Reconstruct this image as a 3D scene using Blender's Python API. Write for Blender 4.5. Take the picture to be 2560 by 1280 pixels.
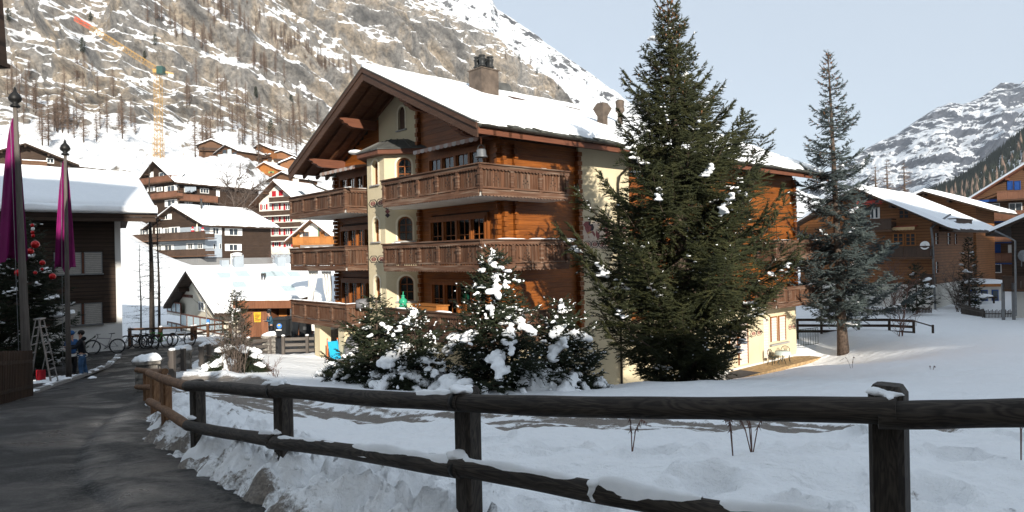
import bpy, bmesh, math, random
import numpy as np
from mathutils import Vector, Matrix

for o in list(bpy.data.objects):
    bpy.data.objects.remove(o, do_unlink=True)
scene = bpy.context.scene
COL = scene.collection
RNG = random.Random(7)

# ------------------------------------------------------------------ camera
FOC, ROLL, EYE = 1690.0, 0.0192, 1.65          # focal length in photo pixels (2560 wide)
cam_data = bpy.data.cameras.new('camera')
cam_data.sensor_width = 36.0
cam_data.lens = FOC / 2560 * 36.0
cam_data.clip_start = 0.05
cam_data.clip_end = 20000
cam = bpy.data.objects.new('camera', cam_data)
COL.objects.link(cam)
_r = Vector((math.cos(ROLL), 0, -math.sin(ROLL)))
_u = Vector((math.sin(ROLL), 0, math.cos(ROLL)))
_f = Vector((0, 1, 0))
cam.matrix_world = Matrix(((_r.x, _u.x, -_f.x, 0), (_r.y, _u.y, -_f.y, 0), (_r.z, _u.z, -_f.z, EYE), (0, 0, 0, 1)))
scene.camera = cam

# ------------------------------------------------------------------ sky, sun, exposure
SUN_EL = math.radians(18.5)
SUN_H = Vector((0.31, -0.951, 0)).normalized()            # horizontal direction towards the sun
SUN_DIR = Vector((SUN_H.x * math.cos(SUN_EL), SUN_H.y * math.cos(SUN_EL), math.sin(SUN_EL)))
world = bpy.data.worlds.new('World')
scene.world = world
world.use_nodes = True
wn, wl = world.node_tree.nodes, world.node_tree.links
wn.clear()
w_out = wn.new('ShaderNodeOutputWorld')
w_bg = wn.new('ShaderNodeBackground')
w_sky = wn.new('ShaderNodeTexSky')
w_sky.sky_type = 'NISHITA'
w_sky.sun_disc = False
w_sky.sun_elevation = SUN_EL
w_sky.sun_rotation = math.atan2(SUN_H.x, SUN_H.y)
w_sky.altitude = 1600
w_sky.air_density = 1.0
w_sky.dust_density = 1.5
w_sky.ozone_density = 1.0
w_hsv = wn.new('ShaderNodeHueSaturation')
w_hsv.inputs['Saturation'].default_value = 0.55
w_hsv.inputs['Value'].default_value = 1.0
wl.new(w_sky.outputs[0], w_hsv.inputs['Color'])
w_veil = wn.new('ShaderNodeMix'); w_veil.data_type = 'RGBA'          # thin even veil of high cloud
w_veil.inputs[0].default_value = 0.72
w_veil.inputs[7].default_value = (2.52, 2.95, 3.40, 1)
wl.new(w_hsv.outputs[0], w_veil.inputs[6])
wl.new(w_veil.outputs[2], w_bg.inputs['Color'])
w_bg.inputs['Strength'].default_value = 0.13
wl.new(w_bg.outputs[0], w_out.inputs['Surface'])

sun_data = bpy.data.lights.new('sun', 'SUN')
sun_data.energy = 5.0
sun_data.angle = math.radians(0.6)
sun_data.color = (1.0, 0.93, 0.82)
sun = bpy.data.objects.new('sun', sun_data)
COL.objects.link(sun)
sun.rotation_euler = (-SUN_DIR).to_track_quat('-Z', 'Y').to_euler()
sun.location = (20, -40, 60)

vs = scene.view_settings
vs.view_transform = 'Standard'
vs.look = 'None'
vs.gamma = 1.0
vs.use_curve_mapping = False
vs.exposure = 0.75
scene.render.engine = 'CYCLES'
scene.cycles.max_bounces = 6
scene.cycles.transparent_max_bounces = 12

# ------------------------------------------------------------------ helpers
def at(px, py, Y):
    """world point at depth Y on the sight line through photo pixel (px, py)"""
    return Vector((0, 0, EYE)) + (_f + _r * ((px - 1280) / FOC) + _u * ((640 - py) / FOC)) * Y

class Frame:
    """local frame of a building: x, y horizontal axes turned by rz, z up"""
    def __init__(self, origin, rz):
        self.o = Vector(origin); self.rz = rz
        self.ex = Vector((math.cos(rz), math.sin(rz), 0))
        self.ey = Vector((-math.sin(rz), math.cos(rz), 0))
    def loc(self, w):
        d = Vector(w) - self.o
        return Vector((d.dot(self.ex), d.dot(self.ey), d.z))
    def w(self, x, y, z):
        return self.o + self.ex * x + self.ey * y + Vector((0, 0, z))
    def _hit(self, px, py, n, c):
        r = at(px, py, 1.0) - Vector((0, 0, EYE))
        e = Vector((0, 0, EYE)) - self.o
        return self.loc(Vector((0, 0, EYE)) + r * ((c - e.dot(n)) / r.dot(n)))
    def on_y(self, px, py, y=0.0):
        p = self._hit(px, py, self.ey, y); return p.x, p.z
    def on_x(self, px, py, x=0.0):
        p = self._hit(px, py, self.ex, x); return p.y, p.z
    def empty(self, name, **k):
        return empty(name, self.o, self.rz, **k)

def tag(o, label=None, cat=None, group=None, kind=None):
    if label: o['label'] = label
    if cat: o['category'] = cat
    if group: o['group'] = group
    if kind: o['kind'] = kind
    return o

def empty(name, loc, rz=0.0, label=None, cat=None, group=None):
    o = bpy.data.objects.new(name, None)
    o.empty_display_size = 0.3
    COL.objects.link(o)
    o.location = loc
    o.rotation_euler = (0, 0, rz)
    return tag(o, label, cat, group)

def link(name, me, parent=None, loc=None, rot=None, scale=None):
    o = bpy.data.objects.new(name, me)
    COL.objects.link(o)
    if parent is not None: o.parent = parent
    if loc is not None: o.location = loc
    if rot is not None: o.rotation_euler = rot
    if scale is not None: o.scale = scale
    return o

def copy_tree(o, parent=None):
    c = o.copy(); COL.objects.link(c)
    if parent is not None: c.parent = parent
    for ch in o.children: copy_tree(ch, c)
    return c

def np_mesh(name, V, Fs, mat, smooth=False):
    """V (n,3) array, Fs (m,k) array of equal-sided faces"""
    V = np.asarray(V, dtype=np.float32); Fs = np.asarray(Fs, dtype=np.int32)
    me = bpy.data.meshes.new(name)
    me.vertices.add(len(V)); me.vertices.foreach_set('co', V.ravel())
    k = Fs.shape[1]
    me.loops.add(Fs.size); me.loops.foreach_set('vertex_index', Fs.ravel())
    me.polygons.add(len(Fs))
    me.polygons.foreach_set('loop_start', np.arange(0, Fs.size, k, dtype=np.int32))
    me.polygons.foreach_set('loop_total', np.full(len(Fs), k, dtype=np.int32))
    if smooth: me.polygons.foreach_set('use_smooth', np.ones(len(Fs), dtype=bool))
    me.update(calc_edges=True)
    if mat: me.materials.append(mat)
    return me

class MB:
    def __init__(self): self.v = []; self.f = []
    def add(self, vs, fs):
        n = len(self.v); self.v += [tuple(p) for p in vs]; self.f += [tuple(i + n for i in f) for f in fs]; return self
    def hexa(self, p):   # 8 points: bottom ring 0-3, top ring 4-7
        return self.add(p, [(3, 2, 1, 0), (4, 5, 6, 7), (0, 1, 5, 4), (1, 2, 6, 5), (2, 3, 7, 6), (3, 0, 4, 7)])
    def box(self, x0, x1, y0, y1, z0, z1):
        return self.hexa([(x0, y0, z0), (x1, y0, z0), (x1, y1, z0), (x0, y1, z0), (x0, y0, z1), (x1, y0, z1), (x1, y1, z1), (x0, y1, z1)])
    def beam(self, p, q, w, h, up=(0, 0, 1)):
        p, q, up = Vector(p), Vector(q), Vector(up)
        d = (q - p).normalized(); a = d.cross(up)
        if a.length < 1e-4: a = d.cross(Vector((1, 0, 0)))
        a.normalize(); b = a.cross(d)
        a = a * (w / 2); b = b * (h / 2)
        return self.hexa([p - a - b, p + a - b, q + a - b, q - a - b, p - a + b, p + a + b, q + a + b, q - a + b])
    def prism(self, poly, ext):
        poly = [Vector(p) for p in poly]; e = Vector(ext); n = len(poly)
        fs = [tuple(range(n - 1, -1, -1)), tuple(range(n, 2 * n))] + [(i, (i + 1) % n, n + (i + 1) % n, n + i) for i in range(n)]
        return self.add(poly + [p + e for p in poly], fs)
    def tube(self, pts, rad, n=8, cap=True):
        pts = [Vector(p) for p in pts]
        if not hasattr(rad, '__len__'): rad = [rad] * len(pts)
        vs, fs, pa = [], [], None
        for i, p in enumerate(pts):
            d = (pts[min(i + 1, len(pts) - 1)] - pts[max(i - 1, 0)])
            d = d.normalized() if d.length > 1e-9 else Vector((0, 0, 1))
            if pa is None:
                a = d.cross(Vector((0, 0, 1)))
                if a.length < 0.05: a = d.cross(Vector((1, 0, 0)))
            else:
                a = pa - d * pa.dot(d)
            a.normalize(); pa = a; b = d.cross(a)
            for k in range(n):
                t = 2 * math.pi * k / n
                vs.append(p + (a * math.cos(t) + b * math.sin(t)) * rad[i])
        m = len(pts)
        for i in range(m - 1):
            for k in range(n):
                fs.append((i * n + k, i * n + (k + 1) % n, (i + 1) * n + (k + 1) % n, (i + 1) * n + k))
        if cap:
            fs.append(tuple(range(n - 1, -1, -1))); fs.append(tuple((m - 1) * n + k for k in range(n)))
        return self.add(vs, fs)
    def lathe(self, prof, c=(0, 0, 0), n=12):
        c = Vector(c); vs, fs = [], []
        for r, z in prof:
            for k in range(n):
                t = 2 * math.pi * k / n
                vs.append((c.x + r * math.cos(t), c.y + r * math.sin(t), c.z + z))
        for i in range(len(prof) - 1):
            for k in range(n):
                fs.append((i * n + k, i * n + (k + 1) % n, (i + 1) * n + (k + 1) % n, (i + 1) * n + k))
        return self.add(vs, fs)
    def ball(self, c, r, sub=8, sq=(1, 1, 1)):
        prof = []
        vs, fs = [], []
        for i in range(sub + 1):
            ph = math.pi * i / sub
            for k in range(sub * 2):
                t = math.pi * k / sub
                vs.append((c[0] + r * sq[0] * math.sin(ph) * math.cos(t), c[1] + r * sq[1] * math.sin(ph) * math.sin(t), c[2] + r * sq[2] * math.cos(ph)))
        n = sub * 2
        for i in range(sub):
            for k in range(n):
                fs.append((i * n + k, i * n + (k + 1) % n, (i + 1) * n + (k + 1) % n, (i + 1) * n + k))
        return self.add(vs, fs)
    def mesh(self, name, mat, smooth=False):
        me = bpy.data.meshes.new(name)
        me.from_pydata(self.v, [], self.f)
        if smooth:
            for p in me.polygons: p.use_smooth = True
        me.materials.append(mat)
        return me
    def build(self, name, mat, parent=None, smooth=False, **k):
        return link(name, self.mesh(name, mat, smooth), parent, **k)

_unit = {}
def ubox(name, x0, x1, y0, y1, z0, z1, mat, parent):
    """one box piece; alike pieces share one unit mesh per material"""
    if mat.name not in _unit:
        _unit[mat.name] = MB().box(-.5, .5, -.5, .5, -.5, .5).mesh('box_piece', mat)
    return link(name, _unit[mat.name], parent, ((x0 + x1) / 2, (y0 + y1) / 2, (z0 + z1) / 2), None, (abs(x1 - x0), abs(y1 - y0), abs(z1 - z0)))

# numpy noise -------------------------------------------------------
_perm = np.random.RandomState(3).permutation(4096).astype(np.int64)
_val = np.random.RandomState(4).rand(4096) * 2 - 1
def _h(i, j, k): return _val[_perm[(_perm[(_perm[i & 4095] + j) & 4095] + k) & 4095]]
def vnoise(x, y, z=0.0):
    x = np.asarray(x, float); y = np.asarray(y, float); z = np.asarray(z, float) + 0 * x
    i, j, k = np.floor(x).astype(np.int64), np.floor(y).astype(np.int64), np.floor(z).astype(np.int64)
    u, v, w = x - i, y - j, z - k
    u, v, w = u * u * (3 - 2 * u), v * v * (3 - 2 * v), w * w * (3 - 2 * w)
    def L(a, b, t): return a + (b - a) * t
    return L(L(L(_h(i, j, k), _h(i + 1, j, k), u), L(_h(i, j + 1, k), _h(i + 1, j + 1, k), u), v),
             L(L(_h(i, j, k + 1), _h(i + 1, j, k + 1), u), L(_h(i, j + 1, k + 1), _h(i + 1, j + 1, k + 1), u), v), w)
def fbm(x, y, z=0.0, o=4, g=0.5):
    s, a, f = 0, 1.0, 1.0
    for n in range(o):
        s = s + a * vnoise(np.asarray(x) * f + 17.3 * n, np.asarray(y) * f + 9.1 * n, np.asarray(z) * f + 3.7 * n); a *= g; f *= 2.03
    return s
def sstep(a, b, x):
    t = np.clip((np.asarray(x, float) - a) / (b - a), 0, 1); return t * t * (3 - 2 * t)
def seg_dist(x, y, pts, closed=False):
    d = np.full(np.shape(x), 1e9)
    n = len(pts)
    for i in range(n if closed else n - 1):
        (ax, ay), (bx, by) = pts[i], pts[(i + 1) % n]
        dx, dy = bx - ax, by - ay
        t = np.clip(((x - ax) * dx + (y - ay) * dy) / (dx * dx + dy * dy), 0, 1)
        d = np.minimum(d, np.hypot(x - ax - t * dx, y - ay - t * dy))
    return d
def in_poly(x, y, pts):
    ins = np.zeros(np.shape(x), bool); n = len(pts)
    for i in range(n):
        (ax, ay), (bx, by) = pts[i], pts[(i + 1) % n]
        if ay == by: continue
        c = ((ay > y) != (by > y)) & (x < (bx - ax) * (y - ay) / (by - ay) + ax)
        ins ^= c
    return ins
# ------------------------------------------------------------------ materials
class NT:
    def __init__(self, name):
        self.m = bpy.data.materials.new(name); self.m.use_nodes = True
        self.t = self.m.node_tree; self.t.nodes.clear()
        self.out = self.n('ShaderNodeOutputMaterial')
        self.p = self.n('ShaderNodeBsdfPrincipled')
        self.t.links.new(self.p.outputs[0], self.out.inputs['Surface'])
    def n(self, typ, **k):
        nd = self.t.nodes.new(typ)
        for a, b in k.items(): setattr(nd, a, b)
        return nd
    def l(self, a, b): self.t.links.new(a, b)
    def pos(self): return self.n('ShaderNodeNewGeometry').outputs['Position']
    def scaled(self, vec, s):
        m = self.n('ShaderNodeMapping'); m.inputs['Scale'].default_value = s
        self.l(vec, m.inputs['Vector']); return m.outputs[0]
    def noise(self, vec, scale=1.0, detail=4, rough=0.55, dist=0.0):
        nd = self.n('ShaderNodeTexNoise')
        nd.inputs['Scale'].default_value = scale; nd.inputs['Detail'].default_value = detail
        nd.inputs['Roughness'].default_value = rough; nd.inputs['Distortion'].default_value = dist
        self.l(vec, nd.inputs['Vector']); return nd.outputs['Fac']
    def ramp(self, fac, stops):
        r = self.n('ShaderNodeValToRGB'); e = r.color_ramp.elements
        while len(e) < len(stops): e.new(0.5)
        for q, (p, c) in zip(e, stops):
            q.position = p; q.color = (*c, 1) if hasattr(c, '__len__') else (c, c, c, 1)
        self.l(fac, r.inputs[0]); return r.outputs[0]
    def mix(self, fac, a, b, mode='MIX'):
        m = self.n('ShaderNodeMix', data_type='RGBA', blend_type=mode)
        for s, v in ((m.inputs[0], fac), (m.inputs[6], a), (m.inputs[7], b)):
            if isinstance(v, (int, float)): s.default_value = v
            elif isinstance(v, tuple): s.default_value = (*v, 1)
            else: self.l(v, s)
        return m.outputs[2]
    def math(self, op, a, b=0.0, clamp=False):
        m = self.n('ShaderNodeMath', operation=op); m.use_clamp = clamp
        for s, v in ((m.inputs[0], a), (m.inputs[1], b)):
            if isinstance(v, (int, float)): s.default_value = v
            else: self.l(v, s)
        return m.outputs[0]
    def col(self, c):
        if isinstance(c, tuple): self.p.inputs['Base Color'].default_value = (*c, 1)
        else: self.l(c, self.p.inputs['Base Color'])
        return self
    def rough(self, r):
        if isinstance(r, (int, float)): self.p.inputs['Roughness'].default_value = r
        else: self.l(r, self.p.inputs['Roughness'])
        return self
    def bump(self, h, strength=0.3, dist=0.02):
        b = self.n('ShaderNodeBump'); b.inputs['Strength'].default_value = strength; b.inputs['Distance'].default_value = dist
        self.l(h, b.inputs['Height']); self.l(b.outputs[0], self.p.inputs['Normal']); return self
    def spec(self, s): self.p.inputs['Specular IOR Level'].default_value = s; return self

def plain(name, c, rough=0.7, var=0.12, scale=6.0, metal=0.0, spec=0.3, bump=0.0):
    t = NT(name)
    n = t.noise(t.pos(), scale, 4)
    d = tuple(max(0, x * (1 - var * 1.6)) for x in c); b = tuple(min(1, x * (1 + var)) for x in c)
    t.col(t.ramp(n, [(0.3, d), (0.7, b)])).rough(rough).spec(spec)
    t.p.inputs['Metallic'].default_value = metal
    if bump: t.bump(n, bump, 0.02)
    return t.m

def wood(name, dark, light, horiz=True, rough=0.7, var=0.35, bleach=None, bump=0.25, fine=22.0, seam=0.0):
    """board grain that runs level (horiz) or upright, each board a little different"""
    t = NT(name)
    s = (1.1, 1.1, fine) if horiz else (fine, fine, 1.1)
    v = t.scaled(t.pos(), s)
    g = t.noise(v, 1.0, 5, 0.65, 0.6)
    big = t.noise(t.pos(), 0.9, 3)
    c = t.ramp(g, [(0.25, dark), (0.75, light)])
    c = t.mix(t.ramp(big, [(0.40, 0.0), (0.80, 0.40)]), c, tuple(x * 0.6 for x in dark))
    if bleach: c = t.mix(t.ramp(t.noise(v, 0.6, 4), [(0.5, 0.0), (0.75, 0.75)]), c, bleach)
    if seam:
        sp = t.n('ShaderNodeSeparateXYZ'); t.l(t.pos(), sp.inputs[0]); fr = t.math('FRACT', t.math('MULTIPLY', sp.outputs['Z'], 1 / seam))
        c = t.mix(t.ramp(fr, [(0.0, 0.85), (0.14, 0.85), (0.2, 0.0)]), c, tuple(x * .25 for x in dark))
        rowv = t.n('ShaderNodeTexWhiteNoise', noise_dimensions='1D'); t.l(t.math('FLOOR', t.math('MULTIPLY', sp.outputs['Z'], 1 / seam)), rowv.inputs['W']); c = t.mix(t.math('MULTIPLY', rowv.outputs['Value'], .4), c, dark)
    oi = t.n('ShaderNodeObjectInfo')
    rv = t.math('MULTIPLY_ADD', oi.outputs['Random'], var); rv.node.inputs[2].default_value = 1 - var / 2
    hs = t.n('ShaderNodeHueSaturation'); t.l(rv, hs.inputs['Value']); t.l(c, hs.inputs['Color'])
    t.col(hs.outputs[0]).rough(rough).spec(0.25).bump(g, bump, 0.01)
    return t.m

def stucco(name, c, scale=40.0, bump=0.6, stain=0.25):
    t = NT(name)
    n = t.noise(t.pos(), scale, 4, 0.6); b = t.noise(t.pos(), 0.7, 5)
    st = t.noise(t.scaled(t.pos(), (2.0, 2.0, 0.25)), 1.0, 4)
    cc = t.ramp(b, [(0.3, tuple(x * 0.86 for x in c)), (0.7, c)])
    cc = t.mix(t.ramp(st, [(0.55, 0.0), (0.8, stain)]), cc, tuple(x * 0.6 for x in c))
    t.col(cc).rough(0.9).spec(0.2).bump(n, bump, 0.02)
    return t.m

def snow_mat(name, bump=0.25, scale=14.0):
    t = NT(name)
    n = t.noise(t.pos(), scale, 5, 0.55); f = t.noise(t.pos(), 120.0, 3)
    hh = t.math('ADD', n, t.math('MULTIPLY', f, 0.15))
    t.col(t.ramp(n, [(0.2, (0.86, 0.88, 0.90)), (0.8, (0.93, 0.94, 0.95))])).rough(0.65).spec(0.25).bump(hh, bump, 0.03)
    return t.m

M = {}
M['snow'] = snow_mat('snow')
M['roof_snow'] = snow_mat('roof_snow', 0.15, 5.0)
M['wall_wood'] = wood('wall_wood', (0.095, 0.025, 0.004), (0.285, 0.090, 0.014), True, 0.5, 0.4, None, 0.35)
M['trim_wood'] = wood('trim_wood', (0.13, 0.038, 0.008), (0.30, 0.10, 0.022), False, 0.5, 0.2)
M['slat_wood'] = wood('slat_wood', (0.043, 0.017, 0.008), (0.120, 0.056, 0.030), False, 0.75, 0.6, (0.19, 0.140, 0.105))
M['rail_wood'] = wood('rail_wood', (0.052, 0.023, 0.013), (0.135, 0.069, 0.041), True, 0.75, 0.3, (0.25, 0.195, 0.15))
M['barge_wood'] = wood('barge_wood', (0.036, 0.018, 0.011), (0.085, 0.044, 0.028), True, 0.7, 0.2)
M['soffit_wood'] = wood('soffit_wood', (0.065, 0.026, 0.012), (0.135, 0.055, 0.024), True, 0.7, 0.3)
M['fascia_wood'] = wood('fascia_wood', (0.085, 0.030, 0.016), (0.175, 0.066, 0.036), True, 0.6, 0.2)
M['cream'] = stucco('cream_stucco', (0.56, 0.48, 0.325), 26.0, 0.9)
M['white_plaster'] = stucco('white_plaster', (0.72, 0.71, 0.68), 40.0, 0.3)
M['reveal'] = plain('window_reveal', (0.66, 0.60, 0.46), 0.8, 0.05)
M['grey_stone'] = plain('sill_stone', (0.30, 0.29, 0.28), 0.8, 0.15, 12)
M['concrete'] = plain('pale_concrete', (0.62, 0.60, 0.56), 0.9, 0.08, 3)
M['slate'] = plain('roof_slate', (0.055, 0.055, 0.045), 0.8, 0.4, 5, 0, 0.3, 0.3)
M['gutter'] = plain('gutter_copper', (0.055, 0.048, 0.040), 0.45, 0.2, 8, 0.6)
M['copper'] = plain('weathered_copper', (0.105, 0.080, 0.062), 0.6, 0.25, 3, 0.2)
M['pot'] = plain('chimney_pot_metal', (0.035, 0.036, 0.036), 0.5, 0.2, 6, 0.4)
M['lead'] = plain('lead_sheet', (0.085, 0.085, 0.08), 0.6, 0.2, 3, 0.3)
M['dark_metal'] = plain('dark_metal', (0.02, 0.02, 0.02), 0.5, 0.2, 8, 0.5)
M['steel'] = plain('galvanised_steel', (0.20, 0.205, 0.21), 0.45, 0.15, 8, 0.7)
M['room'] = plain('room_shade', (0.02, 0.016, 0.013), 0.9)  # near-black colour stands in for the shade inside rooms and openings
M['curtain'] = plain('white_curtain', (0.68, 0.66, 0.62), 0.9, 0.1, 10)
M['mural_red'] = plain('mural_dark_red', (0.22, 0.075, 0.07), 0.9, 0.2, 10)
M['mural_ochre'] = plain('mural_ochre', (0.42, 0.25, 0.09), 0.9, 0.2, 10)
M['mural_pale'] = plain('mural_pale', (0.52, 0.42, 0.33), 0.9, 0.1, 10)
M['mural_black'] = plain('mural_black', (0.05, 0.035, 0.04), 0.9, 0.2, 10)
M['awning_grey'] = plain('awning_canvas', (0.42, 0.38, 0.36), 0.9, 0.08)
M['awning_pink'] = plain('awning_stripe', (0.36, 0.24, 0.20), 0.9, 0.08)
def glass_mat(name='window_glass', tint=(0.75, 0.8, 0.8), mixf=0.72):
    t = NT(name)
    tr = t.n('ShaderNodeBsdfTransparent'); tr.inputs[0].default_value = (*tint, 1)
    gl = t.n('ShaderNodeBsdfGlossy'); gl.inputs['Roughness'].default_value = 0.03
    fr = t.n('ShaderNodeFresnel'); fr.inputs[0].default_value = 1.6
    f2 = t.math('MULTIPLY_ADD', fr.outputs[0], 1.5, True); f2.node.inputs[2].default_value = 0.02
    mx = t.n('ShaderNodeMixShader'); t.l(f2, mx.inputs[0]); t.l(tr.outputs[0], mx.inputs[1]); t.l(gl.outputs[0], mx.inputs[2])
    t.l(mx.outputs[0], t.out.inputs['Surface'])
    return t.m
M['glass'] = glass_mat()
def dark_glass(name, c, r=0.08):
    t = NT(name); t.col(c).rough(r).spec(0.6); return t.m
M['far_glass'] = dark_glass('far_window_glass', (0.035, 0.045, 0.055))
# ------------------------------------------------------------------ terrain
_cp = [(0, 0, 0), (0, -12, .7), (-12, -12, .2), (10, -10, .8), (3, 3, -.05), (-2, 5.4, -.35), (-3.2, 6.8, -.52), (-4.9, 9.2, -.80), (-7.5, 13.3, -1.25), (-10.2, 18.5, -1.75),
       (-13.8, 19.3, -2.0), (-15.7, 24.5, -2.5), (-16.3, 25.7, -2.65), (-12.6, 25, -2.45), (-21, 36, -2.95), (-16.5, 37, -3.0), (-14, 31, -2.85), (-15, 44, -3.3), (-8, 44, -3.5), (-26, 20, -2.2), (-30, 35, -2.9),
       (-2.8, 12.4, -1.5), (0.2, 10.6, -1.2), (-11.5, 33.6, -3.3), (-6.1, 21.6, -2.3), (-9, 34, -3.5), (-2, 20, -2.35), (1.0, 19, -2.3), (6, 21.6, -2.65), (6.2, 9.3, -1.0), (11, 14, -1.6), (16.6, 25, -2.6), (25, 36, -3.3), (33, 50, -3.6),
       (11, 36.6, -5.0), (17.8, 42.6, -5.0), (6.5, 32.6, -5.0), (2.9, 29.4, -4.6), (-1, 26, -3.9), (-5, 30, -3.9), (9.5, 28, -3.8), (11.2, 33, -4.8), (7.6, 22.5, -2.85), (11.7, 35.8, -5.35), (16.1, 39.8, -5.35), (18.7, 42, -5.2), (5, 15, -1.6), (21.6, 44, -3.95), (12, 28, -3.4),
       (26, 43, -4.0), (30, 47, -3.85), (22.5, 40, -4.0), (37, 56, -3.95), (32, 40, -3.35), (39, 62, -3.95), (60, 90, -3.6), (45, 110, -3.5), (70, 60, -3), (40, 30, -2), (80, 20, -1), (40, 5, 0), (20, 5, -.4), (90, 130, -3),
       (-26, 55, -4.3), (-14, 58, -4.2), (-34, 62, -3.2), (-45, 55, 0), (-52, 110, .7), (-49.6, 142, 4.6), (-62, 134, 9), (-62, 95, 9), (-80, 95, 13), (-30, 85, -3), (-25, 110, -1), (0, 110, 0), (0, 70, -3.5), (-50, 20, -1), (-110, 140, 24), (-20, 150, 6), (40, 150, -2), (-90, 60, 10), (-100, 20, 8)]
_cp = np.array(_cp, float)
def _phi(r): return np.where(r > 1e-9, r * r * np.log(np.maximum(r, 1e-9)), 0)
def _rbf():
    n = len(_cp); d = np.hypot(_cp[:, None, 0] - _cp[None, :, 0], _cp[:, None, 1] - _cp[None, :, 1])
    A = np.zeros((n + 3, n + 3)); A[:n, :n] = _phi(d) + np.eye(n) * .6
    A[:n, n] = 1; A[:n, n + 1:] = _cp[:, :2]; A[n, :n] = 1; A[n + 1:, :n] = _cp[:, :2].T
    return np.linalg.solve(A, np.concatenate([_cp[:, 2], [0, 0, 0]]))
_w = _rbf()
def base_z(x, y):
    x = np.asarray(x, float); y = np.asarray(y, float)
    s = _w[-3] + _w[-2] * x + _w[-1] * y
    for (cx, cy, _), w in zip(_cp, _w): s = s + w * _phi(np.hypot(x - cx, y - cy))
    return s
ROAD = [(7, -6), (3.4, 1.0), (1.35, 2.45), (-.65, 3.85), (-2.0, 5.3), (-3.2, 6.75), (-4.85, 9.2), (-7.2, 13.3), (-9.1, 16.8), (-10.4, 18.9), (-12.75, 25), (-14.3, 30.5), (-13.8, 33.6), (-10, 36.3), (-4, 40),
        (4, 46), (4, 51), (-14, 46.3), (-24, 46), (-17.5, 42), (-17.2, 38.4), (-24, 38.4), (-50, 39), (-50, -40), (7, -40)]
TRACK = [(-10, 19.5), (-6.6, 15.6), (-2.8, 12.5), (0.4, 10.8), (3.0, 9.9), (4.6, 9.5)]
def road_sd(x, y):
    d = seg_dist(x, y, ROAD, True); return np.where(in_poly(x, y, ROAD), -d, d)      # negative on the road
def snow_z(x, y, with_dirt=False):
    x = np.asarray(x, float); y = np.asarray(y, float)
    b = base_z(x, y); sd = road_sd(x, y)
    sdw = sd + 0.15 * fbm(x * 1.7, y * 1.7, 5, 3) + 0.04 * fbm(x * 5, y * 5, 2, 2)
    near = np.exp(-((np.hypot(x, y) - 4) / 14.0) ** 2 * (np.hypot(x, y) > 4))
    bank = sstep(-.55, .50, sdw)
    lumpzone = bank * (1 - sstep(.9, 1.9, sd)) * (0.25 + near)
    cell = np.abs(fbm(x * 2.6, y * 2.6, 8, 4, .55))
    depth = -0.32 + bank * 0.52 + lumpzone * (0.13 * (1 - cell * 1.7) + .10 * (.45 - np.abs(fbm(x * 4.3, y * 4.3, 4, 2))) + .05 * (.4 - np.abs(fbm(x * 9.5, y * 9.5, 6, 2))) + 0.022 * fbm(x * 19, y * 19, 4, 2))
    depth = depth + bank * (0.07 * fbm(x * .5, y * .5, 1, 3) + (0.035 * fbm(x * 2.2, y * 2.2, 9, 3) + .012 * fbm(x * 8, y * 8, 3, 3)) * near)
    depth = depth - bank * .24 * sstep(-1.8, .3, x) * (1 - sstep(4.9, 6.2, y)) * (1 - sstep(4, 6, x))
    td = seg_dist(x, y, TRACK)
    tr = 1 - sstep(.9, 2.1, td + .3 * fbm(x * .8, y * .8, 6, 3))
    depth = depth - bank * tr * 0.13 + bank * np.exp(-((td - 1.75) / .5) ** 2) * 0.10 * (1 + .8 * fbm(x * 1.5, y * 1.5, 3, 3))
    for fx, fy, fr in FOOTPRINTS:
        q = np.hypot((x - fx) / fr, (y - fy) / (fr * .75)) * (1 + .28 * fbm(x * 4, y * 4, fx, 3)); depth = depth - (.17 + .05 * fbm(x * 9, y * 9, 2, 2)) * np.exp(-q ** 6) + 0.05 * np.exp(-((q - 1.3) / .3) ** 2) * (1 + fbm(x * 5, y * 5, 8, 2))
    z = b + depth
    if not with_dirt: return z
    dirt = tr * (0.64 + .70 * fbm(x * .5 - y * .4, (y + x * .62) * 4.0, 2, 4) + .35 * fbm(x * 9, y * 9, 7, 2)) * bank
    edge = (1 - sstep(.0, .5, sdw)) * (.50 + .65 * fbm(x * 3.2, y * 3.2, 12, 4))
    spots = sstep(.55, .9, fbm(x * 2.7, y * 2.7, 21, 4)) * lumpzone * .5
    foot = 0 * x
    for fx, fy, fr in FOOTPRINTS:
        q = np.hypot((x - fx) / fr, (y - fy) / (fr * .75)); foot = foot + .6 * np.exp(-q ** 4) * np.clip(.4 + fbm(x * 8, y * 8, 3, 2), 0, 1)
    return z, np.clip(np.maximum(np.maximum(dirt, edge), np.maximum(spots, foot)), 0, 1)
FOOTPRINTS = [(-.9, 6.3, .14), (-1.3, 7.1, .13), (.6, 5.2, .16), (1.1, 4.6, .15), (-.3, 5.6, .13), (4.9, 5.2, .25), (5.6, 7.3, .3), (3.9, 7.6, .22), (0.35, 7.0, .34), (1.35, 6.55, .30), (2.75, 6.45, .32), (1.6, 5.6, .25), (2.1, 5.0, .3), (3.2, 5.4, .3), (3.4, 4.5, .28), (2.8, 3.9, .3), (-0.2, 8.2, .2), (4.2, 6.3, .3)]

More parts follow.
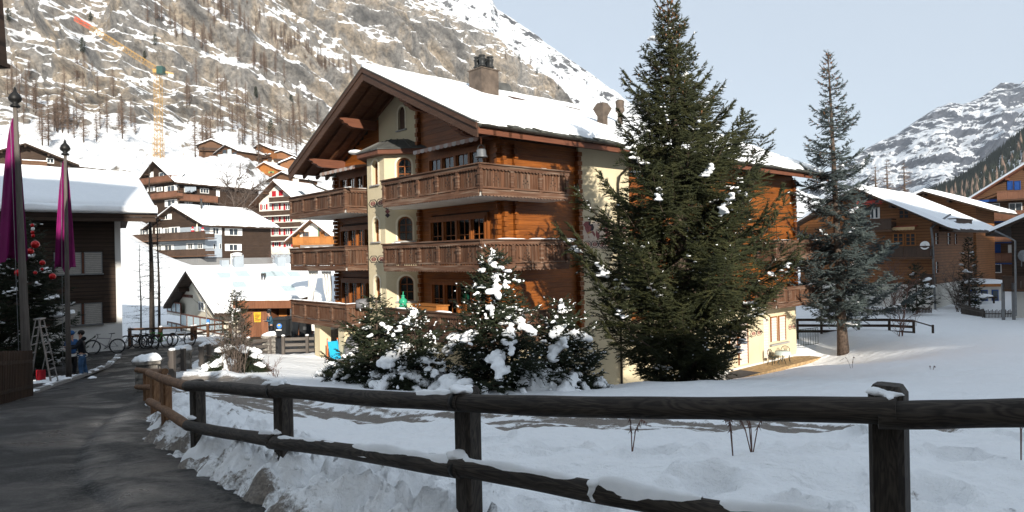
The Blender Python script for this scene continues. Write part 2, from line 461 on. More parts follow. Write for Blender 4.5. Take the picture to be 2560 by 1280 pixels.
def grid_mesh(name, xs, ys, zf, mat, smooth=True):
    X, Y = np.meshgrid(xs, ys)
    r = zf(X.ravel(), Y.ravel())
    z, attr, wk = (tuple(r) + (None, None))[:3] if isinstance(r, tuple) else (r, None, None)
    V = np.stack([X.ravel(), Y.ravel(), z], 1)
    nx, ny = len(xs), len(ys)
    i = (np.arange(ny - 1)[:, None] * nx + np.arange(nx - 1)[None, :]).ravel()
    me = np_mesh(name, V, np.stack([i, i + 1, i + nx + 1, i + nx], 1), mat, smooth)
    if attr is not None:
        a = me.attributes.new('dirt', 'FLOAT', 'POINT'); a.data.foreach_set('value', np.asarray(attr, np.float32))
    if wk is not None:
        a = me.attributes.new('walk', 'FLOAT', 'POINT'); a.data.foreach_set('value', np.asarray(wk, np.float32))
    return me
def spans(*s):
    out = []
    for a, b, d in s: out.append(np.arange(a, b, d))
    return np.concatenate(out + [[s[-1][1]]])

t = NT('snow_ground')
n1 = t.noise(t.pos(), 9.0, 5, 0.6); n2 = t.noise(t.pos(), 70.0, 3)
dirt = t.n('ShaderNodeAttribute', attribute_name='dirt').outputs['Fac']
dn = t.math('ADD', dirt, t.math('MULTIPLY', t.math('SUBTRACT', t.noise(t.pos(), 26.0, 5, .7), .5), 1.1))
dm = t.ramp(dn, [(0.33, 0.0), (0.60, 0.92)])
sc_ = t.ramp(n1, [(0.2, (0.88, 0.895, 0.915)), (0.8, (0.94, 0.95, 0.955))])
soil = t.ramp(t.noise(t.pos(), 40.0, 4), [(0.3, (0.075, 0.057, 0.042)), (0.7, (0.23, 0.19, 0.15))])
t.col(t.mix(dm, sc_, soil)).rough(0.7).spec(0.25)
t.bump(t.math('ADD', t.math('ADD', n1, t.math('MULTIPLY', t.noise(t.pos(), 28.0, 4, .6), .5)), t.math('MULTIPLY', n2, 0.25)), 0.6, 0.05)
_b = t.n('ShaderNodeBump'); _b.inputs['Strength'].default_value = .5; _b.inputs['Distance'].default_value = .35; t.l(t.noise(t.scaled(t.pos(), (1.0, 1.5, 1.0)), 1.1, 5, .55, .4), _b.inputs['Height'])
for _n in t.t.nodes:
    if _n.type == 'BUMP' and _n != _b: t.l(_b.outputs[0], _n.inputs['Normal'])
M['snow_ground'] = t.m

def ground_z(x, y):
    z, d = snow_z(x, y, True)
    return z - 14 * sstep(118, 160, y) * (x < 20), d
gx = spans((-140, -40, 3.5), (-40, -12, .6), (-12, -6, .16), (-6, 4.2, .036), (4.2, 9, .12), (9, 30, .5), (30, 120, 3))
gy = spans((-50, 0, 2), (0, 2.4, .1), (2.4, 7.5, .036), (7.5, 14, .07), (14, 25, .16), (25, 60, .5), (60, 162, 2.8))
ground = link('snow_ground', grid_mesh('snow_ground', gx, gy, ground_z, M['snow_ground']))
tag(ground, kind='structure')

# asphalt road, wet and worn
t = NT('asphalt')
v = t.pos()
a1 = t.noise(v, 0.5, 7, 0.6, .4); a2 = t.noise(v, 90.0, 4, 0.7); a3 = t.noise(v, 0.8, 6, .6, .6)
c = t.ramp(a1, [(0.30, (0.012, 0.0115, 0.0115)), (0.52, (0.024, 0.0225, 0.0215)), (0.72, (0.040, 0.037, 0.034))])
c = t.mix(t.ramp(a2, [(0.35, 0.5), (0.65, 0.0)]), c, (0.02, 0.019, 0.018))
c = t.mix(t.ramp(a3, [(0.55, 0.0), (0.75, 0.6)]), c, (0.040, 0.033, 0.027))
dirt = t.n('ShaderNodeAttribute', attribute_name='dirt').outputs['Fac']
dd = t.ramp(t.math('ADD', dirt, t.math('MULTIPLY', t.math('SUBTRACT', t.noise(v, 14.0, 5, .7), .5), 1.3)), [(0.45, 0.0), (0.75, 0.85)])
c = t.mix(dd, c, (0.070, 0.061, 0.053))
mo = t.noise(v, 7.0, 6, .75); c = t.mix(t.ramp(mo, [(0.40, 0.7), (0.56, 0.0)]), c, (0.008, 0.0078, 0.0076)); c = t.mix(t.ramp(t.noise(v, 22.0, 4, .7), [(0.50, 0.0), (0.64, 0.8)]), c, (0.070, 0.065, 0.060))
wka = t.n('ShaderNodeAttribute', attribute_name='walk').outputs['Fac']; c = t.mix(wka, t.mix(1.0, c, (0.62, 0.62, 0.62), 'MULTIPLY'), t.mix(1.0, c, (1.35, 1.34, 1.33), 'MULTIPLY'))
c = t.mix(t.ramp(t.noise(v, 48.0, 3, .8), [(0.54, 0.0), (0.62, 0.85)]), c, (0.090, 0.085, 0.080))
c = t.mix(t.ramp(t.noise(v, 3.2, 6, .75, .8), [(0.36, 0.85), (0.47, 0.0)]), c, (0.006, 0.006, 0.006))
gr = t.noise(v, 260.0, 2, .5); c = t.mix(t.ramp(gr, [(0.60, 0.0), (0.72, 0.55)]), c, (0.11, 0.105, 0.10))
t.col(c).rough(t.ramp(a3, [(0.34, 0.26), (0.46, 0.5), (0.58, 0.8)])).spec(0.26).bump(t.math('ADD', a2, t.math('MULTIPLY', t.noise(v, 30.0, 4, .7), 1.5)), 0.9, 0.006)
M['asphalt'] = t.m
GUTTER = [(-1.6, 1.6), (-2.45, 4.1), (-3.3, 5.5), (-4.4, 6.8), (-5.3, 8.2), (-6.4, 10.2), (-7.4, 12.4), (-9.0, 16.2)]
WALK = GUTTER + [(-9.1, 16.8), (-7.2, 13.3), (-4.85, 9.2), (-2.0, 5.3), (1.35, 2.45), (2.5, 1.6)]
def road_z(x, y):
    g = seg_dist(x, y, GUTTER); w = .10 * fbm(x * 1.5, y * 1.5, 4, 3)
    wk = in_poly(x + w * .3, y + w * .3, WALK).astype(float) * sstep(0, .05, g)
    z = base_z(x, y) + .015 * fbm(x * .7, y * .7, 3, 3) + .03 * wk - .025 * np.exp(-((g + w * .3) / .14) ** 2)
    z = z - .6 * sstep(.35, 1.3, road_sd(x, y))
    dirt = np.exp(-((g - .20 + w) / .17) ** 2) * .66 * (wk + .2) + np.exp(-((road_sd(x, y) + .2) / .3) ** 2) * .75
    return z, np.clip(dirt, 0, 1), wk
rx = spans((-52, -18, 1), (-18, -9, .25), (-9, 3, .07), (3, 9, .5)); ry = spans((-42, 1, 1.5), (1, 12, .08), (12, 26, .2), (26, 52, .6))
road = link('road', grid_mesh('road', rx, ry, road_z, M['asphalt'])); tag(road, kind='structure')
# ------------------------------------------------------------------ main chalet
_A = math.atan(1499 / FOC)
CH = Frame((-0.96897, 25.97519, 0), math.pi / 2 - (math.pi / 2 - _A))
CH = Frame((-0.96897, 25.97519, 0), _A)
chalet = CH.empty('chalet', label='large wooden chalet with cream stucco bay, carved balconies and snowy roof behind the spruce', cat='chalet')
FL = [3.97, 1.25, -1.47]                      # floor levels, top to bottom
SG, TL = 0.75, 13.6                           # gable wall plane (x), far end of gable (y)
SE = 25.1                                     # far end of the long face
RT, RZ, RS = 6.55, 10.05, 0.4625              # ridge position, height, slope
def roof_z(t): return RZ - RS * abs(t - RT)
def wpart(name, mb, mat, parent=chalet, smooth=False): return mb.build(name, M[mat], parent, smooth)

# wall cores
m = MB().box(SG + .04, SE, .04, TL, -1.62, 6.42)
m.prism([(SG + .04, .04, 6.42), (SG + .04, TL, 6.42), (SG + .04, RT, roof_z(RT) - .25)], (SE - SG - .04, 0, 0))
wpart('wall_core', m, 'barge_wood')
wpart('basement_wall', MB().box(SG + .3, SE - .02, -.03, TL - .02, -5.6, -1.63), 'cream')
wpart('stucco_wall', MB().box(5.16, 8.6, -.09, .03, -5.6, 6.3), 'cream')

# plank courses --------------------------------------------------------
CO = 0.2
def planks(axis, c, a0, a1, z0, z1, holes, prof=None, mat='wall_wood', proud=.04, parent=chalet):
    """level boards on the plane axis=c between a0 and a1, split round the holes (a0,a1,z0,z1)"""
    z = z0
    while z < z1 - .03:
        zt = min(z + CO, z1); lo, hi = a0, a1
        if prof: lo, hi = prof(zt, a0, a1)
        segs = [(lo, hi)] if hi - lo > .05 else []
        for h0, h1, hz0, hz1 in holes:
            if zt > hz0 + .04 and z < hz1 - .04:
                ns = []
                for s0, s1 in segs:
                    if h1 <= s0 or h0 >= s1: ns.append((s0, s1)); continue
                    if h0 - s0 > .04: ns.append((s0, h0))
                    if s1 - h1 > .04: ns.append((h1, s1))
                segs = ns
        j = RNG.uniform(-.004, .004)
        for s0, s1 in segs:
            if axis == 'y': ubox('plank', s0, s1, c - proud * .5 + j, c + .04, z + .003, zt - .003, M[mat], parent)
            else: ubox('plank', c - proud * .5 + j, c + .04, s0, s1, z + .003, zt - .003, M[mat], parent)
        z = zt
def log_ends(x0, x1, y0, y1, z0, z1, axis, mat='wall_wood'):
    z, k = z0, 0
    while z < z1 - .1:
        d = .05 if k % 2 else 0.0
        if axis == 'x': ubox('log_end', x0 - d, x1, y0, y1, z + .01, z + .19, M[mat], chalet)
        elif axis == 'y': ubox('log_end', x0, x1, y0 - d, y1, z + .01, z + .19, M[mat], chalet)
        else: ubox('log_end', x0 - d, x1 + d, y0, y1, z + .01, z + .19, M[mat], chalet)
        z += .2; k += 1

# --- windows of the wooden gable (rows of tall glazed leaves)
def leaf_row(plane, c, a0, a1, z0, z1, n, sgn=-1, parent=chalet, curtain=(0,), posts=.13, inset=.06, muntins=3):
    """row of n glazed leaves with posts; plane 'x' or 'y' at c, outside towards sgn"""
    def bx(mb, aa, ab, d0, d1, za, zb):
        lo, hi = sorted((c + sgn * d0, c + sgn * d1))
        if plane == 'x': mb.box(lo, hi, aa, ab, za, zb)
        else: mb.box(aa, ab, lo, hi, za, zb)
    f = MB()
    bx(f, a0, a1, -inset, .07, z1 - .12, z1); bx(f, a0, a1, -inset, .07, z0, z0 + .08)
    w = (a1 - a0) / n
    for k in range(n + 1):
        x = a0 + w * k; bx(f, max(a0, x - posts / 2), min(a1, x + posts / 2), -inset, .075, z0 + .08, z1 - .12)
    win = f.build('window', M['trim_wood'], parent)
    for k in range(n):
        l, r = a0 + w * k + posts / 2, a0 + w * (k + 1) - posts / 2
        s = MB()
        bx(s, l, l + .06, -.05, .0, z0 + .08, z1 - .12); bx(s, r - .06, r, -.05, .0, z0 + .08, z1 - .12)
        for q in range(1, muntins):
            zz = z0 + .08 + (z1 - z0 - .2) * q / muntins; bx(s, l + .06, r - .06, -.045, -.01, zz - .015, zz + .015)
        xm = (l + r) / 2; bx(s, xm - .013, xm + .013, -.045, -.012, z0 + .08, z1 - .12)
        s.build('sash', M['trim_wood'], win)
        p = MB(); bx(p, l + .05, r - .05, -.035, -.030, z0 + .08, z1 - .12); p.build('pane', M['glass'], win)
        b = MB(); bx(b, l, r, -.40, -.39, z0 + .05, z1 - .1); b.build('room_shade', M['room'], win)
        if k in curtain:
            cu = MB()
            for q in range(5):
                xx = l + .03 + (r - l) * .45 * q / 5; bx(cu, xx, xx + (r - l) * .085, -.14 - .02 * (q % 2), -.12 - .02 * (q % 2), z0 + .1, z1 - .13)
            cu.build('curtain', M['curtain'], win)
    return win
holes_r, holes_l = [], []
for i, F in enumerate(FL):
    t1 = CH.on_x(1080, 400, SG)[0]; t0 = CH.on_x(1218, 400, SG)[0]
    holes_r.append((t0, t1, F + .02, F + 2.05))
    tl1 = CH.on_x(856, 440, SG)[0]; holes_l.append((9.55, tl1, F + .02, F + 2.0))
# recess the core behind the openings with dark boxes is done by the rows themselves (glass stands proud of the core)
for i, F in enumerate(FL):
    a0, a1, z0, z1 = holes_r[i]
    leaf_row('x', SG - .12, a0, a1, z0, z1, 4, -1, curtain=((0, 2), (1,), (0, 3))[i], inset=.16)
    a0, a1, z0, z1 = holes_l[i]
    leaf_row('x', SG - .12, a0, a1, z0, z1, 4, -1, curtain=((1, 2), (2,), (3,))[i], inset=.16)
# the rows stand in box frames: side cheeks that close them against the wall
for (a0, a1, z0, z1) in holes_r + holes_l:
    q = MB(); q.box(SG - .14, SG + .06, a0 - .1, a0, z0, z1); q.box(SG - .14, SG + .06, a1, a1 + .1, z0, z1); q.box(SG - .15, SG + .06, a0 - .1, a1 + .1, z1, z1 + .12)
    wpart('window_surround', q, 'trim_wood')
def gprof(z, a0, a1):
    d = (RZ - .30 - z) / RS
    return max(a0, RT - d), min(a1, RT + d)
hr = [(a - .1, b + .1, c, d + .12) for a, b, c, d in holes_r]; hl = [(a - .1, b + .1, c, d + .12) for a, b, c, d in holes_l]
planks('x', SG, .02, 5.62, -1.5, 9.7, hr, gprof)
planks('x', SG, 9.0, TL, -1.5, 9.0, hl, gprof)
planks('y', 0.0, SG, 5.12, -1.5, 6.25, [])
WIN_W = []
for (xa, ya, xb, yb) in ((1921, 556, 1939, 600), (1941, 668, 1960, 720)):
    s0, zt = CH.on_y(xa, ya); s1, zb = CH.on_y(xb, yb); WIN_W.append((s0, s1, zb - .8, zt))
WIN_W += [(13.0, 15.2, 1.3, 3.3), (13.0, 15.2, 4.0, 6.0), (10.0, 11.4, 4.6, 5.9), (10.0, 11.4, 1.9, 3.2)]
planks('y', 0.0, 8.62, SE, -1.5, 6.25, [(a - .06, b + .06, c - .06, d + .06) for a, b, c, d in WIN_W])
for a, b, c_, d in WIN_W: leaf_row('y', -.05, a, b, c_, d, 2, -1, posts=.09, inset=.09, curtain=(0, 1))
log_ends(SG - .16, SG, -.02, .14, -1.5, 6.2, 'x'); log_ends(SG + .02, SG + .2, -.17, -.01, -1.4, 6.2, 'y')
log_ends(SG + .62, SG + .80, -.15, -.01, 1.3, 6.2, 'y')
log_ends(5.02, 5.2, -.24, -.02, -1.5, 6.2, 'xx')
log_ends(SG - .17, SG, 5.42, 5.6, -1.5, 9.0, 'x'); log_ends(SG - .17, SG, TL - .1, TL + .1, -1.5, 6.1, 'x')
log_ends(18.6, 18.78, -.17, -.01, 1.2, 6.2, 'xx'); log_ends(SE - .14, SE + .06, -.17, -.01, -1.5, 6.2, 'xx')

# --- stucco facets with arched openings
def facet(o, u, nrm, w, z0, z1, wins, depth=.26, stained=False):
    """stucco wall strip from o along u (unit), outside nrm; wins = (x, zb, zt, half)"""
    o, u, nrm = Vector(o), Vector(u), Vector(nrm)
    def P(x, z, d=0.0): return o + u * x + nrm * d + Vector((0, 0, z))
    xs = {0.0, w}
    for xc, zb, zt, hw in wins:
        for k in range(13): xs.add(round(max(0, min(w, xc + hw * math.cos(math.pi * k / 12))), 4))
    xs = sorted(xs); wall = MB()
    def top(x, wn):
        xc, zb, zt, hw = wn; q = min(1, abs(x - xc) / hw); return zt - hw + hw * math.sqrt(max(0, 1 - q * q))
    def openings(x, side):
        r = []
        for wn in wins:
            if abs(x + side * 1e-4 - wn[0]) < wn[3]: r.append((wn[1], top(x, wn)))
        return sorted(r)
    for xa, xb in zip(xs[:-1], xs[1:]):
        oa, ob = openings(xa, 1), openings(xb, -1)
        za = [z0] + [q for p in oa for q in p] + [z1]; zb_ = [z0] + [q for p in ob for q in p] + [z1]
        for k in range(0, len(za), 2):
            wall.add([P(xa, za[k]), P(xb, zb_[k]), P(xb, zb_[k + 1]), P(xa, za[k + 1])], [(0, 1, 2, 3)])
    for wn in wins:                                            # reveals
        xc, zb, zt, hw = wn
        ring = [(xc - hw, zb)] + [(xc + hw * math.cos(math.pi * (1 - k / 16)), zt - hw + hw * math.sin(math.pi * k / 16)) for k in range(17)] + [(xc + hw, zb)]
        for (xa, aa), (xb, ab) in zip(ring, ring[1:] + ring[:1]):
            wall.add([P(xa, aa), P(xb, ab), P(xb, ab, -depth), P(xa, aa, -depth)], [(0, 1, 2, 3)])
    wo = wall.build('stucco_facet', M['cream'], chalet)
    for wn in wins:
        xc, zb, zt, hw = wn
        def ring(r, zlow):
            return [(xc - r, zlow)] + [(xc + r * math.cos(math.pi * (1 - k / 16)), zt - hw + r * math.sin(math.pi * k / 16)) for k in range(17)] + [(xc + r, zlow)]
        def band(ro, ri, d0, d1, zlow_o, zlow_i, mat, name, parent):
            a, b = ring(ro, zlow_o), ring(ri, zlow_i); mb = MB()
            for i in range(len(a) - 1):
                mb.hexa([P(*a[i], d0), P(*a[i + 1], d0), P(*b[i + 1], d0), P(*b[i], d0), P(*a[i], d1), P(*a[i + 1], d1), P(*b[i + 1], d1), P(*b[i], d1)])
            return mb.build(name, mat, parent)
        win = band(hw, hw - .06, -depth + .02, -depth + .09, zb, zb, M['trim_wood'], 'window', chalet)
        band(hw + .09, hw + .004, -.01, .022, zb, zb, M['reveal'], 'surround', win)
        s = MB(); e1 = u * (hw + .14); s.hexa([P(xc, zb - .07) - e1 - nrm * .2, P(xc, zb - .07) + e1 - nrm * .2, P(xc, zb - .07, .09) + e1, P(xc, zb - .07, .09) - e1,
                                               P(xc, zb + .005) - e1 - nrm * .2, P(xc, zb + .005) + e1 - nrm * .2, P(xc, zb - .015, .09) + e1, P(xc, zb - .015, .09) - e1])
        s.build('sill', M['grey_stone'], win)
        g = MB(); pr = ring(hw - .05, zb + .02); g.prism([P(x, z, -depth + .05) for x, z in pr], -nrm * .008); g.build('pane', M['glass'], win)
        g = MB(); g.prism([P(x, z, -depth - .3) for x, z in ring(hw, zb)], -nrm * .01); g.build('room_shade', M['room'], win)
        b = MB()
        for zz in (zb + .03, zb + (zt - zb) * .36, zb + (zt - zb) * .66): b.beam(P(xc - hw + .04, zz, -depth + .05), P(xc + hw - .04, zz, -depth + .05), .05, .035)
        b.beam(P(xc, zb, -depth + .05), P(xc, zt - .03, -depth + .05), .05, .035, up=u)
        b.build('glazing_bar', M['trim_wood'], win)
        if xc * 7 % 1 > .2:
            c2 = MB(); c2.box(0, 0, 0, 0, 0, 0); c2 = MB()
            zz = zb + (zt - zb) * .55
            c2.prism([P(x, max(z, zz), -depth - .06) for x, z in ring(hw - .05, zz)], -nrm * .01); c2.build('curtain', M['curtain'], win)
    return wo
SB, TB, TA = -.40, 6.74, 8.28
q2 = math.sqrt(.5)
wz = [(5.08, 6.22), (2.44, 3.54), (-.30, .84)]
cl = math.hypot(SG - SB, SG - SB)
Ur = Vector((-q2, q2, 0)); facet((SG, TB - (SG - SB), 0), Ur, (-q2, -q2, 0), cl, -1.62, 6.45, [(cl * .44, a, b, .34) for a, b in wz])
facet((SB, TB, 0), (0, 1, 0), (-1, 0, 0), TA - TB, -1.62, 6.45, [((TA - TB) * .52, a, b, .27) for a, b in wz])
facet((SB, TA, 0), (q2, q2, 0), (-q2, q2, 0), cl, -1.62, 6.45, [(cl * .5, a, b, .3) for a, b in wz])
facet((SG - .05, 5.62, 0), (0, 1, 0), (-1, 0, 0), 3.38, 6.45, 9.72, [(1.30, 7.66, 8.74, .29)])
wpart('bay_base', MB().prism([(SG, TB - (SG - SB), -5.6), (SB, TB, -5.6), (SB, TA, -5.6), (SG, TA + SG - SB, -5.6)], (0, 0, 3.98)), 'cream')
# curtain of leaded light in the top bay window and bay roof
def bay_ring(o, z):   # outline offset by o
    k = o * (math.sqrt(2) - 1)
    return [Vector((SG, TB - (SG - SB) - o * 1.414, z)), Vector((SB - o, TB - k, z)), Vector((SB - o, TA + k, z)), Vector((SG, TA + (SG - SB) + o * 1.414, z))]
mb = MB(); a, b = bay_ring(.42, 6.35), bay_ring(.42, 6.58)
mb.add(a + b, [(0, 1, 5, 4), (1, 2, 6, 5), (2, 3, 7, 6), (3, 2, 1, 0)]); wpart('bay_roof_fascia', mb, 'fascia_wood')
a, b = bay_ring(.48, 6.585), bay_ring(-.55, 7.15)
mb = MB(); mb.add(a + b, [(0, 1, 5, 4), (1, 2, 6, 5), (2, 3, 7, 6), (4, 5, 6, 7)])
a2 = bay_ring(.48, 6.55); mb.add(a2 + a, [(0, 1, 5, 4), (1, 2, 6, 5), (2, 3, 7, 6)])
br = wpart('bay_roof', mb, 'lead')
mb = MB()
for i in range(3):
    for f in ((0,) if i else (0, )) + (.33, .66):
        p, q = a[i].lerp(a[i + 1], f), b[i].lerp(b[i + 1], f); mb.beam(p + Vector((0, 0, .01)), q + Vector((0, 0, .01)), .04, .05)
mb.build('seam', M['lead'], br)
sn = MB(); sn.ball((SB - .25, TA + .55, 6.72), .38, 8, (1, .9, .3)); sn.build('snow', M['roof_snow'], br, True)

# --- balconies
def scallop(mb, p, q, z0, z1, thick, out, per=.17, amp=.05):
    """board from p to q (xy), lower edge cut in scallops"""
    p, q, out = Vector((*p, 0)), Vector((*q, 0)), Vector((*out, 0))
    L = (q - p).length; u = (q - p) / L; n = max(1, round(L / per))
    pts = [p + Vector((0, 0, z1)), q + Vector((0, 0, z1))]
    K = 5
    for i in range(n - 1, -1, -1):
        for k in range(K, 0 if i else -1, -1):
            f = k / K; x = (i + f) * L / n
            pts.append(p + u * x + Vector((0, 0, z0 + amp * (1 - math.sin(math.pi * f)))))
    mb.prism(pts, out * thick)
SLATS = [0]
def balcony(name_label, path, F, slat=True, inner=None, wall=0.5, snow_top=False, cut=None, single=True):
    """path: corner points (x,y) of the outer face in order; outside lies to the right of the walking direction"""
    root = MB()
    poly = [Vector((*p, F - .14)) for p in path] + [Vector((*p, F - .14)) for p in inner]
    root.prism(poly, (0, 0, .16))
    b = root.build('balcony', M['concrete'], chalet)
    ca, fa, tr = MB(), MB(), MB()
    for (p, q) in zip(path[:-1], path[1:]):
        p, q = Vector(p), Vector(q); u = (q - p).normalized(); out = Vector((u.y, -u.x)); L = (q - p).length
        e = .12 if True else 0
        pe, qe = p - u * e, q + u * e
        tr.add([], []); scallop(tr, (pe + out * .04)[:], (qe + out * .04)[:], F + .80, F + .99, .05, out[:])
        tr.prism([Vector((*(pe - out * .14), F + .965)), Vector((*(qe - out * .14), F + .965)), Vector((*(qe + out * .16), F + .985)), Vector((*(pe + out * .16), F + .985))], (0, 0, .045))
        scallop(fa, (p + out * .05)[:], (q + out * .05)[:], F - .16, F + .10, .05, out[:])
        n = max(1, round(L / 1.45))
        for k in range(n + 1):
            c = p + u * (L * k / n); w = .075; ps = MB()
            ps.prism([Vector((*(c - u * w - out * .05), F + .02)), Vector((*(c + u * w - out * .05), F + .02)), Vector((*(c + u * w + out * .075), F + .02)), Vector((*(c - u * w + out * .075), F + .02))], (0, 0, .80))
            for zz in (.22, .62): ps.prism([Vector((*(c - u * (w + .02) - out * .05), F + zz)), Vector((*(c + u * (w + .02) - out * .05), F + zz)), Vector((*(c + u * (w + .02) + out * .105), F + zz)), Vector((*(c - u * (w + .02) + out * .105), F + zz))], (0, 0, .07))
            if not (k == 0 and p is not None and p != Vector(path[0])): ps.build('carved_post', M['rail_wood'], b)
        lr = p.lerp(q, .5)
        ca.beam((*(p + out * .03), F + .17), (*(q + out * .03), F + .17), .06, .07)
        m_ = max(1, round(L / .165)); w = L / m_
        sl = MB()
        for k in range(m_):
            c = p + u * (w * (k + .5)); hw = w / 2 - .008
            d = .006 * math.sin(k * 12.9)
            # a slat: rectangle with its lower end cut to a point
            pts = [Vector((*(c - u * hw), F + .86)), Vector((*(c + u * hw), F + .86)), Vector((*(c + u * hw), F + .13)), Vector((*c, F + .10)), Vector((*(c - u * hw), F + .13))]
            if single and SLATS[0] < 290:
                SLATS[0] += 1
                MB().prism([v + Vector((*(out * d), 0)) for v in pts], Vector((*(-out * .025), 0))).build('slat', M['slat_wood'], b)
            else: sl.prism(pts, Vector((*(-out * .025), 0)))
        if sl.v: tag(sl.build('slat_panel', M['slat_wood'], b), kind='stuff')
        # heart-and-tulip openings are painted later as dark plates
    ca.build('lower_rail', M['rail_wood'], b); fa.build('scalloped_fascia', M['rail_wood'], b)
    tr.build('top_rail', M['rail_wood'], b);
    if snow_top:
        s = MB()
        for (p, q) in zip(path[:-1], path[1:]):
            p, q = Vector(p), Vector(q); u = (q - p).normalized(); out = Vector((u.y, -u.x)); L = (q - p).length; x = 0
            while x < L:
                l = RNG.uniform(.25, .9); h = RNG.uniform(.02, .06)
                if RNG.random() < snow_top:
                    c = p + u * (x + l / 2); s.ball((c.x, c.y, F + 1.02), 1, 5, (abs(u.x) * l * .6 + .10, abs(u.y) * l * .6 + .10, h))
                x += l
        if s.v: tag(s.build('snow', M['roof_snow'], b, True), kind='stuff')
    return b
S0, T0 = -1.3, -1.3
for i, F in enumerate(FL):
    far = 3.1
    balcony('', [(S0, 5.25), (S0, T0), (far, T0)], F, inner=[(far, 0.0), (SG, 0.0), (SG, 5.5), (SB + .1, 6.2)], snow_top=(.35, .25, .2)[i])
for i, F in enumerate(FL):
    t1 = CH.on_x(728, 497, S0)[0]
    balcony('', [(S0, t1), (S0, 8.75), (SB + .2, 8.75)], F, inner=[(SG, 9.3), (SG, TL), (3.0, TL), (3.0, t1)], snow_top=(.3, .5, .95)[i], single=i < 2)
for i, F in enumerate(FL[1:]):
    balcony('', [(20.13, -.02), (20.13, T0), (25.75, T0)], F, inner=[(25.75, 0.0)], snow_top=.2, single=False)
# hearts: dark plates on the slats, painting the shade of cut-outs
h = MB()
for F in FL[:2]:
    for (p, q, n) in (((S0, 5.25), (S0, T0), 5), ((S0, T0), (3.1, T0), 3)):
        p, q = Vector(p), Vector(q); u = (q - p).normalized(); out = Vector((u.y, -u.x))
        for k in range(n):
            c = p.lerp(q, (k + .5) / n)
            for dx, dz, r in ((0, .62, .028), (-.10, .50, .024), (.10, .50, .024), (0, .42, .02), (0, .70, .018), (-.13, .38, .018), (.13, .38, .018)):
                cc = c + u * dx + out * .012
                h.prism([Vector((*(cc + u * r * math.cos(a)), F + dz + r * 1.5 * math.sin(a))) for a in [0, 1.05, 2.1, 3.14, 4.19, 5.24]], Vector((*(-out * .01), 0)))
tag(wpart('carved_shade', h, 'room'), kind='stuff')

# --- roof: slabs, boards, rafters, purlins, bargeboards, fascia, gutter
V0, V1, E0, E1 = -1.5, 27.0, -1.42, 14.55
rf = MB()
for e in (E0, E1):
    rf.prism([(V0 + .04, RT, RZ), (V0 + .04, e, roof_z(e)), (V0 + .04, e, roof_z(e) - .12), (V0 + .04, RT, RZ - .12)], (V1 - V0 - .08, 0, 0))
roof = wpart('roof', rf, 'slate')
sof = MB()
for e in (E0, E1):
    n = 26; d = (e - RT) / n
    for k in range(n):
        a_, b_ = RT + d * (k + .03), RT + d * (k + .97)
        sof.prism([(V0 + .05, a_, roof_z(a_) - .125), (V0 + .05, b_, roof_z(b_) - .125), (V0 + .05, b_, roof_z(b_) - .15), (V0 + .05, a_, roof_z(a_) - .15)], (SG - V0, 0, 0))
sof.build('soffit_boarding', M['soffit_wood'], roof)
for e in (E0, E1):
    for x in (-.75, .0, .55):
        r = MB(); r.prism([(x, RT, RZ - .15), (x, e, roof_z(e) - .15), (x, e, roof_z(e) - .33), (x, RT, RZ - .33)], (.14, 0, 0)); r.build('rafter', M['soffit_wood'], roof)
for k in range(12):
    s = 1.6 + k * 2.15
    r = MB(); r.prism([(s, .1, roof_z(.1) - .13), (s, E0 + .05, roof_z(E0 + .05) - .13), (s, E0 + .05, roof_z(E0) - .26), (s, .1, roof_z(.1) - .30)], (.14, 0, 0)); r.build('rafter', M['soffit_wood'], roof)
def purlin(t, zb, h=.42, w=.26, tip=V0 + .18):
    pr = [(SG, t, zb), (SG, t, zb + h), (tip, t, zb + h), (tip + .06, t, zb + h - .10), (tip + .22, t, zb + h - .14), (tip + .27, t, zb + h - .24), (tip + .45, t, zb + h - .28), (tip + .52, t, zb + .06), (tip + .72, t, zb)]
    return MB().prism(pr, (0, w, 0)).build('carved_purlin', M['fascia_wood'], roof)
for t in (9.2, 12.55, 3.7, .3): purlin(t, roof_z(t + .13 if t > RT else t) - .78 - (.0 if t > RT else .1))
for e in (E0, E1):
    bb = MB(); n = 54; d = (e - RT) / n
    pts = [(V0, RT, RZ + .02), (V0, e, roof_z(e) + .02)]
    for k in range(n, -1, -1):
        for f in ((0.0, .5) if k else (0.0,)):
            y = RT + d * (k - f); pts.append((V0, y, roof_z(y) + .02 - .50 - (.045 if f else 0)))
    bb.prism(pts, (.06, 0, 0))
    bo = bb.build('bargeboard', M['barge_wood'], roof)
    MB().prism([(V0 - .05, RT, RZ + .05), (V0 - .05, e, roof_z(e) + .05), (V0 - .05, e, roof_z(e) - .16), (V0 - .05, RT, RZ - .16)], (.05, 0, 0)).build('verge_board', M['barge_wood'], roof)
    MB().prism([(V0 - .07, RT, RZ + .09), (V0 - .07, e, roof_z(e) + .09), (V0 - .07, e, roof_z(e) + .05), (V0 - .07, RT, RZ + .05)], (.20, 0, 0)).build('verge_flashing', M['lead'], roof)
    bb2 = MB().prism([(V1, RT, RZ), (V1, e, roof_z(e)), (V1, e, roof_z(e) - .42), (V1, RT, RZ - .42)], (-.05, 0, 0)); bb2.build('bargeboard', M['barge_wood'], roof)
ez = roof_z(E0)
MB().box(V0 + .06, V1 - .06, E0 - .0, E0 + .05, ez - .34, ez - .10).build('fascia', M['fascia_wood'], roof)
g = MB(); prof = [(math.cos(a) * .085, math.sin(a) * .085) for a in [math.pi + math.pi * k / 8 for k in range(9)]]
vs = []; fs = []
for x in (V0 + .08, V1):
    for (py_, pz) in prof: vs.append((x, E0 - .10 + py_, ez - .03 + pz))
for k in range(8): fs.append((k, k + 1, 9 + k + 1, 9 + k))
g.add(vs, fs); gut = g.build('gutter', M['gutter'], roof)
g = MB()
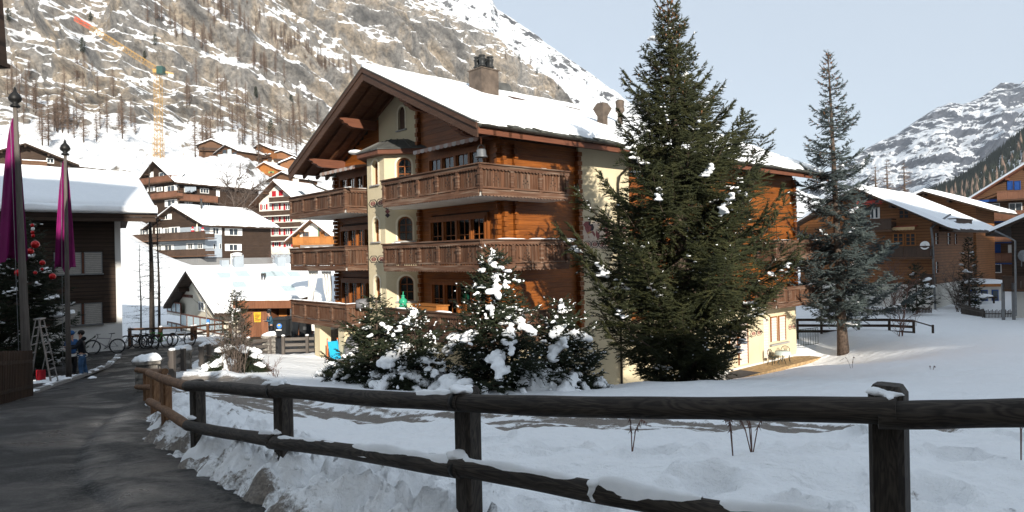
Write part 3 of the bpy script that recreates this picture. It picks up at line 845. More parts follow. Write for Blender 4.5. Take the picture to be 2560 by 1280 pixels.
for k in range(36): 
    x = V0 + .4 + k * .79
    g.tube([(x, E0 - .10 + .1 * math.cos(a), ez - .03 + .1 * math.sin(a)) for a in [math.pi + math.pi * j / 6 for j in range(7)]], .012, 4)
g.build('gutter_bracket', M['gutter'], gut)
# slate edge peeping out below the snow along the eave
rr = random.Random(5)
x = V0 + 1.6
while x < V1 - .2:
    w = rr.uniform(.35, .8); y0 = E0 - .12; dy = rr.uniform(.30, .62)
    zz = roof_z(y0) + .03 + rr.uniform(0, .06)
    MB().hexa([(x, y0, zz - .05), (x + w, y0, zz - .05), (x + w, y0 + dy, zz + RS * dy - .05), (x, y0 + dy, zz + RS * dy - .05), (x, y0, zz), (x + w, y0 - .02, zz), (x + w, y0 + dy, zz + RS * dy), (x, y0 + dy, zz + RS * dy)]).build('roof_slab', M['slate'], roof)
    x += w + rr.uniform(.02, .1)
def snow_sheet(x0, x1, yr, ye, zf, th, nx, ny, seed, lip=.10, wob=.25, name='roof_snow', parent=None, wob_r=0.0):
    """snow lying on a roof plane between ridge yr and eave ye; rounded, uneven edges"""
    u = np.linspace(0, 1, nx); v = np.linspace(0, 1, ny)
    U, Vv = np.meshgrid(u, v)
    X = x0 + (x1 - x0) * U
    sgn = np.sign(ye - yr); L = abs(ye - yr)
    wobble = wob * (fbm(X * .9, seed + 0 * X, 1, 4) * .6 + .35 * fbm(X * 3.1, seed + 0 * X, 2, 3))
    Yd = Vv * (L - np.clip(wobble + wob * .6, 0, None) * Vv ** 6)
    Yv = yr + sgn * Yd
    ed = np.minimum(np.minimum(U * abs(x1 - x0), (1 - U) * abs(x1 - x0)), (1 - Vv) * L)
    t_ = th * np.clip(1 - np.exp(-ed / (th * .35)), 0.0, 1) ** .5 * (1 + .16 * fbm(X * .45, Yv * .45, seed, 4)) + .01
    Z = zf(Yv) + t_
    drop = (ed < 1e-6)
    Z = np.where(drop, zf(Yv) - .02, Z)
    V = np.stack([X.ravel(), Yv.ravel(), Z.ravel()], 1)
    i = (np.arange(ny - 1)[:, None] * nx + np.arange(nx - 1)[None, :]).ravel()
    return link(name, np_mesh(name, V, np.stack([i, i + 1, i + nx + 1, i + nx], 1), M['roof_snow'], True), parent)
zrf = lambda y: RZ - RS * np.abs(y - RT)
snow_sheet(V0 - .04, V1 + .03, RT - .0, E0 - .02, zrf, .26, 200, 60, 3, wob=.35, parent=roof)
snow_sheet(V0 - .04, V1 + .03, RT + .0, E1 + .04, zrf, .24, 120, 40, 8, wob=.1, parent=roof)
rs = MB(); rs.tube([(V0 - .02 + (V1 - V0 + .04) * k / 30, RT, RZ + .15 + .02 * math.sin(k * 1.7)) for k in range(31)], .13, 8); rs.build('ridge_snow', M['roof_snow'], roof, True)

# chimney, vents, snow guards
cz = roof_z(5.0)
c_ = MB().box(3.55, 4.6, 4.45, 5.4, cz - .5, 10.50).build('chimney', M['copper'], chalet)
MB().box(3.50, 4.65, 4.40, 5.45, 10.502, 10.55).build('chimney_cap', M['copper'], c_)
for (px_, py_) in ((3.82, 4.72), (4.30, 4.70), (3.85, 5.12), (4.32, 5.14)):
    MB().lathe([(.02, 0), (.15, 0), (.15, .10), (.19, .12), (.19, .17), (.165, .19), (.13, .22), (.15, .44), (.175, .46), (.175, .51), (.12, .53), (.12, .58), (.17, .60), (.17, .64), (.0, .66)], (px_, py_, 10.55), 16).build('chimney_pot', M['pot'], c_, True)
def vent(s, t, h, r, kind):
    z = roof_z(t)
    if kind == 'hood':
        m_ = MB().box(s - r * .55, s + r * .55, t - r * .55, t + r * .55, z - .2, z + h * .5)
        a = [(s - r, t - r), (s + r, t - r), (s + r, t + r), (s - r, t + r)]; k = .5
        lo = [(s + (x - s) * .58, t + (y - t) * .58, z + h * .5) for x, y in a]; md = [(x, y, z + h * .78) for x, y in a]; hi = [(s + (x - s) * .55, t + (y - t) * .55, z + h) for x, y in a]
        m_.hexa(lo + md); m_.hexa(md + hi)
        m_.build('roof_vent', M['copper'], chalet)
    else:
        MB().lathe([(.0, -.2), (r * .55, -.2), (r * .6, h * .55), (r, h * .6), (r, h * .72), (r * .85, h * .74), (r * 1.0, h * .95), (r * .6, h), (0, h)], (s, t, z), 12).build('roof_vent', M['copper'], chalet, True)
p = CH.on_y(1506, 292, 1.7); vent(p[0], 1.7, 1.25, .33, 'hood')
p = CH.on_y(1550, 275, 2.6); vent(p[0], 2.6, 1.5, .24, 'pipe')
wpart('ridge_vent', MB().hexa([(5.6, 6.2, 9.9), (7.3, 6.2, 9.9), (7.3, 7.0, 9.9), (5.6, 7.0, 9.9), (5.9, 6.4, 10.62), (7.0, 6.4, 10.68), (7.0, 6.8, 10.68), (5.9, 6.8, 10.62)]), 'lead')
for (px_, py_) in ((1128, 201), (1298, 250), (1405, 250), (1436, 274), (1845, 358)):
    r_ = at(px_, py_, 1) - Vector((0, 0, EYE)); best = None
    for k in range(2400):
        d_ = 24 + k * .012; l_ = CH.loc(Vector((0, 0, EYE)) + r_ * d_)
        if l_.y <= RT and l_.z < roof_z(l_.y) + .25: best = l_; break
    if best:
        s_, t_ = best.x, best.y; z = roof_z(t_) + .23
        MB().add([(s_ - .45, t_ - .1, z - .05), (s_ + .6, t_ - .12, z - .10), (s_ + .6, t_ + .35, z + .17), (s_ - .45, t_ + .35, z + .17), (s_ - .45, t_ - .05, z + .10), (s_ + .6, t_ - .05, z + .05), (s_ + .6, t_ + .35, z + .22), (s_ - .45, t_ + .35, z + .24)],
                 [(0, 1, 5, 4), (1, 2, 6, 5), (4, 5, 6, 7), (3, 0, 4, 7)]).build('snow_guard', M['barge_wood'], roof)

# awnings over the top floor
def awning(t0, t1, z, out):
    a = MB(); n = max(3, round((t1 - t0) / .28)); pk = MB()
    for k in range(n):
        y0, y1 = t0 + (t1 - t0) * k / n, t0 + (t1 - t0) * (k + 1) / n
        mb = a if k % 2 else pk
        mb.hexa([(SG - .05, y0, z), (SG - .05, y1, z), (out, y1, z - .16), (out, y0, z - .16), (SG - .05, y0, z + .02), (SG - .05, y1, z + .02), (out, y1, z - .13), (out, y0, z - .13)])
        pts = [(out, y0, z - .13), (out, y1, z - .13)] + [(out, y1 + (y0 - y1) * j / 4, z - .26 - .05 * math.sin(math.pi * j / 4)) for j in range(5)]
        mb.prism(pts, (-.012, 0, 0))
    o = a.build('awning', M['awning_grey'], chalet); pk.build('awning_stripe', M['awning_pink'], o)
awning(.2, 4.7, 6.42, -.15); awning(9.5, 13.3, 6.35, -.35)
# hanging cowbell at the eave corner, downpipe, tower mural and ornament bands
bell = empty('hanging_bell', CH.w(S0 + .15, T0 + .1, 0), _A, label='old metal cooking-pot bell hanging from the roof corner', cat='bell')
zb = 5.22
MB().lathe([(.0, .30), (.13, .30), (.17, .26), (.18, .08), (.22, .03), (.235, 0.0), (.20, 0.0), (.17, .05)], (0, 0, zb), 16).build('bell_body', M['steel'], bell, True)
MB().tube([(.16 * math.cos(a), 0, zb + .28 + .17 * math.sin(a)) for a in [math.pi * k / 10 for k in range(11)]], .014, 6).build('handle', M['dark_metal'], bell)
MB().tube([(0, 0, zb + .45), (0, 0, 6.0)], .008, 5).build('chain', M['fascia_wood'], bell)
dp = [(7.7, E0 - .1, ez - .1), (7.7, E0 - .05, ez - .35), (7.7, -.9, ez - .75), (7.7, -.3, ez - 1.15), (7.7, -.19, ez - 1.5), (7.7, -.19, -5)]
MB().tube(dp, .055, 8).build('downpipe', M['gutter'], chalet, True)
MB().tube([(18.0, E0 - .1, ez - .1), (18.0, E0 - .05, ez - .4), (17.6, -.7, ez - .95), (16.8, -.2, ez - 1.2), (16.2, -.12, ez - 1.25)], .055, 8).build('downpipe', M['gutter'], chalet, True)
MB().tube([(-.4, TL + 1.0, 6.0), (-.1, TL + .6, 5.6), (.5, TL + .2, 5.3), (SG, TL + .15, 5.0)], .05, 8).build('downpipe', M['gutter'], chalet, True)

def hex_band(P, x0, x1, z, h, n, ring=.17):
    """chain of interlaced hexagons; P(x,z,d) maps to the wall"""
    dark, mid = MB(), MB(); w = (x1 - x0) / n
    for k in range(n):
        cx = x0 + w * (k + .5)
        for sc, mb in ((1.0, dark), (.55, mid)):
            o_ = [(-.62, 0), (-.3, .5), (.3, .5), (.62, 0), (.3, -.5), (-.3, -.5)]
            for i in range(6):
                (xa, za), (xb, zb_) = o_[i], o_[(i + 1) % 6]
                k1, k2 = sc, sc - ring * (1.6 if sc < 1 else 1)
                mb.prism([P(cx + xa * w * k1, z + za * h * k1, 0.0), P(cx + xb * w * k1, z + zb_ * h * k1, 0.0), P(cx + xb * w * k2, z + zb_ * h * k2, 0.0), P(cx + xa * w * k2, z + za * h * k2, 0.0)], P(0, 0, .006) - P(0, 0, 0))
        mid.prism([P(cx - .12 * w, z - .06 * h, 0), P(cx + .12 * w, z - .06 * h, 0), P(cx + .12 * w, z + .06 * h, 0), P(cx - .12 * w, z + .06 * h, 0)], P(0, 0, .006) - P(0, 0, 0))
    o = dark.build('ornament_band', M['mural_black'], chalet); mid.build('ornament_fill', M['mural_red'], o)
Pl = lambda x, z, d: Vector((x, -.092 - d, z))
Pb = lambda x, z, d: Vector((x, -.032 - d, z))
Pf = lambda x, z, d: Vector((SB - .002 - d, x, z))
Uq = Vector((-q2, q2, 0)); Pc = lambda x, z, d: Vector((SG, TB - (SG - SB), 0)) + Uq * x + Vector((-q2, -q2, 0)) * (.002 + d) + Vector((0, 0, z))
hex_band(Pf, TB + .02, TA - .15, 4.22, .36, 2); hex_band(Pf, TB + .0, TA - .12, 1.62, .33, 2)
hex_band(Pc, cl - .36, cl - .02, 4.15, .30, 1); hex_band(Pc, cl - .36, cl - .02, 1.62, .30, 1)
for k in range(3): 
    d_ = MB(); z = 3.95 - k * .17; d_.prism([Pc(cl - .24, z, 0), Pc(cl - .12, z + .12, 0), Pc(cl, z, 0), Pc(cl - .12, z - .12, 0)], Pc(0, 0, .005) - Pc(0, 0, 0)); d_.build('ornament_drop', M['mural_red' if k % 2 else 'mural_black'], chalet)
mu = MB(); mu.prism([Pl(5.35, 1.90, 0), Pl(8.4, 1.90, 0), Pl(8.4, 3.12, 0), Pl(5.35, 3.12, 0)], (0, -.004, 0)); mural = mu.build('mural', M['mural_pale'], chalet)
rm = random.Random(11)
for k in range(26):
    cx, cz_ = rm.uniform(5.5, 8.2), rm.uniform(2.38, 3.0); a0 = rm.uniform(0, 3); pts = []
    for j in range(5):
        a_ = a0 + j * 1.2566; r_ = rm.uniform(.08, .27); pts.append(Pl(min(8.38, max(5.37, cx + r_ * math.cos(a_))), min(3.10, max(2.28, cz_ + r_ * math.sin(a_))), .003 + k * .0006))
    MB().prism(pts, (0, -.0004, 0)).build('painted_shape', M[('mural_red', 'mural_black', 'mural_ochre', 'mural_red', 'mural_pale')[k % 5]], mural)
hex_band(lambda x, z, d: Vector((x, -.098 - d, z)), 5.4, 8.3, 2.10, .30, 6)

# basement of the wing: shutter windows, doors, terrace
M['shutter_pale'] = plain('roller_shutter', (0.58, 0.50, 0.44), 0.6, 0.05)
def roller(axis_p, x0, x1, z0, z1, parent, mat, n, frame_mat, thick=.02, name='roller_shutter', fw=.06):
    """box frame with single shutter slats; axis_p maps (x, out, z)"""
    fr = MB()
    def bx(mb, xa, xb, d0, d1, za, zb_):
        mb.hexa([axis_p(xa, d0, za), axis_p(xb, d0, za), axis_p(xb, d1, za), axis_p(xa, d1, za), axis_p(xa, d0, zb_), axis_p(xb, d0, zb_), axis_p(xb, d1, zb_), axis_p(xa, d1, zb_)])
    bx(fr, x0 - fw, x0, 0, .07, z0, z1 + fw); bx(fr, x1, x1 + fw, 0, .07, z0, z1 + fw); bx(fr, x0, x1, 0, .07, z1, z1 + fw)
    o = fr.build(name, M[frame_mat], parent)
    bk = MB(); bx(bk, x0, x1, .004, .010, z0, z1); bk.build('backing', M['room'], o)
    h = (z1 - z0) / n
    for k in range(n):
        s = MB(); za = z0 + h * k
        s.hexa([axis_p(x0, .012, za + .006), axis_p(x1, .012, za + .006), axis_p(x1, .045, za + .004), axis_p(x0, .045, za + .004),
                axis_p(x0, .012, za + h * .93), axis_p(x1, .012, za + h * .93), axis_p(x1, .030, za + h * .93), axis_p(x0, .030, za + h * .93)])
        s.build('slat', M[mat], o)
    return o
ap = lambda x, d, z: Vector((x, -.03 - d, z))
def ws(px, py): return CH.on_y(px, py, -.03)
for (xa, ya, xb, yb) in ((1822, 805, 1841, 868), (1845, 795, 1868, 908), (1907, 798, 1920, 896), (1926, 795, 1941, 852), (1946, 792, 1962, 849)):
    s0, zt = ws(xa, ya); s1, zb_ = ws(xb, yb)
    roller(ap, s0, s1, zb_, -2.35, chalet, 'shutter_pale', max(8, int((-2.35 - zb_) / .15)), 'trim_wood' if xa != 1907 else 'reveal')
wpart('window_sill', MB().box(ws(1923, 855)[0], ws(1968, 850)[0], -.2, .0, -4.02, -3.93), 'grey_stone'); wpart('window_sill', MB().box(ws(1818, 875)[0], ws(1844, 870)[0], -.2, .0, -3.95, -3.86), 'grey_stone')
hex_band(Pb, 19.5, 20.8, -3.1, .34, 2); hex_band(Pb, 24.05, 25.0, -3.1, .34, 2)
wpart('plinth', MB().box(15.5, SE, -.06, 0, -5.6, -4.85), 'concrete')
M['terrace'] = plain('ochre_paving', (0.33, 0.22, 0.11), 0.9, 0.3, 6)
ter = MB().box(12, 26.5, -1.5, -.06, -5.3, -4.955).build('terrace', M['terrace'], None); ter.location = CH.o; ter.rotation_euler = (0, 0, _A); tag(ter, kind='structure')
# pillars under the left balconies
for t in (12.0, 9.4):
    wpart('pillar', MB().box(S0 + .15, S0 + .75, t, t + .6, -4.6, -1.62), 'cream')
Pp = lambda x, z, d: Vector((S0 + .15 + x, 9.4 - .003 - d, z))
hex_band(Pp, .08, .52, -2.6, .4, 1)
# ------------------------------------------------------------------ mountains
def rock_snow(name, rocks, thr=(0.52, 0.66), scale=0.02, streak=0.25, nscale=0.05, nz_amp=0.5, snowcol=(0.86, 0.88, 0.91), bump=1.0, bdist=3.0):
    t = NT(name)
    g = t.n('ShaderNodeNewGeometry'); pos = g.outputs['Position']
    sep = t.n('ShaderNodeSeparateXYZ'); t.l(g.outputs['Normal'], sep.inputs[0])
    n1 = t.noise(pos, nscale, 8, 0.68, 0.4)
    n2 = t.noise(pos, nscale * 9, 6, 0.75)
    nz = t.math('ADD', sep.outputs['Z'], t.math('MULTIPLY', t.math('SUBTRACT', n1, 0.5), nz_amp))
    nz = t.math('ADD', nz, t.math('MULTIPLY', t.math('SUBTRACT', n2, 0.5), nz_amp * 1.1))
    sm = t.ramp(nz, [(thr[0], 0.0), (thr[1], 1.0)])
    st = t.noise(t.scaled(pos, (1.0, 1.0, streak)), scale * 2.2, 7, 0.65, 0.8)
    rc = t.ramp(st, [(0.30, rocks[0]), (0.46, rocks[1]), (0.58, rocks[2]), (0.72, rocks[3])])
    fine = t.noise(pos, scale * 22, 6, 0.75)
    rc = t.mix(t.ramp(fine, [(0.35, 0.75), (0.6, 0.0)]), rc, tuple(x * .35 for x in rocks[0]))
    t.col(t.mix(sm, rc, snowcol)).rough(0.85).spec(0.15)
    t.bump(t.math('ADD', fine, t.math('MULTIPLY', st, 1.5)), bump, bdist)
    return t.m
M['cliff'] = rock_snow('limestone_cliff', [(0.15, 0.148, 0.145), (0.27, 0.257, 0.240), (0.37, 0.310, 0.240), (0.36, 0.350, 0.338)], (0.635, 0.725), 0.012, .36, .07, .30)
def streak_rock(name, rock0, rock1, rot, sc, thr):
    t = NT(name); g = t.n('ShaderNodeNewGeometry'); pos = g.outputs['Position']
    mp = t.n('ShaderNodeMapping'); mp.inputs['Rotation'].default_value = (0, rot, 0); t.l(pos, mp.inputs['Vector'])
    st = t.noise(t.scaled(mp.outputs[0], (sc * .22, sc * .5, sc)), 1.0, 9, .66, .5)
    sep = t.n('ShaderNodeSeparateXYZ'); t.l(g.outputs['Normal'], sep.inputs[0])
    big = t.noise(pos, .0016, 5, .6)
    m_ = t.math('ADD', t.math('ADD', t.math('MULTIPLY', st, 1.1), t.math('MULTIPLY', sep.outputs['Z'], .45)), t.math('MULTIPLY', big, .6))
    sm = t.ramp(t.math('MULTIPLY', m_, .5), [(thr, 0.0), (thr + .035, 1.0)])
    f = t.noise(pos, .03, 7, .7)
    t.col(t.mix(sm, t.ramp(f, [(0.3, rock0), (0.7, rock1)]), (0.84, 0.87, 0.91))).rough(.9).spec(.1).bump(t.math('ADD', f, st), 1.0, 18)
    return t.m
M['far_rock'] = streak_rock('far_rock', (0.030, 0.038, 0.055), (0.115, 0.125, 0.15), math.radians(-38), .030, .572)
M['snow_peak'] = streak_rock('snow_peak', (0.05, 0.055, 0.065), (0.16, 0.16, 0.165), math.radians(30), .07, .485)

def sheet(name, cols, nu, nw, mat, disp, power=1.0):
    """terrain sheet through profile columns: cols = [(px, [(Y, py), ...])] (same number of knots)"""
    pxs = np.array([c[0] for c in cols], float)
    K = len(cols[0][1])
    Yk = np.array([[k[0] for k in c[1]] for c in cols], float); Pk = np.array([[k[1] for k in c[1]] for c in cols], float)
    u = np.linspace(pxs[0], pxs[-1], nu); w = np.linspace(0, K - 1, nw)
    def interp(T):
        A = np.stack([np.interp(u, pxs, T[:, k]) for k in range(K)], 1)        # nu x K
        i = np.clip(w.astype(int), 0, K - 2); f = w - i
        p0 = A[:, np.clip(i - 1, 0, K - 1)]; p1 = A[:, i]; p2 = A[:, i + 1]; p3 = A[:, np.clip(i + 2, 0, K - 1)]
        cr = .5 * (2 * p1 + (p2 - p0) * f + (2 * p0 - 5 * p1 + 4 * p2 - p3) * f ** 2 + (3 * p1 - p0 - 3 * p2 + p3) * f ** 3)
        return .5 * cr + .5 * (p1 + (p2 - p1) * f)
    Y, PY = interp(Yk), interp(Pk); PX = np.repeat(u[:, None], nw, 1)
    a, b = (PX - 1280) / FOC, (640 - PY) / FOC
    X = Y * (a * _r.x + b * _u.x); Z = EYE + Y * (a * _r.z + b * _u.z)
    X, Yo, Z = disp(X, Y, Z, PX, PY, np.repeat(w[None, :], nu, 0))
    V = np.stack([X.ravel(), Yo.ravel(), Z.ravel()], 1)
    i = (np.arange(nu - 1)[:, None] * nw + np.arange(nw - 1)[None, :]).ravel()
    me = np_mesh(name, V, np.stack([i, i + nw, i + nw + 1, i + 1], 1), mat, True)
    o = link(name, me); tag(o, kind='structure')
    return o, X, Yo, Z
def cliff_disp(X, Y, Z, PX, PY, Wk):
    rockw = sstep(1.6, 2.3, Wk) * (1 - .6 * sstep(4.2, 5.0, Wk)) * (.75 + .25 * sstep(-200, 300, PX))
    warp = 34 * fbm(X * .008, Y * .008, Z * .008, 4)
    h = Z + .80 * X + .10 * Y + warp
    sc = .6 + .4 * sstep(300, 700, Y)
    f = h / (50 * sc); fr = f - np.floor(f)
    ter = (sstep(0, .62, fr) - fr) * 74 * sc                # riser then ledge
    f2 = (h + 12 * fbm(X * .03, Y * .03, Z * .03, 3)) / (19 * sc); fr2 = f2 - np.floor(f2); ter2 = (sstep(0, .6, fr2) - fr2) * 17 * sc * (.4 + .9 * np.clip(fbm(X * .01, Y * .01, Z * .01 + 7, 2) + .4, 0, 1))
    rough = 6 * fbm(X * .02, Y * .02, Z * .014, 5, .5) + 3.2 * fbm(X * .09, Y * .09, Z * .05, 4, .62)
    small = 2.8 * fbm(X * .035, Y * .035, Z * .035, 4) + 1.5 * fbm(X * .2, Y * .2, Z * .2, 3)
    gul = np.abs(fbm(X * .012 + Z * .004, Y * .006, 3, 3)) * -22
    d = rockw * (ter * .9 + ter2 + rough * 1.3 + gul)
    dz = (1 - rockw) * small
    return X + .28 * d * .8, Y - .85 * d, Z + dz + .18 * d
cols = [(-220, [(120, 500), (185, 400), (255, 300), (330, 215), (430, -100), (520, -330)]),
        (0, [(125, 490), (185, 400), (262, 300), (345, 205), (455, -60), (560, -260)]),
        (300, [(135, 480), (190, 400), (285, 305), (375, 205), (490, -40), (620, -250)]),
        (600, [(150, 480), (225, 400), (325, 325), (430, 255), (570, 0), (740, -220)]),
        (800, [(170, 510), (255, 440), (375, 370), (500, 325), (690, 60), (900, -120)]),
        (1000, [(200, 530), (320, 450), (460, 390), (600, 340), (800, 80), (1000, -40)]),
        (1150, [(240, 540), (380, 460), (530, 395), (690, 340), (880, 110), (1040, 40)]),
        (1240, [(260, 540), (420, 460), (580, 400), (740, 345), (915, 150), (1030, 95)]),
        (1320, [(300, 550), (470, 470), (640, 410), (790, 350), (935, 200), (1000, 160)]),
        (1400, [(350, 560), (510, 490), (690, 430), (830, 370), (955, 270), (995, 240)]),
        (1480, [(380, 580), (560, 520), (740, 470), (860, 420), (970, 350), (1000, 330)]),
        (1600, [(400, 600), (600, 560), (780, 520), (900, 490), (990, 450), (1010, 440)])]
mountain, MX, MY, MZ = sheet('mountain', cols, 620, 470, M['cliff'], cliff_disp)

def peak_disp(amp, fx):
    def f(X, Y, Z, PX, PY, Wk):
        r = 1 - np.abs(fbm(X * fx, Y * fx * .6, Z * fx, 6, .55)); d = amp * (r - .6) * sstep(0, .6, Wk)
        return X - d * .2, Y - d * .9, Z + d * .12
    return f
ridge = [(900, -220), (1050, -90), (1170, -45), (1225, -8), (1245, 28), (1300, 66), (1340, 92), (1400, 138), (1480, 192), (1560, 248), (1640, 300), (1760, 370), (1900, 440), (2150, 530)]
o_, *_ = sheet('snowy_peak', [(px, [(900, max(py + 420, 470)), (1300, py + 250), (1700, py + 110), (2000, py + 12), (2080, py), (2400, py + 60)]) for px, py in ridge], 330, 150, M['snow_peak'], peak_disp(60, .006))
ridge = [(1850, 560), (1980, 495), (2060, 440), (2130, 395), (2190, 362), (2240, 338), (2290, 305), (2330, 278), (2362, 266), (2395, 270), (2440, 254), (2475, 228), (2500, 209), (2515, 212), (2535, 220), (2560, 203), (2620, 175), (2760, 120), (2950, 60)]
o_, *_ = sheet('far_mountain', [(px, [(1500, 640), (2000, max(py + 230, 510)), (2600, py + 130 + (560 - py) * .1), (3300, py + 14), (3450, py), (4000, py + 60)]) for px, py in ridge], 420, 230, M['far_rock'], peak_disp(150, .0032))
M['dark_slope'] = rock_snow('wooded_slope', [(0.012, 0.014, 0.017), (0.02, 0.022, 0.025), (0.03, 0.032, 0.035), (0.05, 0.05, 0.05)], (0.62, 0.80), 0.02, .7, .03, .5)
ridge = [(2080, 560), (2200, 525), (2300, 492), (2380, 460), (2440, 425), (2500, 378), (2560, 330), (2660, 262), (2850, 150)]
slope_o, SX, SY, SZ = sheet('wooded_slope', [(px, [(500, 620), (650, max(py + 70, 520)), (820, py + 25), (960, py), (1150, py + 50)]) for px, py in ridge], 200, 120, M['dark_slope'], peak_disp(14, .02))

# ------------------------------------------------------------------ unseen buildings and a rise added behind the camera to shade the foreground
_hd = Vector((-SUN_H.x, -SUN_H.y, 0)); _hp = Vector((_hd.y, -_hd.x, 0))
SHF = Frame((0, 0, 0), math.atan2(_hp.y, _hp.x))            # x across the light, y along it
M['shade_building_wall'] = stucco('shade_building_plaster', (0.55, 0.52, 0.46), 10, .3)
def add_shade_building(name, x0, x1, y0, y1, top, label):  # unseen building put in only to cast shade
    e = SHF.empty(name, label=label, cat='shade_building')
    MB().box(x0, x1, y0, y1, -6, top - 2.5).build('wall', M['shade_building_wall'], e)
    ym = (y0 + y1) / 2
    MB().prism([(x0 - 1, y0 - 1, top - 2.6), (x0 - 1, y1 + 1, top - 2.6), (x0 - 1, ym, top)], (x1 - x0 + 2, 0, 0)).build('roof', M['snow'], e)
    n = int((x1 - x0) / 4); k2 = int((top - 4) / 3)
    for i in range(n):
        for k in range(k2):
            xx = x0 + 2 + i * 4; ubox('window', xx - .7, xx + .7, y1 - .02, y1 + .05, 1.0 + k * 3, 2.4 + k * 3, M['far_glass'], e)
    return e
add_shade_building('shade_building', -60, -9.0, -10, 3, 21.4, 'unseen pale plastered building added behind the viewer at left to cast shade')
add_shade_building('shade_building', -8.8, -3.4, -15, -4, 15.5, 'unseen narrow plastered annex added behind the viewer to cast shade')
add_shade_building('shade_building', -3.2, 32.2, -48, -34, 18.9, 'unseen long plastered building added behind the viewer to cast shade')
def shade_hill_z(x, y):  # unseen rise, added to shade the field and right-hand houses
    q = x * _hp.x + y * _hp.y; a = x * _hd.x + y * _hd.y
    return -8 + 54 * sstep(30.5, 33.5, q + .8 * fbm(x * .08, y * .08, 1, 3)) * np.exp(-((a + 72) / 22.0) ** 2) + 1.5 * fbm(x * .06, y * .06, 4, 4)
o_ = link('hill', grid_mesh('hill', np.arange(0, 190, 2.0), np.arange(-150, 60, 2.5), shade_hill_z, M['snow'])); tag(o_, kind='structure')
# ------------------------------------------------------------------ trees
def foliage(name, a, b, c, scale=3.0):
    t = NT(name); n = t.noise(t.pos(), scale, 4); 
    t.col(t.ramp(n, [(0.3, a), (0.5, b), (0.72, c)])).rough(0.65).spec(0.2)
    return t.m
M['spruce'] = foliage('spruce_needles', (0.009, 0.012, 0.004), (0.023, 0.027, 0.009), (0.052, 0.050, 0.017))
M['fir'] = foliage('dark_needles', (0.007, 0.011, 0.006), (0.017, 0.024, 0.011), (0.034, 0.040, 0.017))
M['blue_spruce'] = foliage('blue_needles', (0.022, 0.032, 0.031), (0.048, 0.063, 0.062), (0.090, 0.105, 0.100))
M['bark'] = plain('bark', (0.085, 0.062, 0.048), 0.9, 0.4, 9, 0, .2, .8)
M['larch'] = plain('larch_twigs', (0.185, 0.128, 0.094), 0.9, 0.25, .4)
M['twig'] = plain('bare_twigs', (0.105, 0.080, 0.066), 0.9, 0.3, 5)
M['twig_red'] = plain('reddish_twigs', (0.145, 0.080, 0.062), 0.9, 0.3, 5)
M['twig_dark'] = plain('dark_twigs', (0.042, 0.034, 0.029), 0.9, 0.3, 5)
M['cone'] = plain('spruce_cones', (0.24, 0.115, 0.055), 0.8, 0.2, 8)
def spikes(P0, P1, r, name, mat, n=3):
    """thin pyramids from P0 (base) to P1 (tip)"""
    P0 = np.asarray(P0, float); P1 = np.asarray(P1, float); r = np.broadcast_to(np.asarray(r, float), (len(P0),))
    d = P1 - P0; d /= np.maximum(np.linalg.norm(d, axis=1, keepdims=True), 1e-9)
    h = np.where(np.abs(d[:, 2:3]) < .9, np.array([[0, 0, 1.]]), np.array([[1., 0, 0]]))
    a = np.cross(d, h); a /= np.maximum(np.linalg.norm(a, axis=1, keepdims=True), 1e-9); b = np.cross(d, a)
    V = [P0 + (a * math.cos(2 * math.pi * k / n) + b * math.sin(2 * math.pi * k / n)) * r[:, None] for k in range(n)] + [P1]
    N = len(P0); V = np.concatenate(V); i = np.arange(N)
    Fs = np.concatenate([np.stack([i + k * N, i + ((k + 1) % n) * N, i + n * N], 1) for k in range(n)])
    return np_mesh(name, V, Fs, mat)
def rods(P0, P1, r0, r1, name, mat, n=3):
    P0 = np.asarray(P0, float); P1 = np.asarray(P1, float)
    r0 = np.broadcast_to(np.asarray(r0, float), (len(P0),)); r1 = np.broadcast_to(np.asarray(r1, float), (len(P0),))
    d = P1 - P0; d /= np.maximum(np.linalg.norm(d, axis=1, keepdims=True), 1e-9)
    h = np.where(np.abs(d[:, 2:3]) < .9, np.array([[0, 0, 1.]]), np.array([[1., 0, 0]]))
    a = np.cross(d, h); a /= np.maximum(np.linalg.norm(a, axis=1, keepdims=True), 1e-9); b = np.cross(d, a)
    V, N, i = [], len(P0), np.arange(len(P0))
    for P, r in ((P0, r0), (P1, r1)):
        for k in range(n): V.append(P + (a * math.cos(2 * math.pi * k / n) + b * math.sin(2 * math.pi * k / n)) * r[:, None])
    Fs = np.concatenate([np.stack([i + k * N, i + ((k + 1) % n) * N, i + (n + (k + 1) % n) * N, i + (n + k) * N], 1) for k in range(n)])
    return np_mesh(name, np.concatenate(V), Fs, mat)
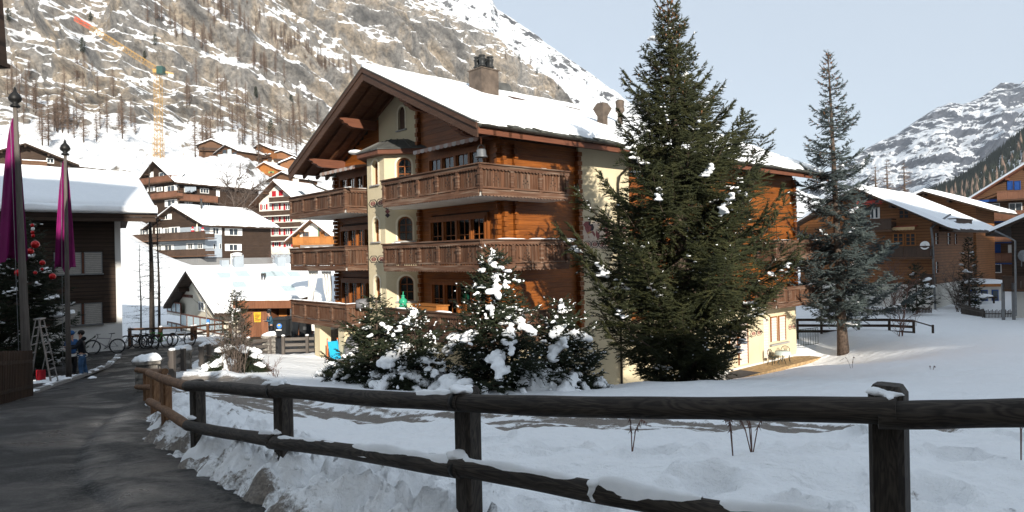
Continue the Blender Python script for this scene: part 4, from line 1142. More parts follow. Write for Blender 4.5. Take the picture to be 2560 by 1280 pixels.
def conifer(name, loc, H, R, seed, label, mat='spruce', whorl=.27, per=7, el=(-.35, .75), curl=.35, twig=.13, shoot=.065, slen=.10, sr=.013, base=.05, shape=.8, trunk_r=None, cat='tree', group=None, irregular=.2, spray=.42, droop=.25, gap=0.0, snow=None, cones=0, twig_mat=None, lean=(0, 0), rfun=None, dust=0, trim=0.0, trim_az=-.3):
    g = np.random.RandomState(seed)
    root = empty(name, loc, 0, label=label, cat=cat, group=group)
    tr = trunk_r or H * .014
    MB().tube([(lean[0] * f, lean[1] * f, H * f - .4 * (1 - f)) for f in np.linspace(0, 1, 9)], [tr * (1.25 if f == 0 else 1) * (1 - f) ** .85 + .01 for f in np.linspace(0, 1, 9)], 9).build('trunk', M['bark'], root, True)
    B = []                                     # branches: z0, azimuth, length, elevation
    z = H * base
    while z < H * .985:
        f = z / H; n = max(3, int(per * (1 - .35 * f)))
        a0 = g.rand() * 6.28
        for k in range(n):
            L = R * (1 - f) ** shape * (1 + irregular * g.randn()) * (.55 + .45 * sstep(base, base + .10, f)) + .06
            if rfun: L = R * rfun(f) * (1 + irregular * g.randn()) + .05
            if g.rand() < gap: continue
            az_ = a0 + 6.283 * k / n + g.randn() * .25
            if trim: L *= 1 - trim * max(0, 1 - f / .22) * max(0, math.cos(az_ - trim_az))
            B.append((z + g.randn() * .06, az_, max(L, .12), el[0] + (el[1] - el[0]) * f ** 1.3 + g.randn() * .10))
        z += whorl * (1 - .45 * f) * (.8 + .4 * g.rand())
    B = np.array(B)
    def bpos(b, s):   # b rows, s same length
        L = b[:, 2]; rad = L * s * (1 - .06 * s); zz = b[:, 0] + L * (np.tan(np.clip(b[:, 3], -1, 1.1)) * s * (1 - .55 * s) + curl * s ** 2.6 - .15 * s * (1 - s))
        f = b[:, 0] / H
        return np.stack([lean[0] * f + rad * np.cos(b[:, 1]), lean[1] * f + rad * np.sin(b[:, 1]), zz], 1)
    # wood
    S = np.linspace(0, 1, 5); P0, P1, r0, r1 = [], [], [], []
    for s0, s1 in zip(S[:-1], S[1:]):
        P0.append(bpos(B, np.full(len(B), s0))); P1.append(bpos(B, np.full(len(B), s1))); r0.append(.012 * B[:, 2] * (1 - s0) + .004); r1.append(.012 * B[:, 2] * (1 - s1) + .004)
    tag(link('branches', rods(np.concatenate(P0), np.concatenate(P1), np.concatenate(r0), np.concatenate(r1), 'branches', M['bark']), root), kind='stuff')
    # twigs
    nt = np.maximum(3, (B[:, 2] / twig).astype(int) * 2); idx = np.repeat(np.arange(len(B)), nt); b = B[idx]
    s = g.rand(len(b)) ** .8 * .97 + .03; s = np.clip(s, .12, 1)
    p = bpos(b, s); p2 = bpos(b, np.minimum(s + .03, 1.05)); ax = p2 - p; ax /= np.linalg.norm(ax, axis=1, keepdims=True)
    side = np.stack([-np.sin(b[:, 1]), np.cos(b[:, 1]), 0 * b[:, 1]], 1) * np.where(g.rand(len(b)) < .5, -1, 1)[:, None]
    tl = np.minimum(b[:, 2] * spray * (1 - .72 * s) * (.7 + .6 * g.rand(len(b))) + .05, .9)
    td = ax * .75 + side * (.75 + .25 * g.rand(len(b)))[:, None] + np.array([0, 0, 1.]) * (-droop + .25 * g.randn(len(b)))[:, None]
    td /= np.linalg.norm(td, axis=1, keepdims=True)
    # the branch's own tip shoot
    tip = bpos(B, np.ones(len(B)) * .97); tipd = bpos(B, np.ones(len(B)) * 1.04) - tip; tipd /= np.linalg.norm(tipd, axis=1, keepdims=True)
    p = np.concatenate([p, tip]); td = np.concatenate([td, tipd]); tl = np.concatenate([tl, np.full(len(B), .16)])
    # shoots along twigs
    ns = np.maximum(3, (tl / shoot).astype(int) * 2); ii = np.repeat(np.arange(len(p)), ns)
    q = g.rand(len(ii)); sp = p[ii] + td[ii] * (tl[ii] * q)[:, None] + np.array([0, 0, -1.]) * (.10 * tl[ii] * q ** 2)[:, None]
    rv = g.randn(len(ii), 3); rv -= td[ii] * (rv * td[ii]).sum(1, keepdims=True); rv /= np.linalg.norm(rv, axis=1, keepdims=True); rv[:, 2] *= .6
    sd = td[ii] * .75 + rv * .62; sd /= np.linalg.norm(sd, axis=1, keepdims=True)
    sl = slen * (.6 + .8 * g.rand(len(ii)))
    P0 = np.concatenate([sp, p]); P1 = np.concatenate([sp + sd * sl[:, None], p + td * tl[:, None] * 1.05]); rr_ = np.concatenate([np.full(len(sp), sr), np.full(len(p), sr * 1.1)])
    link('crown', spikes(P0, P1, rr_, 'crown', M[mat]), root)
    if dust:
        k = np.where(P0[:len(sp), 2] > -9)[0]; k = g.choice(k, min(dust, len(k))); q = sp[k] + [0, 0, .012]
        tag(link('snow_dusting', spikes(q, q + sd[k] * (sl[k] * .9)[:, None] + [0, 0, .012], sr * 1.7, 'snow_dusting', M['snow']), root), kind='stuff')
    if cones:
        k = g.choice(len(B), cones, p=(B[:, 0] / H) ** 6 / ((B[:, 0] / H) ** 6).sum()); c = bpos(B[k], .35 + .6 * g.rand(cones))
        tag(link('cones', spikes(c, c + np.array([0, 0, -.13]) + g.randn(cones, 3) * .02, .026, 'cones', M['cone'], 4), root), kind='stuff')
    if snow:
        n_, lo, hi, size, zf = snow
        w_ = np.exp(-((B[:, 0] / H - zf) / .3) ** 2) * (B[:, 2] > .35); k = g.choice(len(B), n_, p=w_ / w_.sum())
        sb = []
        for j in k:
            bb = B[j:j + 1]; s0 = lo + (hi - lo) * g.rand()
            m_ = g.randint(3, 8); sz = size * (.45 + .9 * g.rand() ** 1.5)
            for e in range(m_):
                s_ = np.array([min(1.02, s0 + .10 * e / max(.5, bb[0, 2]))]); c = bpos(bb, s_)[0] + g.randn(3) * [.08, .08, .015]
                sb.append((c[0], c[1], c[2] + sz * .25, sz * (1 - .08 * e) * (.8 + .6 * g.rand()), sz * (.26 + .16 * g.rand()), bb[0, 1]))
        blobs(sb, root, seed, voxel=.03 if size < .2 else .05)
    return root
def blobs(L, parent, seed, name='snow', voxel=None, mat='snow'):
    """flattened, dented snow clumps: (x,y,z,length,height,azimuth)"""
    bm = bmesh.new(); bmesh.ops.create_icosphere(bm, subdivisions=2, radius=1.0)
    V = np.array([v.co[:] for v in bm.verts]); Fs = np.array([[v.index for v in f.verts] for f in bm.faces]); bm.free()
    vs, fs = [], []
    for k, (x, y, z, a, h, az) in enumerate(L):
        W = V * (1 + .30 * fbm(V[:, 0] * 1.3 + k * 3.1, V[:, 1] * 1.3 + seed, V[:, 2] * 1.3, 3))[:, None]
        W = W * np.array([a, a * .62, h]); W[:, 2] = np.where(W[:, 2] < 0, W[:, 2] * .45, W[:, 2])
        c, s = math.cos(az), math.sin(az)
        vs.append(np.stack([W[:, 0] * c - W[:, 1] * s + x, W[:, 0] * s + W[:, 1] * c + y, W[:, 2] + z], 1)); fs.append(Fs + k * len(V))
    o = link(name, np_mesh(name, np.concatenate(vs), np.concatenate(fs), M[mat], True), parent)
    tag(o, kind='stuff')
    if voxel:
        m_ = o.modifiers.new('remesh', 'REMESH'); m_.mode = 'VOXEL'; m_.voxel_size = voxel; m_.use_smooth_shade = True
        m2 = o.modifiers.new('smooth', 'SMOOTH'); m2.factor = .6; m2.iterations = 3
        tx = bpy.data.textures.get('snow_lumps') or bpy.data.textures.new('snow_lumps', 'CLOUDS'); tx.noise_scale = .11; tx.noise_depth = 3
        m3 = o.modifiers.new('lumps', 'DISPLACE'); m3.texture = tx; m3.strength = voxel * 2.6; m3.texture_coords = 'GLOBAL'
    return o
def gz(x, y): return float(snow_z(np.array([x]), np.array([y]))[0])
def bz(x, y): return float(base_z(np.array([x]), np.array([y]))[0])
def ground_at(px, py, zf=None, y0=3.0, y1=150.0):
    """walk the sight line to the ground"""
    d = at(px, py, 1) - Vector((0, 0, EYE)); Ys = np.linspace(y0, y1, 1500)
    P = np.array([[d.x * q, d.y * q, EYE + d.z * q] for q in Ys]); h = (zf or base_z)(P[:, 0], P[:, 1])
    k = np.argmax(P[:, 2] < h + .15); return P[k]

# big spruce in front of the chalet
p = at(1725, 960, 22.0); p.z = gz(p.x, p.y) - .15
_rf = lambda f: float(np.interp(f, [0, .10, .22, .32, .42, .58, .68, .77, .89, 1.0], [.55, .84, .96, .98, .82, .58, .44, .32, .16, .04]))
big = conifer('spruce_tree', p, 1.65 + (632 + 8) / FOC * 22 - p.z, 3.35, 12, 'tall green spruce with snow patches growing in front of the large chalet', 'spruce', whorl=.36, per=8, el=(-.55, .55), curl=.50, twig=.075, shoot=.042, slen=.09, sr=.0125, base=.05, trunk_r=.27, irregular=.20, spray=.44, droop=.24, snow=(80, .45, .9, .15, .36), cones=200, dust=450, trim=.75, rfun=_rf, lean=(-.5, 0))
# blue spruce on the right
p = at(2108, 838, 41.0); p.z = bz(p.x, p.y) - .1
conifer('blue_spruce_tree', p, 1.65 + (624 - 122) / FOC * 41 - p.z, 4.3, 31, 'slender blue spruce with reddish cones at its top beside the brown plank fence', 'blue_spruce', whorl=.52, per=7, el=(-.45, .35), curl=.30, twig=.13, shoot=.075, slen=.14, sr=.021, base=.14, shape=.95, trunk_r=.30, irregular=.22, spray=.42, droop=.12, gap=.18, snow=(22, .4, .75, .17, .3), cones=420, lean=(-.6, 0))
# young conifers under snow along the foreground
FG = [((945, 975), 19.4, 745, 1.45, 41, 'bushy dark yew without much snow, leftmost of the young evergreens by the chalet', 'fir', .8, .55),
      ((1040, 982), 18.6, 770, 1.25, 42, 'small snow-laden conifer between the bushy yew and the taller snow-topped fir', 'fir', .75, .35),
      ((1238, 985), 18.2, 618, 1.50, 43, 'snow-topped fir, tallest of the young evergreens, in front of the chalet balconies', 'fir', .72, .4),
      ((1408, 985), 18.9, 752, 1.25, 44, 'small snow-laden pine next to the big spruce', 'fir', .6, .35)]
for k, ((px, py), Yd, ty, Rr, sd, lab, mt, shp, elv) in enumerate(FG):
    p = at(px, py, Yd); p.z = bz(p.x, p.y)
    Hh = at(px, ty, Yd).z - p.z
    g = np.random.RandomState(sd)
    t_ = conifer(('yew_tree', 'fir_tree', 'fir_tree', 'pine_tree')[k], p, Hh, Rr, sd, lab, mt, whorl=.17, per=8, el=(-.25, elv), curl=.2, twig=.10, shoot=.055, slen=.075, sr=.014, base=.02, shape=shp, trunk_r=.06, irregular=.26, spray=.5, droop=.2, dust=(250, 700, 800, 700)[k])
    sb = []
    n_ = (14, 30, 44, 34)[k]
    for j in range(n_):
        f = g.rand() ** 1.1 * .93; a = -math.pi / 2 + g.randn() * 1.0; rr_ = Rr * (1 - f) ** shp * (.55 + .45 * g.rand()); 
        x, y, z = rr_ * math.cos(a), rr_ * math.sin(a), Hh * f
        m_ = g.randint(3, 7); sz = (.065 + .17 * g.rand() ** 2.2 * (1.6 - f)) * (.75 if k == 0 else 1.05)
        for e in range(m_): sb.append((x + .13 * e * math.cos(a) + g.randn() * .06, y + .13 * e * math.sin(a) + g.randn() * .06, z - .095 * e * (1.4 - f) + g.randn() * .03, sz * (1.1 - .09 * e) * (.8 + .5 * g.rand()), sz * (.45 + .3 * g.rand()), a + g.randn() * .5))
    if k: 
        for e in range(5): sb.append((g.randn() * .03, g.randn() * .03, Hh * (.985 - .025 * e), .07 + .02 * e, .10, 0))
    blobs(sb, t_, sd, voxel=.035)
# low snow-buried shrubs round them
def snow_shrub(px, py, Y, R, h, seed, label, kind='snowy_shrub', mt='fir', dens=1.0):
    p = at(px, py, Y); p.z = bz(p.x, p.y) + .1; g = np.random.RandomState(seed)
    r = empty(kind, p, 0, label=label, cat='shrub', group=None)
    n = int(900 * dens); a = g.rand(n) * 6.28; q = np.sqrt(g.rand(n)) * R; P0 = np.stack([q * np.cos(a), q * np.sin(a) * .7, h * (1 - (q / R) ** 2) * (.2 + .75 * g.rand(n))], 1)
    d = np.stack([np.cos(a), np.sin(a), .7 + .5 * g.randn(n)], 1); d /= np.linalg.norm(d, axis=1, keepdims=True)
    link('foliage', spikes(np.repeat(P0, 6, 0) + g.randn(6 * n, 3) * .035, np.repeat(P0 + d * .14, 6, 0) + g.randn(6 * n, 3) * .07, .011, 'foliage', M[mt]), r)
    tw = MB()
    for k in range(9): 
        an = g.rand() * 6.28; tw.tube([(0, 0, -.2), (R * .4 * math.cos(an), R * .3 * math.sin(an), h * .4), (R * .85 * math.cos(an), R * .6 * math.sin(an), h * (.3 + .5 * g.rand()))], [.02, .012, .004], 5)
    tw.build('stems', M['bark'], r)
    sb = []
    for k in range(int(26 * dens)):
        an = g.rand() * 6.28; qq = math.sqrt(g.rand()) * R * .95; x, y = qq * math.cos(an), qq * .7 * math.sin(an)
        z = h * (1 - (qq / R) ** 2) * .95
        m_ = g.randint(1, 5); sz = .13 + .12 * g.rand()
        for e in range(m_): sb.append((x + .12 * e * math.cos(an), y + .10 * e * math.sin(an), z - .10 * e * (qq / R), sz * (1 - .1 * e), sz * .6, an))
    blobs(sb, r, seed, voxel=.04)
    return r
snow_shrub(880, 955, 20.2, 1.15, .75, 61, 'low shrub buried in snow left of the bushy yew')
snow_shrub(1000, 978, 18.2, .95, .55, 62, 'low snow-covered shrub at the foot of the small conifer', )
snow_shrub(1140, 985, 18.0, .7, .45, 63, 'low snow-capped shrub between the two firs', dens=.7)
snow_shrub(1340, 985, 18.4, .9, .85, 64, 'shrub under thick snow between the tall fir and the pine')
snow_shrub(1430, 980, 18.4, 1.0, .5, 65, 'low shrub under thick snow left of the big spruce')

# garden shrubs by the second fence
p = at(600, 935, 22.5); p.z = bz(p.x, p.y)
snow_shrub(590, 915, 23.2, 1.1, 1.05, 71, 'dark spreading juniper with snow cushions by the stone pillars', 'juniper_shrub')
p = at(592, 925, 23.4); p.z = bz(p.x, p.y)
conifer('young_pine', p, 2.9, .55, 72, 'thin young pine rising behind the bare sticks in the garden', 'fir', whorl=.2, per=6, el=(.3, .9), curl=.2, twig=.08, shoot=.045, slen=.09, sr=.011, base=.15, shape=.5, trunk_r=.035)
def bare(name, loc, H, seed, label, mat='twig', stems=1, spread=.35, levels=3, n=5, r=.03, ratio=.55, upright=.6, cat='shrub', group=None, curve=.12):
    g = np.random.RandomState(seed); root = empty(name, loc, 0, label=label, cat=cat, group=group)
    P0, P1, r0, r1 = [], [], [], []
    def grow(p, d, L, rad, lev):
        seg = 4 if lev == 0 else 3
        q = p; dd = d
        for k in range(seg):
            dd = dd + g.randn(3) * curve; dd[2] += .05; dd = dd / np.linalg.norm(dd)
            q2 = q + dd * (L / seg); P0.append(q); P1.append(q2); r0.append(rad * (1 - k / seg * .6)); r1.append(rad * (1 - (k + 1) / seg * .6))
            if lev < levels:
                for j in range(max(1, int(n * (.5 if k == 0 and lev == 0 else 1) / seg + g.rand()))):
                    a = g.randn(3); a -= dd * a.dot(dd); a /= np.linalg.norm(a) + 1e-9
                    nd = dd * upright + a * (1 - upright * .5); nd /= np.linalg.norm(nd)
                    grow(q + (q2 - q) * g.rand(), nd, L * ratio * (.6 + .6 * g.rand()), max(rad * .5, .003), lev + 1)
            q = q2
    for s in range(stems):
        d = np.array([g.randn() * spread, g.randn() * spread, 1.0]); d /= np.linalg.norm(d)
        grow(np.array([g.randn() * .05 * stems ** .5, g.randn() * .05 * stems ** .5, -.15]), d, H * (.75 + .35 * g.rand()) * (1 if levels < 2 else .8), r, 0)
    tag(link('branches', rods(np.array(P0), np.array(P1), np.array(r0), np.array(r1), 'branches', M[mat], 4), root), kind='stuff')
    return root
p = at(590, 938, 21.5); p.z = bz(p.x, p.y)
bare('bare_shrub', p, 2.5, 81, 'tall bundle of bare upright sticks in the garden by the pillars', 'twig', 11, .10, 2, 7, .018, .45, .85, curve=.06)
p = at(680, 945, 19.5); p.z = bz(p.x, p.y)
bare('bare_shrub', p, 1.15, 82, 'small bare reddish bush alone in the garden snow', 'twig_red', 4, .18, 2, 6, .010, .4, .7)
p = at(695, 690, 70); p.z = at(695, 690, 95).z * .0 + at(695, 672, 70).z
# ------------------------------------------------------------------ log fence in the foreground
def log_mat(name, dark, light, along='y'):
    t = NT(name)
    tc = t.n('ShaderNodeTexCoord').outputs['Object']
    v = t.scaled(tc, (2.2, 30, 30)); g = t.noise(v, 1.0, 6, .65, 1.2)
    rings = t.noise(t.scaled(tc, (.9, 7, 7)), 1.0, 3, .5, 2.5)
    w = t.n('ShaderNodeMath', operation='SINE'); t.l(t.math('MULTIPLY', rings, 55.0), w.inputs[0])
    gg = t.math('ADD', t.math('MULTIPLY', g, .75), t.math('MULTIPLY', w.outputs[0], .12))
    c = t.ramp(gg, [(0.2, dark), (0.62, light)])
    c = t.mix(t.ramp(t.noise(tc, 3.0, 4), [(0.45, 0.0), (0.7, .6)]), c, tuple(x * .5 for x in dark))
    t.col(c).rough(.7).spec(.25).bump(gg, .6, .006)
    return t.m
M['log_dark'] = log_mat('weathered_log', (0.022, 0.018, 0.015), (0.075, 0.061, 0.049))
M['log_brown'] = log_mat('new_brown_log', (0.115, 0.055, 0.024), (0.26, 0.14, 0.07))
FP = [(2218, 3.0, 960), (1143, 4.4, 966), (682, 6.2, 962), (471, 7.9, 950)]
RAILT = [(3300, 1040, 2.45), (2218, 1034, 3.0), (1143, 1004, 4.4), (682, 978, 6.2), (471, 966, 7.9)]
RAILB = [(3300, 1610, 2.45), (2218, 1345, 3.0), (1143, 1170, 4.4), (682, 1105, 6.2), (471, 1062, 7.9)]
fence = empty('log_fence', at(682, 1180, 6.2), 0, label='dark weathered log fence with snow on its rails across the foreground', cat='fence')
FO = fence.location
def rail_log(p, q, r, mat, parent, name='rail', seed=0, over=.12):
    """a peeled log from p to q: its own x axis runs along the log"""
    p, q = Vector(p), Vector(q); d = (q - p).normalized(); p = p - d * over; q = q + d * over; L = (q - p).length
    n, m = 28, 20; V, Fs = [], []
    for i in range(n + 1):
        f = i / n; rr_ = r * (1 + .03 * math.sin(f * 9 + seed) + .02 * math.sin(f * 23 + seed * 2)); bend = .012 * math.sin(f * math.pi * 1.3 + seed)
        for k in range(m):
            a = 2 * math.pi * k / m; w = 1 + .02 * math.sin(3 * a + seed + f * 2)
            V.append((f * L, math.cos(a) * rr_ * w, math.sin(a) * rr_ * w + bend))
    for i in range(n):
        for k in range(m): Fs.append((i * m + k, (i + 1) * m + k, (i + 1) * m + (k + 1) % m, i * m + (k + 1) % m))
    Fs.append(tuple(range(m))); Fs.append(tuple(n * m + k for k in range(m - 1, -1, -1)))
    me = bpy.data.meshes.new(name); me.from_pydata(V, [], Fs); me.materials.append(M[mat])
    for pl in me.polygons: pl.use_smooth = len(pl.vertices) == 4
    o = link(name, me, parent)
    rot = d.to_track_quat('X', 'Z')
    o.location = p - (parent.matrix_world.translation if parent and not parent.parent else Vector()) if False else p - Vector(parent.location)
    o.rotation_euler = rot.to_euler()
    return o
def sq_post(c, zt, zb, w, yaw, mat, parent, chamfer=.02):
    h = w / 2; c = Vector(c) - Vector(parent.location); zt -= parent.location.z; zb -= parent.location.z
    R2 = Matrix.Rotation(yaw, 3, 'Z')
    pts = []
    k = h * .3
    ring = [(-h, -h + k), (-h + k, -h), (h - k, -h), (h, -h + k), (h, h - k), (h - k, h), (-h + k, h), (-h, h - k)]
    mb = MB(); vs = []
    for z, s in ((zb, 1), (zt - .035, 1), (zt, .74)):
        for x, y in ring: v = R2 @ Vector((x * s, y * s, 0)); vs.append((v.x, v.y, z - zb))
    fs = [tuple(range(16, 24))]
    for j in range(2):
        for i in range(8): fs.append((j * 8 + i, j * 8 + (i + 1) % 8, j * 8 + 8 + (i + 1) % 8, j * 8 + 8 + i))
    # grain upright: lay the mesh's x axis along the post
    vs = [(v[2], v[0], v[1]) for v in vs]
    me = bpy.data.meshes.new('post'); me.from_pydata(vs, [], fs); me.materials.append(M[mat])
    o = link('post', me, parent); o.location = (c.x, c.y, zb)
    o.rotation_euler = Matrix(((0, 1, 0), (0, 0, 1), (1, 0, 0))).to_euler()
    return o
fdir = math.atan2(7.9 - 3.0, -3.79 - 1.66)
PT = [at(x, y, d) for x, y, d in RAILT]; PB = [at(x, y, d) for x, y, d in RAILB]
off = Vector((.52, .85, 0)) * .115
for (px, Yd, ty), a in zip(FP, PT[1:]):
    c = a + off; zt = at(px, ty, Yd + .1).z
    sq_post((c.x, c.y, 0), zt, bz(c.x, c.y) - .35, .145, fdir, 'log_dark', fence)
for k, (a, b) in enumerate(zip(PT[:-1], PT[1:])): rail_log(a, b, .060, 'log_dark', fence, 'rail', k * 1.7, .04)
for k, (a, b) in enumerate(zip(PB[:-1], PB[1:])): rail_log(a, b, .060, 'log_dark', fence, 'rail', k * 2.3 + 1, .04)
# lashing bands where rails meet
for P in PT[2:4] + PB[2:4]:
    d = (PT[3] - PT[2]).normalized(); q = P - FO
    MB().tube([q - d * .02, q + d * .02], .064, 14).build('metal_band', M['dark_metal'], fence, True)
# snow lying on the fence
sb = []; g = np.random.RandomState(9)
def rail_snow(a, b, f0, f1, w, h, seed):
    p, q = a.lerp(b, f0), a.lerp(b, f1); L = (q - p).length; n = max(8, int(L / .03)); m = 9; d = (q - p).normalized(); sd = d.cross(Vector((0, 0, 1))).normalized()
    V, Fs = [], []
    for i in range(n + 1):
        f = i / n; ww = w * (.45 + .55 * math.sin(math.pi * min(1, f * 8, (1 - f) * 8) / 2)) * (1 + .45 * float(fbm(np.array([f * L * 3.0]), np.array([seed]), 0, 4)[0]))
        hh = h * min(1, f * 9, (1 - f) * 9) * (1 + .6 * float(fbm(np.array([f * L * 4.0]), np.array([seed + 5.]), 0, 4)[0]))
        c = p.lerp(q, f)
        for k in range(m):
            u = -1 + 2 * k / (m - 1); x = u * ww; base_ = math.sqrt(max(.0, .0605 ** 2 - min(abs(x), .059) ** 2)) - (.004 if abs(u) < .99 else .012)
            V.append(c + sd * x + Vector((0, 0, base_ + max(0, hh) * (1 - u * u) ** .6)) - FO)
    for i in range(n):
        for k in range(m - 1): Fs.append((i * m + k, i * m + k + 1, (i + 1) * m + k + 1, (i + 1) * m + k))
    me = bpy.data.meshes.new('rail_snow'); me.from_pydata(V, [], Fs); me.materials.append(M['snow'])
    for pl in me.polygons: pl.use_smooth = True
    link('rail_snow', me, fence)
rail_snow(PB[1], PB[2], .64, 1.0, .046, .024, 1); rail_snow(PB[1], PB[2], .34, .60, .046, .026, 2); rail_snow(PB[2], PB[3], .55, .97, .042, .02, 3); rail_snow(PB[2], PB[3], .0, .5, .052, .035, 4); rail_snow(PB[1], PB[2], .05, .30, .046, .022, 6)
rail_snow(PB[3], PB[4], .0, .12, .05, .03, 5); rail_snow(PT[2], PT[3], .02, .16, .05, .02, 7); rail_snow(PT[2], PT[3], .93, 1.0, .05, .03, 8)
for (P, k) in ((PT[1], .6), (PT[2], .9), (PT[3], .7), (PB[2], .9), (PB[3], .8), (PB[4], .7)):
    for e in range(5): 
        c = P + off * .35 - FO; sb.append((c.x + g.randn() * .035, c.y + g.randn() * .03, c.z + .055 + g.rand() * .03, .055 * k + .03 * g.rand(), .035 * k, g.rand() * 3))
blobs(sb, fence, 4, 'joint_snow', voxel=.012)
drip = PB[1].lerp(PB[2], .60) - FO
blobs([(drip.x - .01, drip.y - .062, drip.z + .0, .035, .05, 0), (drip.x, drip.y - .064, drip.z - .035, .02, .04, 0), (drip.x, drip.y - .05, drip.z + .05, .05, .03, 0)], fence, 6, 'hanging_snow', voxel=.01)

# newer brown section further down
bf = empty('log_fence', at(415, 1050, 9.9), 0, label='reddish brown log fence section bending down the road edge', cat='fence')
b5, b6 = at(415, 0, 9.9), at(385, 0, 12.4)
rt = [at(471, 966, 7.9), at(372, 934, 11.9)]; rb = [at(471, 1062, 7.9), at(374, 1005, 11.2)]
rail_log(rt[0], rt[1], .062, 'log_brown', bf, 'rail', 3, .02); rail_log(rb[0], rb[1], .06, 'log_brown', bf, 'rail', 5, .02)
for (px, Yd, ty) in ((415, 9.9, 938), (386, 12.2, 930)):
    c = at(px, ty, Yd); sq_post((c.x, c.y, 0), c.z, bz(c.x, c.y) - .3, .125, .9, 'log_brown', bf)
bf2 = empty('log_fence', at(375, 985, 14.5), 0, label='short reddish brown log fence before the first stone pillar', cat='fence')
for (ya, yb) in ((926, 929), (966, 972)): rail_log(at(343, ya, 15.6), at(412, yb, 12.6), .06, 'log_brown', bf2, 'rail', ya, .05)
for (px, Yd, ty) in ((366, 14.8, 932), (408, 12.7, 922)):
    c = at(px, ty, Yd); sq_post((c.x, c.y, 0), c.z, bz(c.x, c.y) - .3, .12, .9, 'log_brown', bf2)
# ------------------------------------------------------------------ neighbouring houses
M['dark_wood'] = wood('dark_stained_wood', (0.028, 0.017, 0.011), (0.070, 0.043, 0.029), True, .75, .3, seam=.21)
M['old_wood'] = wood('old_brown_wood', (0.075, 0.038, 0.020), (0.165, 0.086, 0.046), True, .75, .3, seam=.24)
M['warm_wood'] = wood('warm_brown_wood', (0.17, 0.066, 0.022), (0.34, 0.15, 0.056), True, .65, .3, seam=.26)
M['orange_wood'] = wood('orange_wood', (0.26, 0.095, 0.022), (0.42, 0.17, 0.045), False, .6, .2)
M['brown_rail'] = wood('brown_balcony_boards', (0.11, 0.048, 0.028), (0.21, 0.10, 0.06), False, .7, .2)
M['dark_rail'] = wood('dark_balcony_boards', (0.04, 0.024, 0.016), (0.09, 0.055, 0.038), False, .7, .2)
M['red_paint'] = plain('red_shutter_paint', (0.38, 0.012, 0.022), .5, .1)
M['white_paint'] = plain('white_paint', (0.78, 0.77, 0.74), .5, .04)
M['green_paint'] = plain('green_shutter_paint', (0.22, 0.36, 0.13), .5, .1)
M['blue_paint'] = plain('blue_shutter_paint', (0.012, 0.060, 0.24), .5, .1)
M['blue_grey'] = plain('blue_grey_panel', (0.30, 0.34, 0.38), .7, .06, 2)
M['grey_render'] = stucco('grey_render', (0.20, 0.20, 0.20), 20, .3)
M['white_wall'] = stucco('white_wall', (0.66, 0.63, 0.57), 20, .25)
M['cream2'] = stucco('pale_cream_wall', (0.62, 0.57, 0.47), 20, .3)
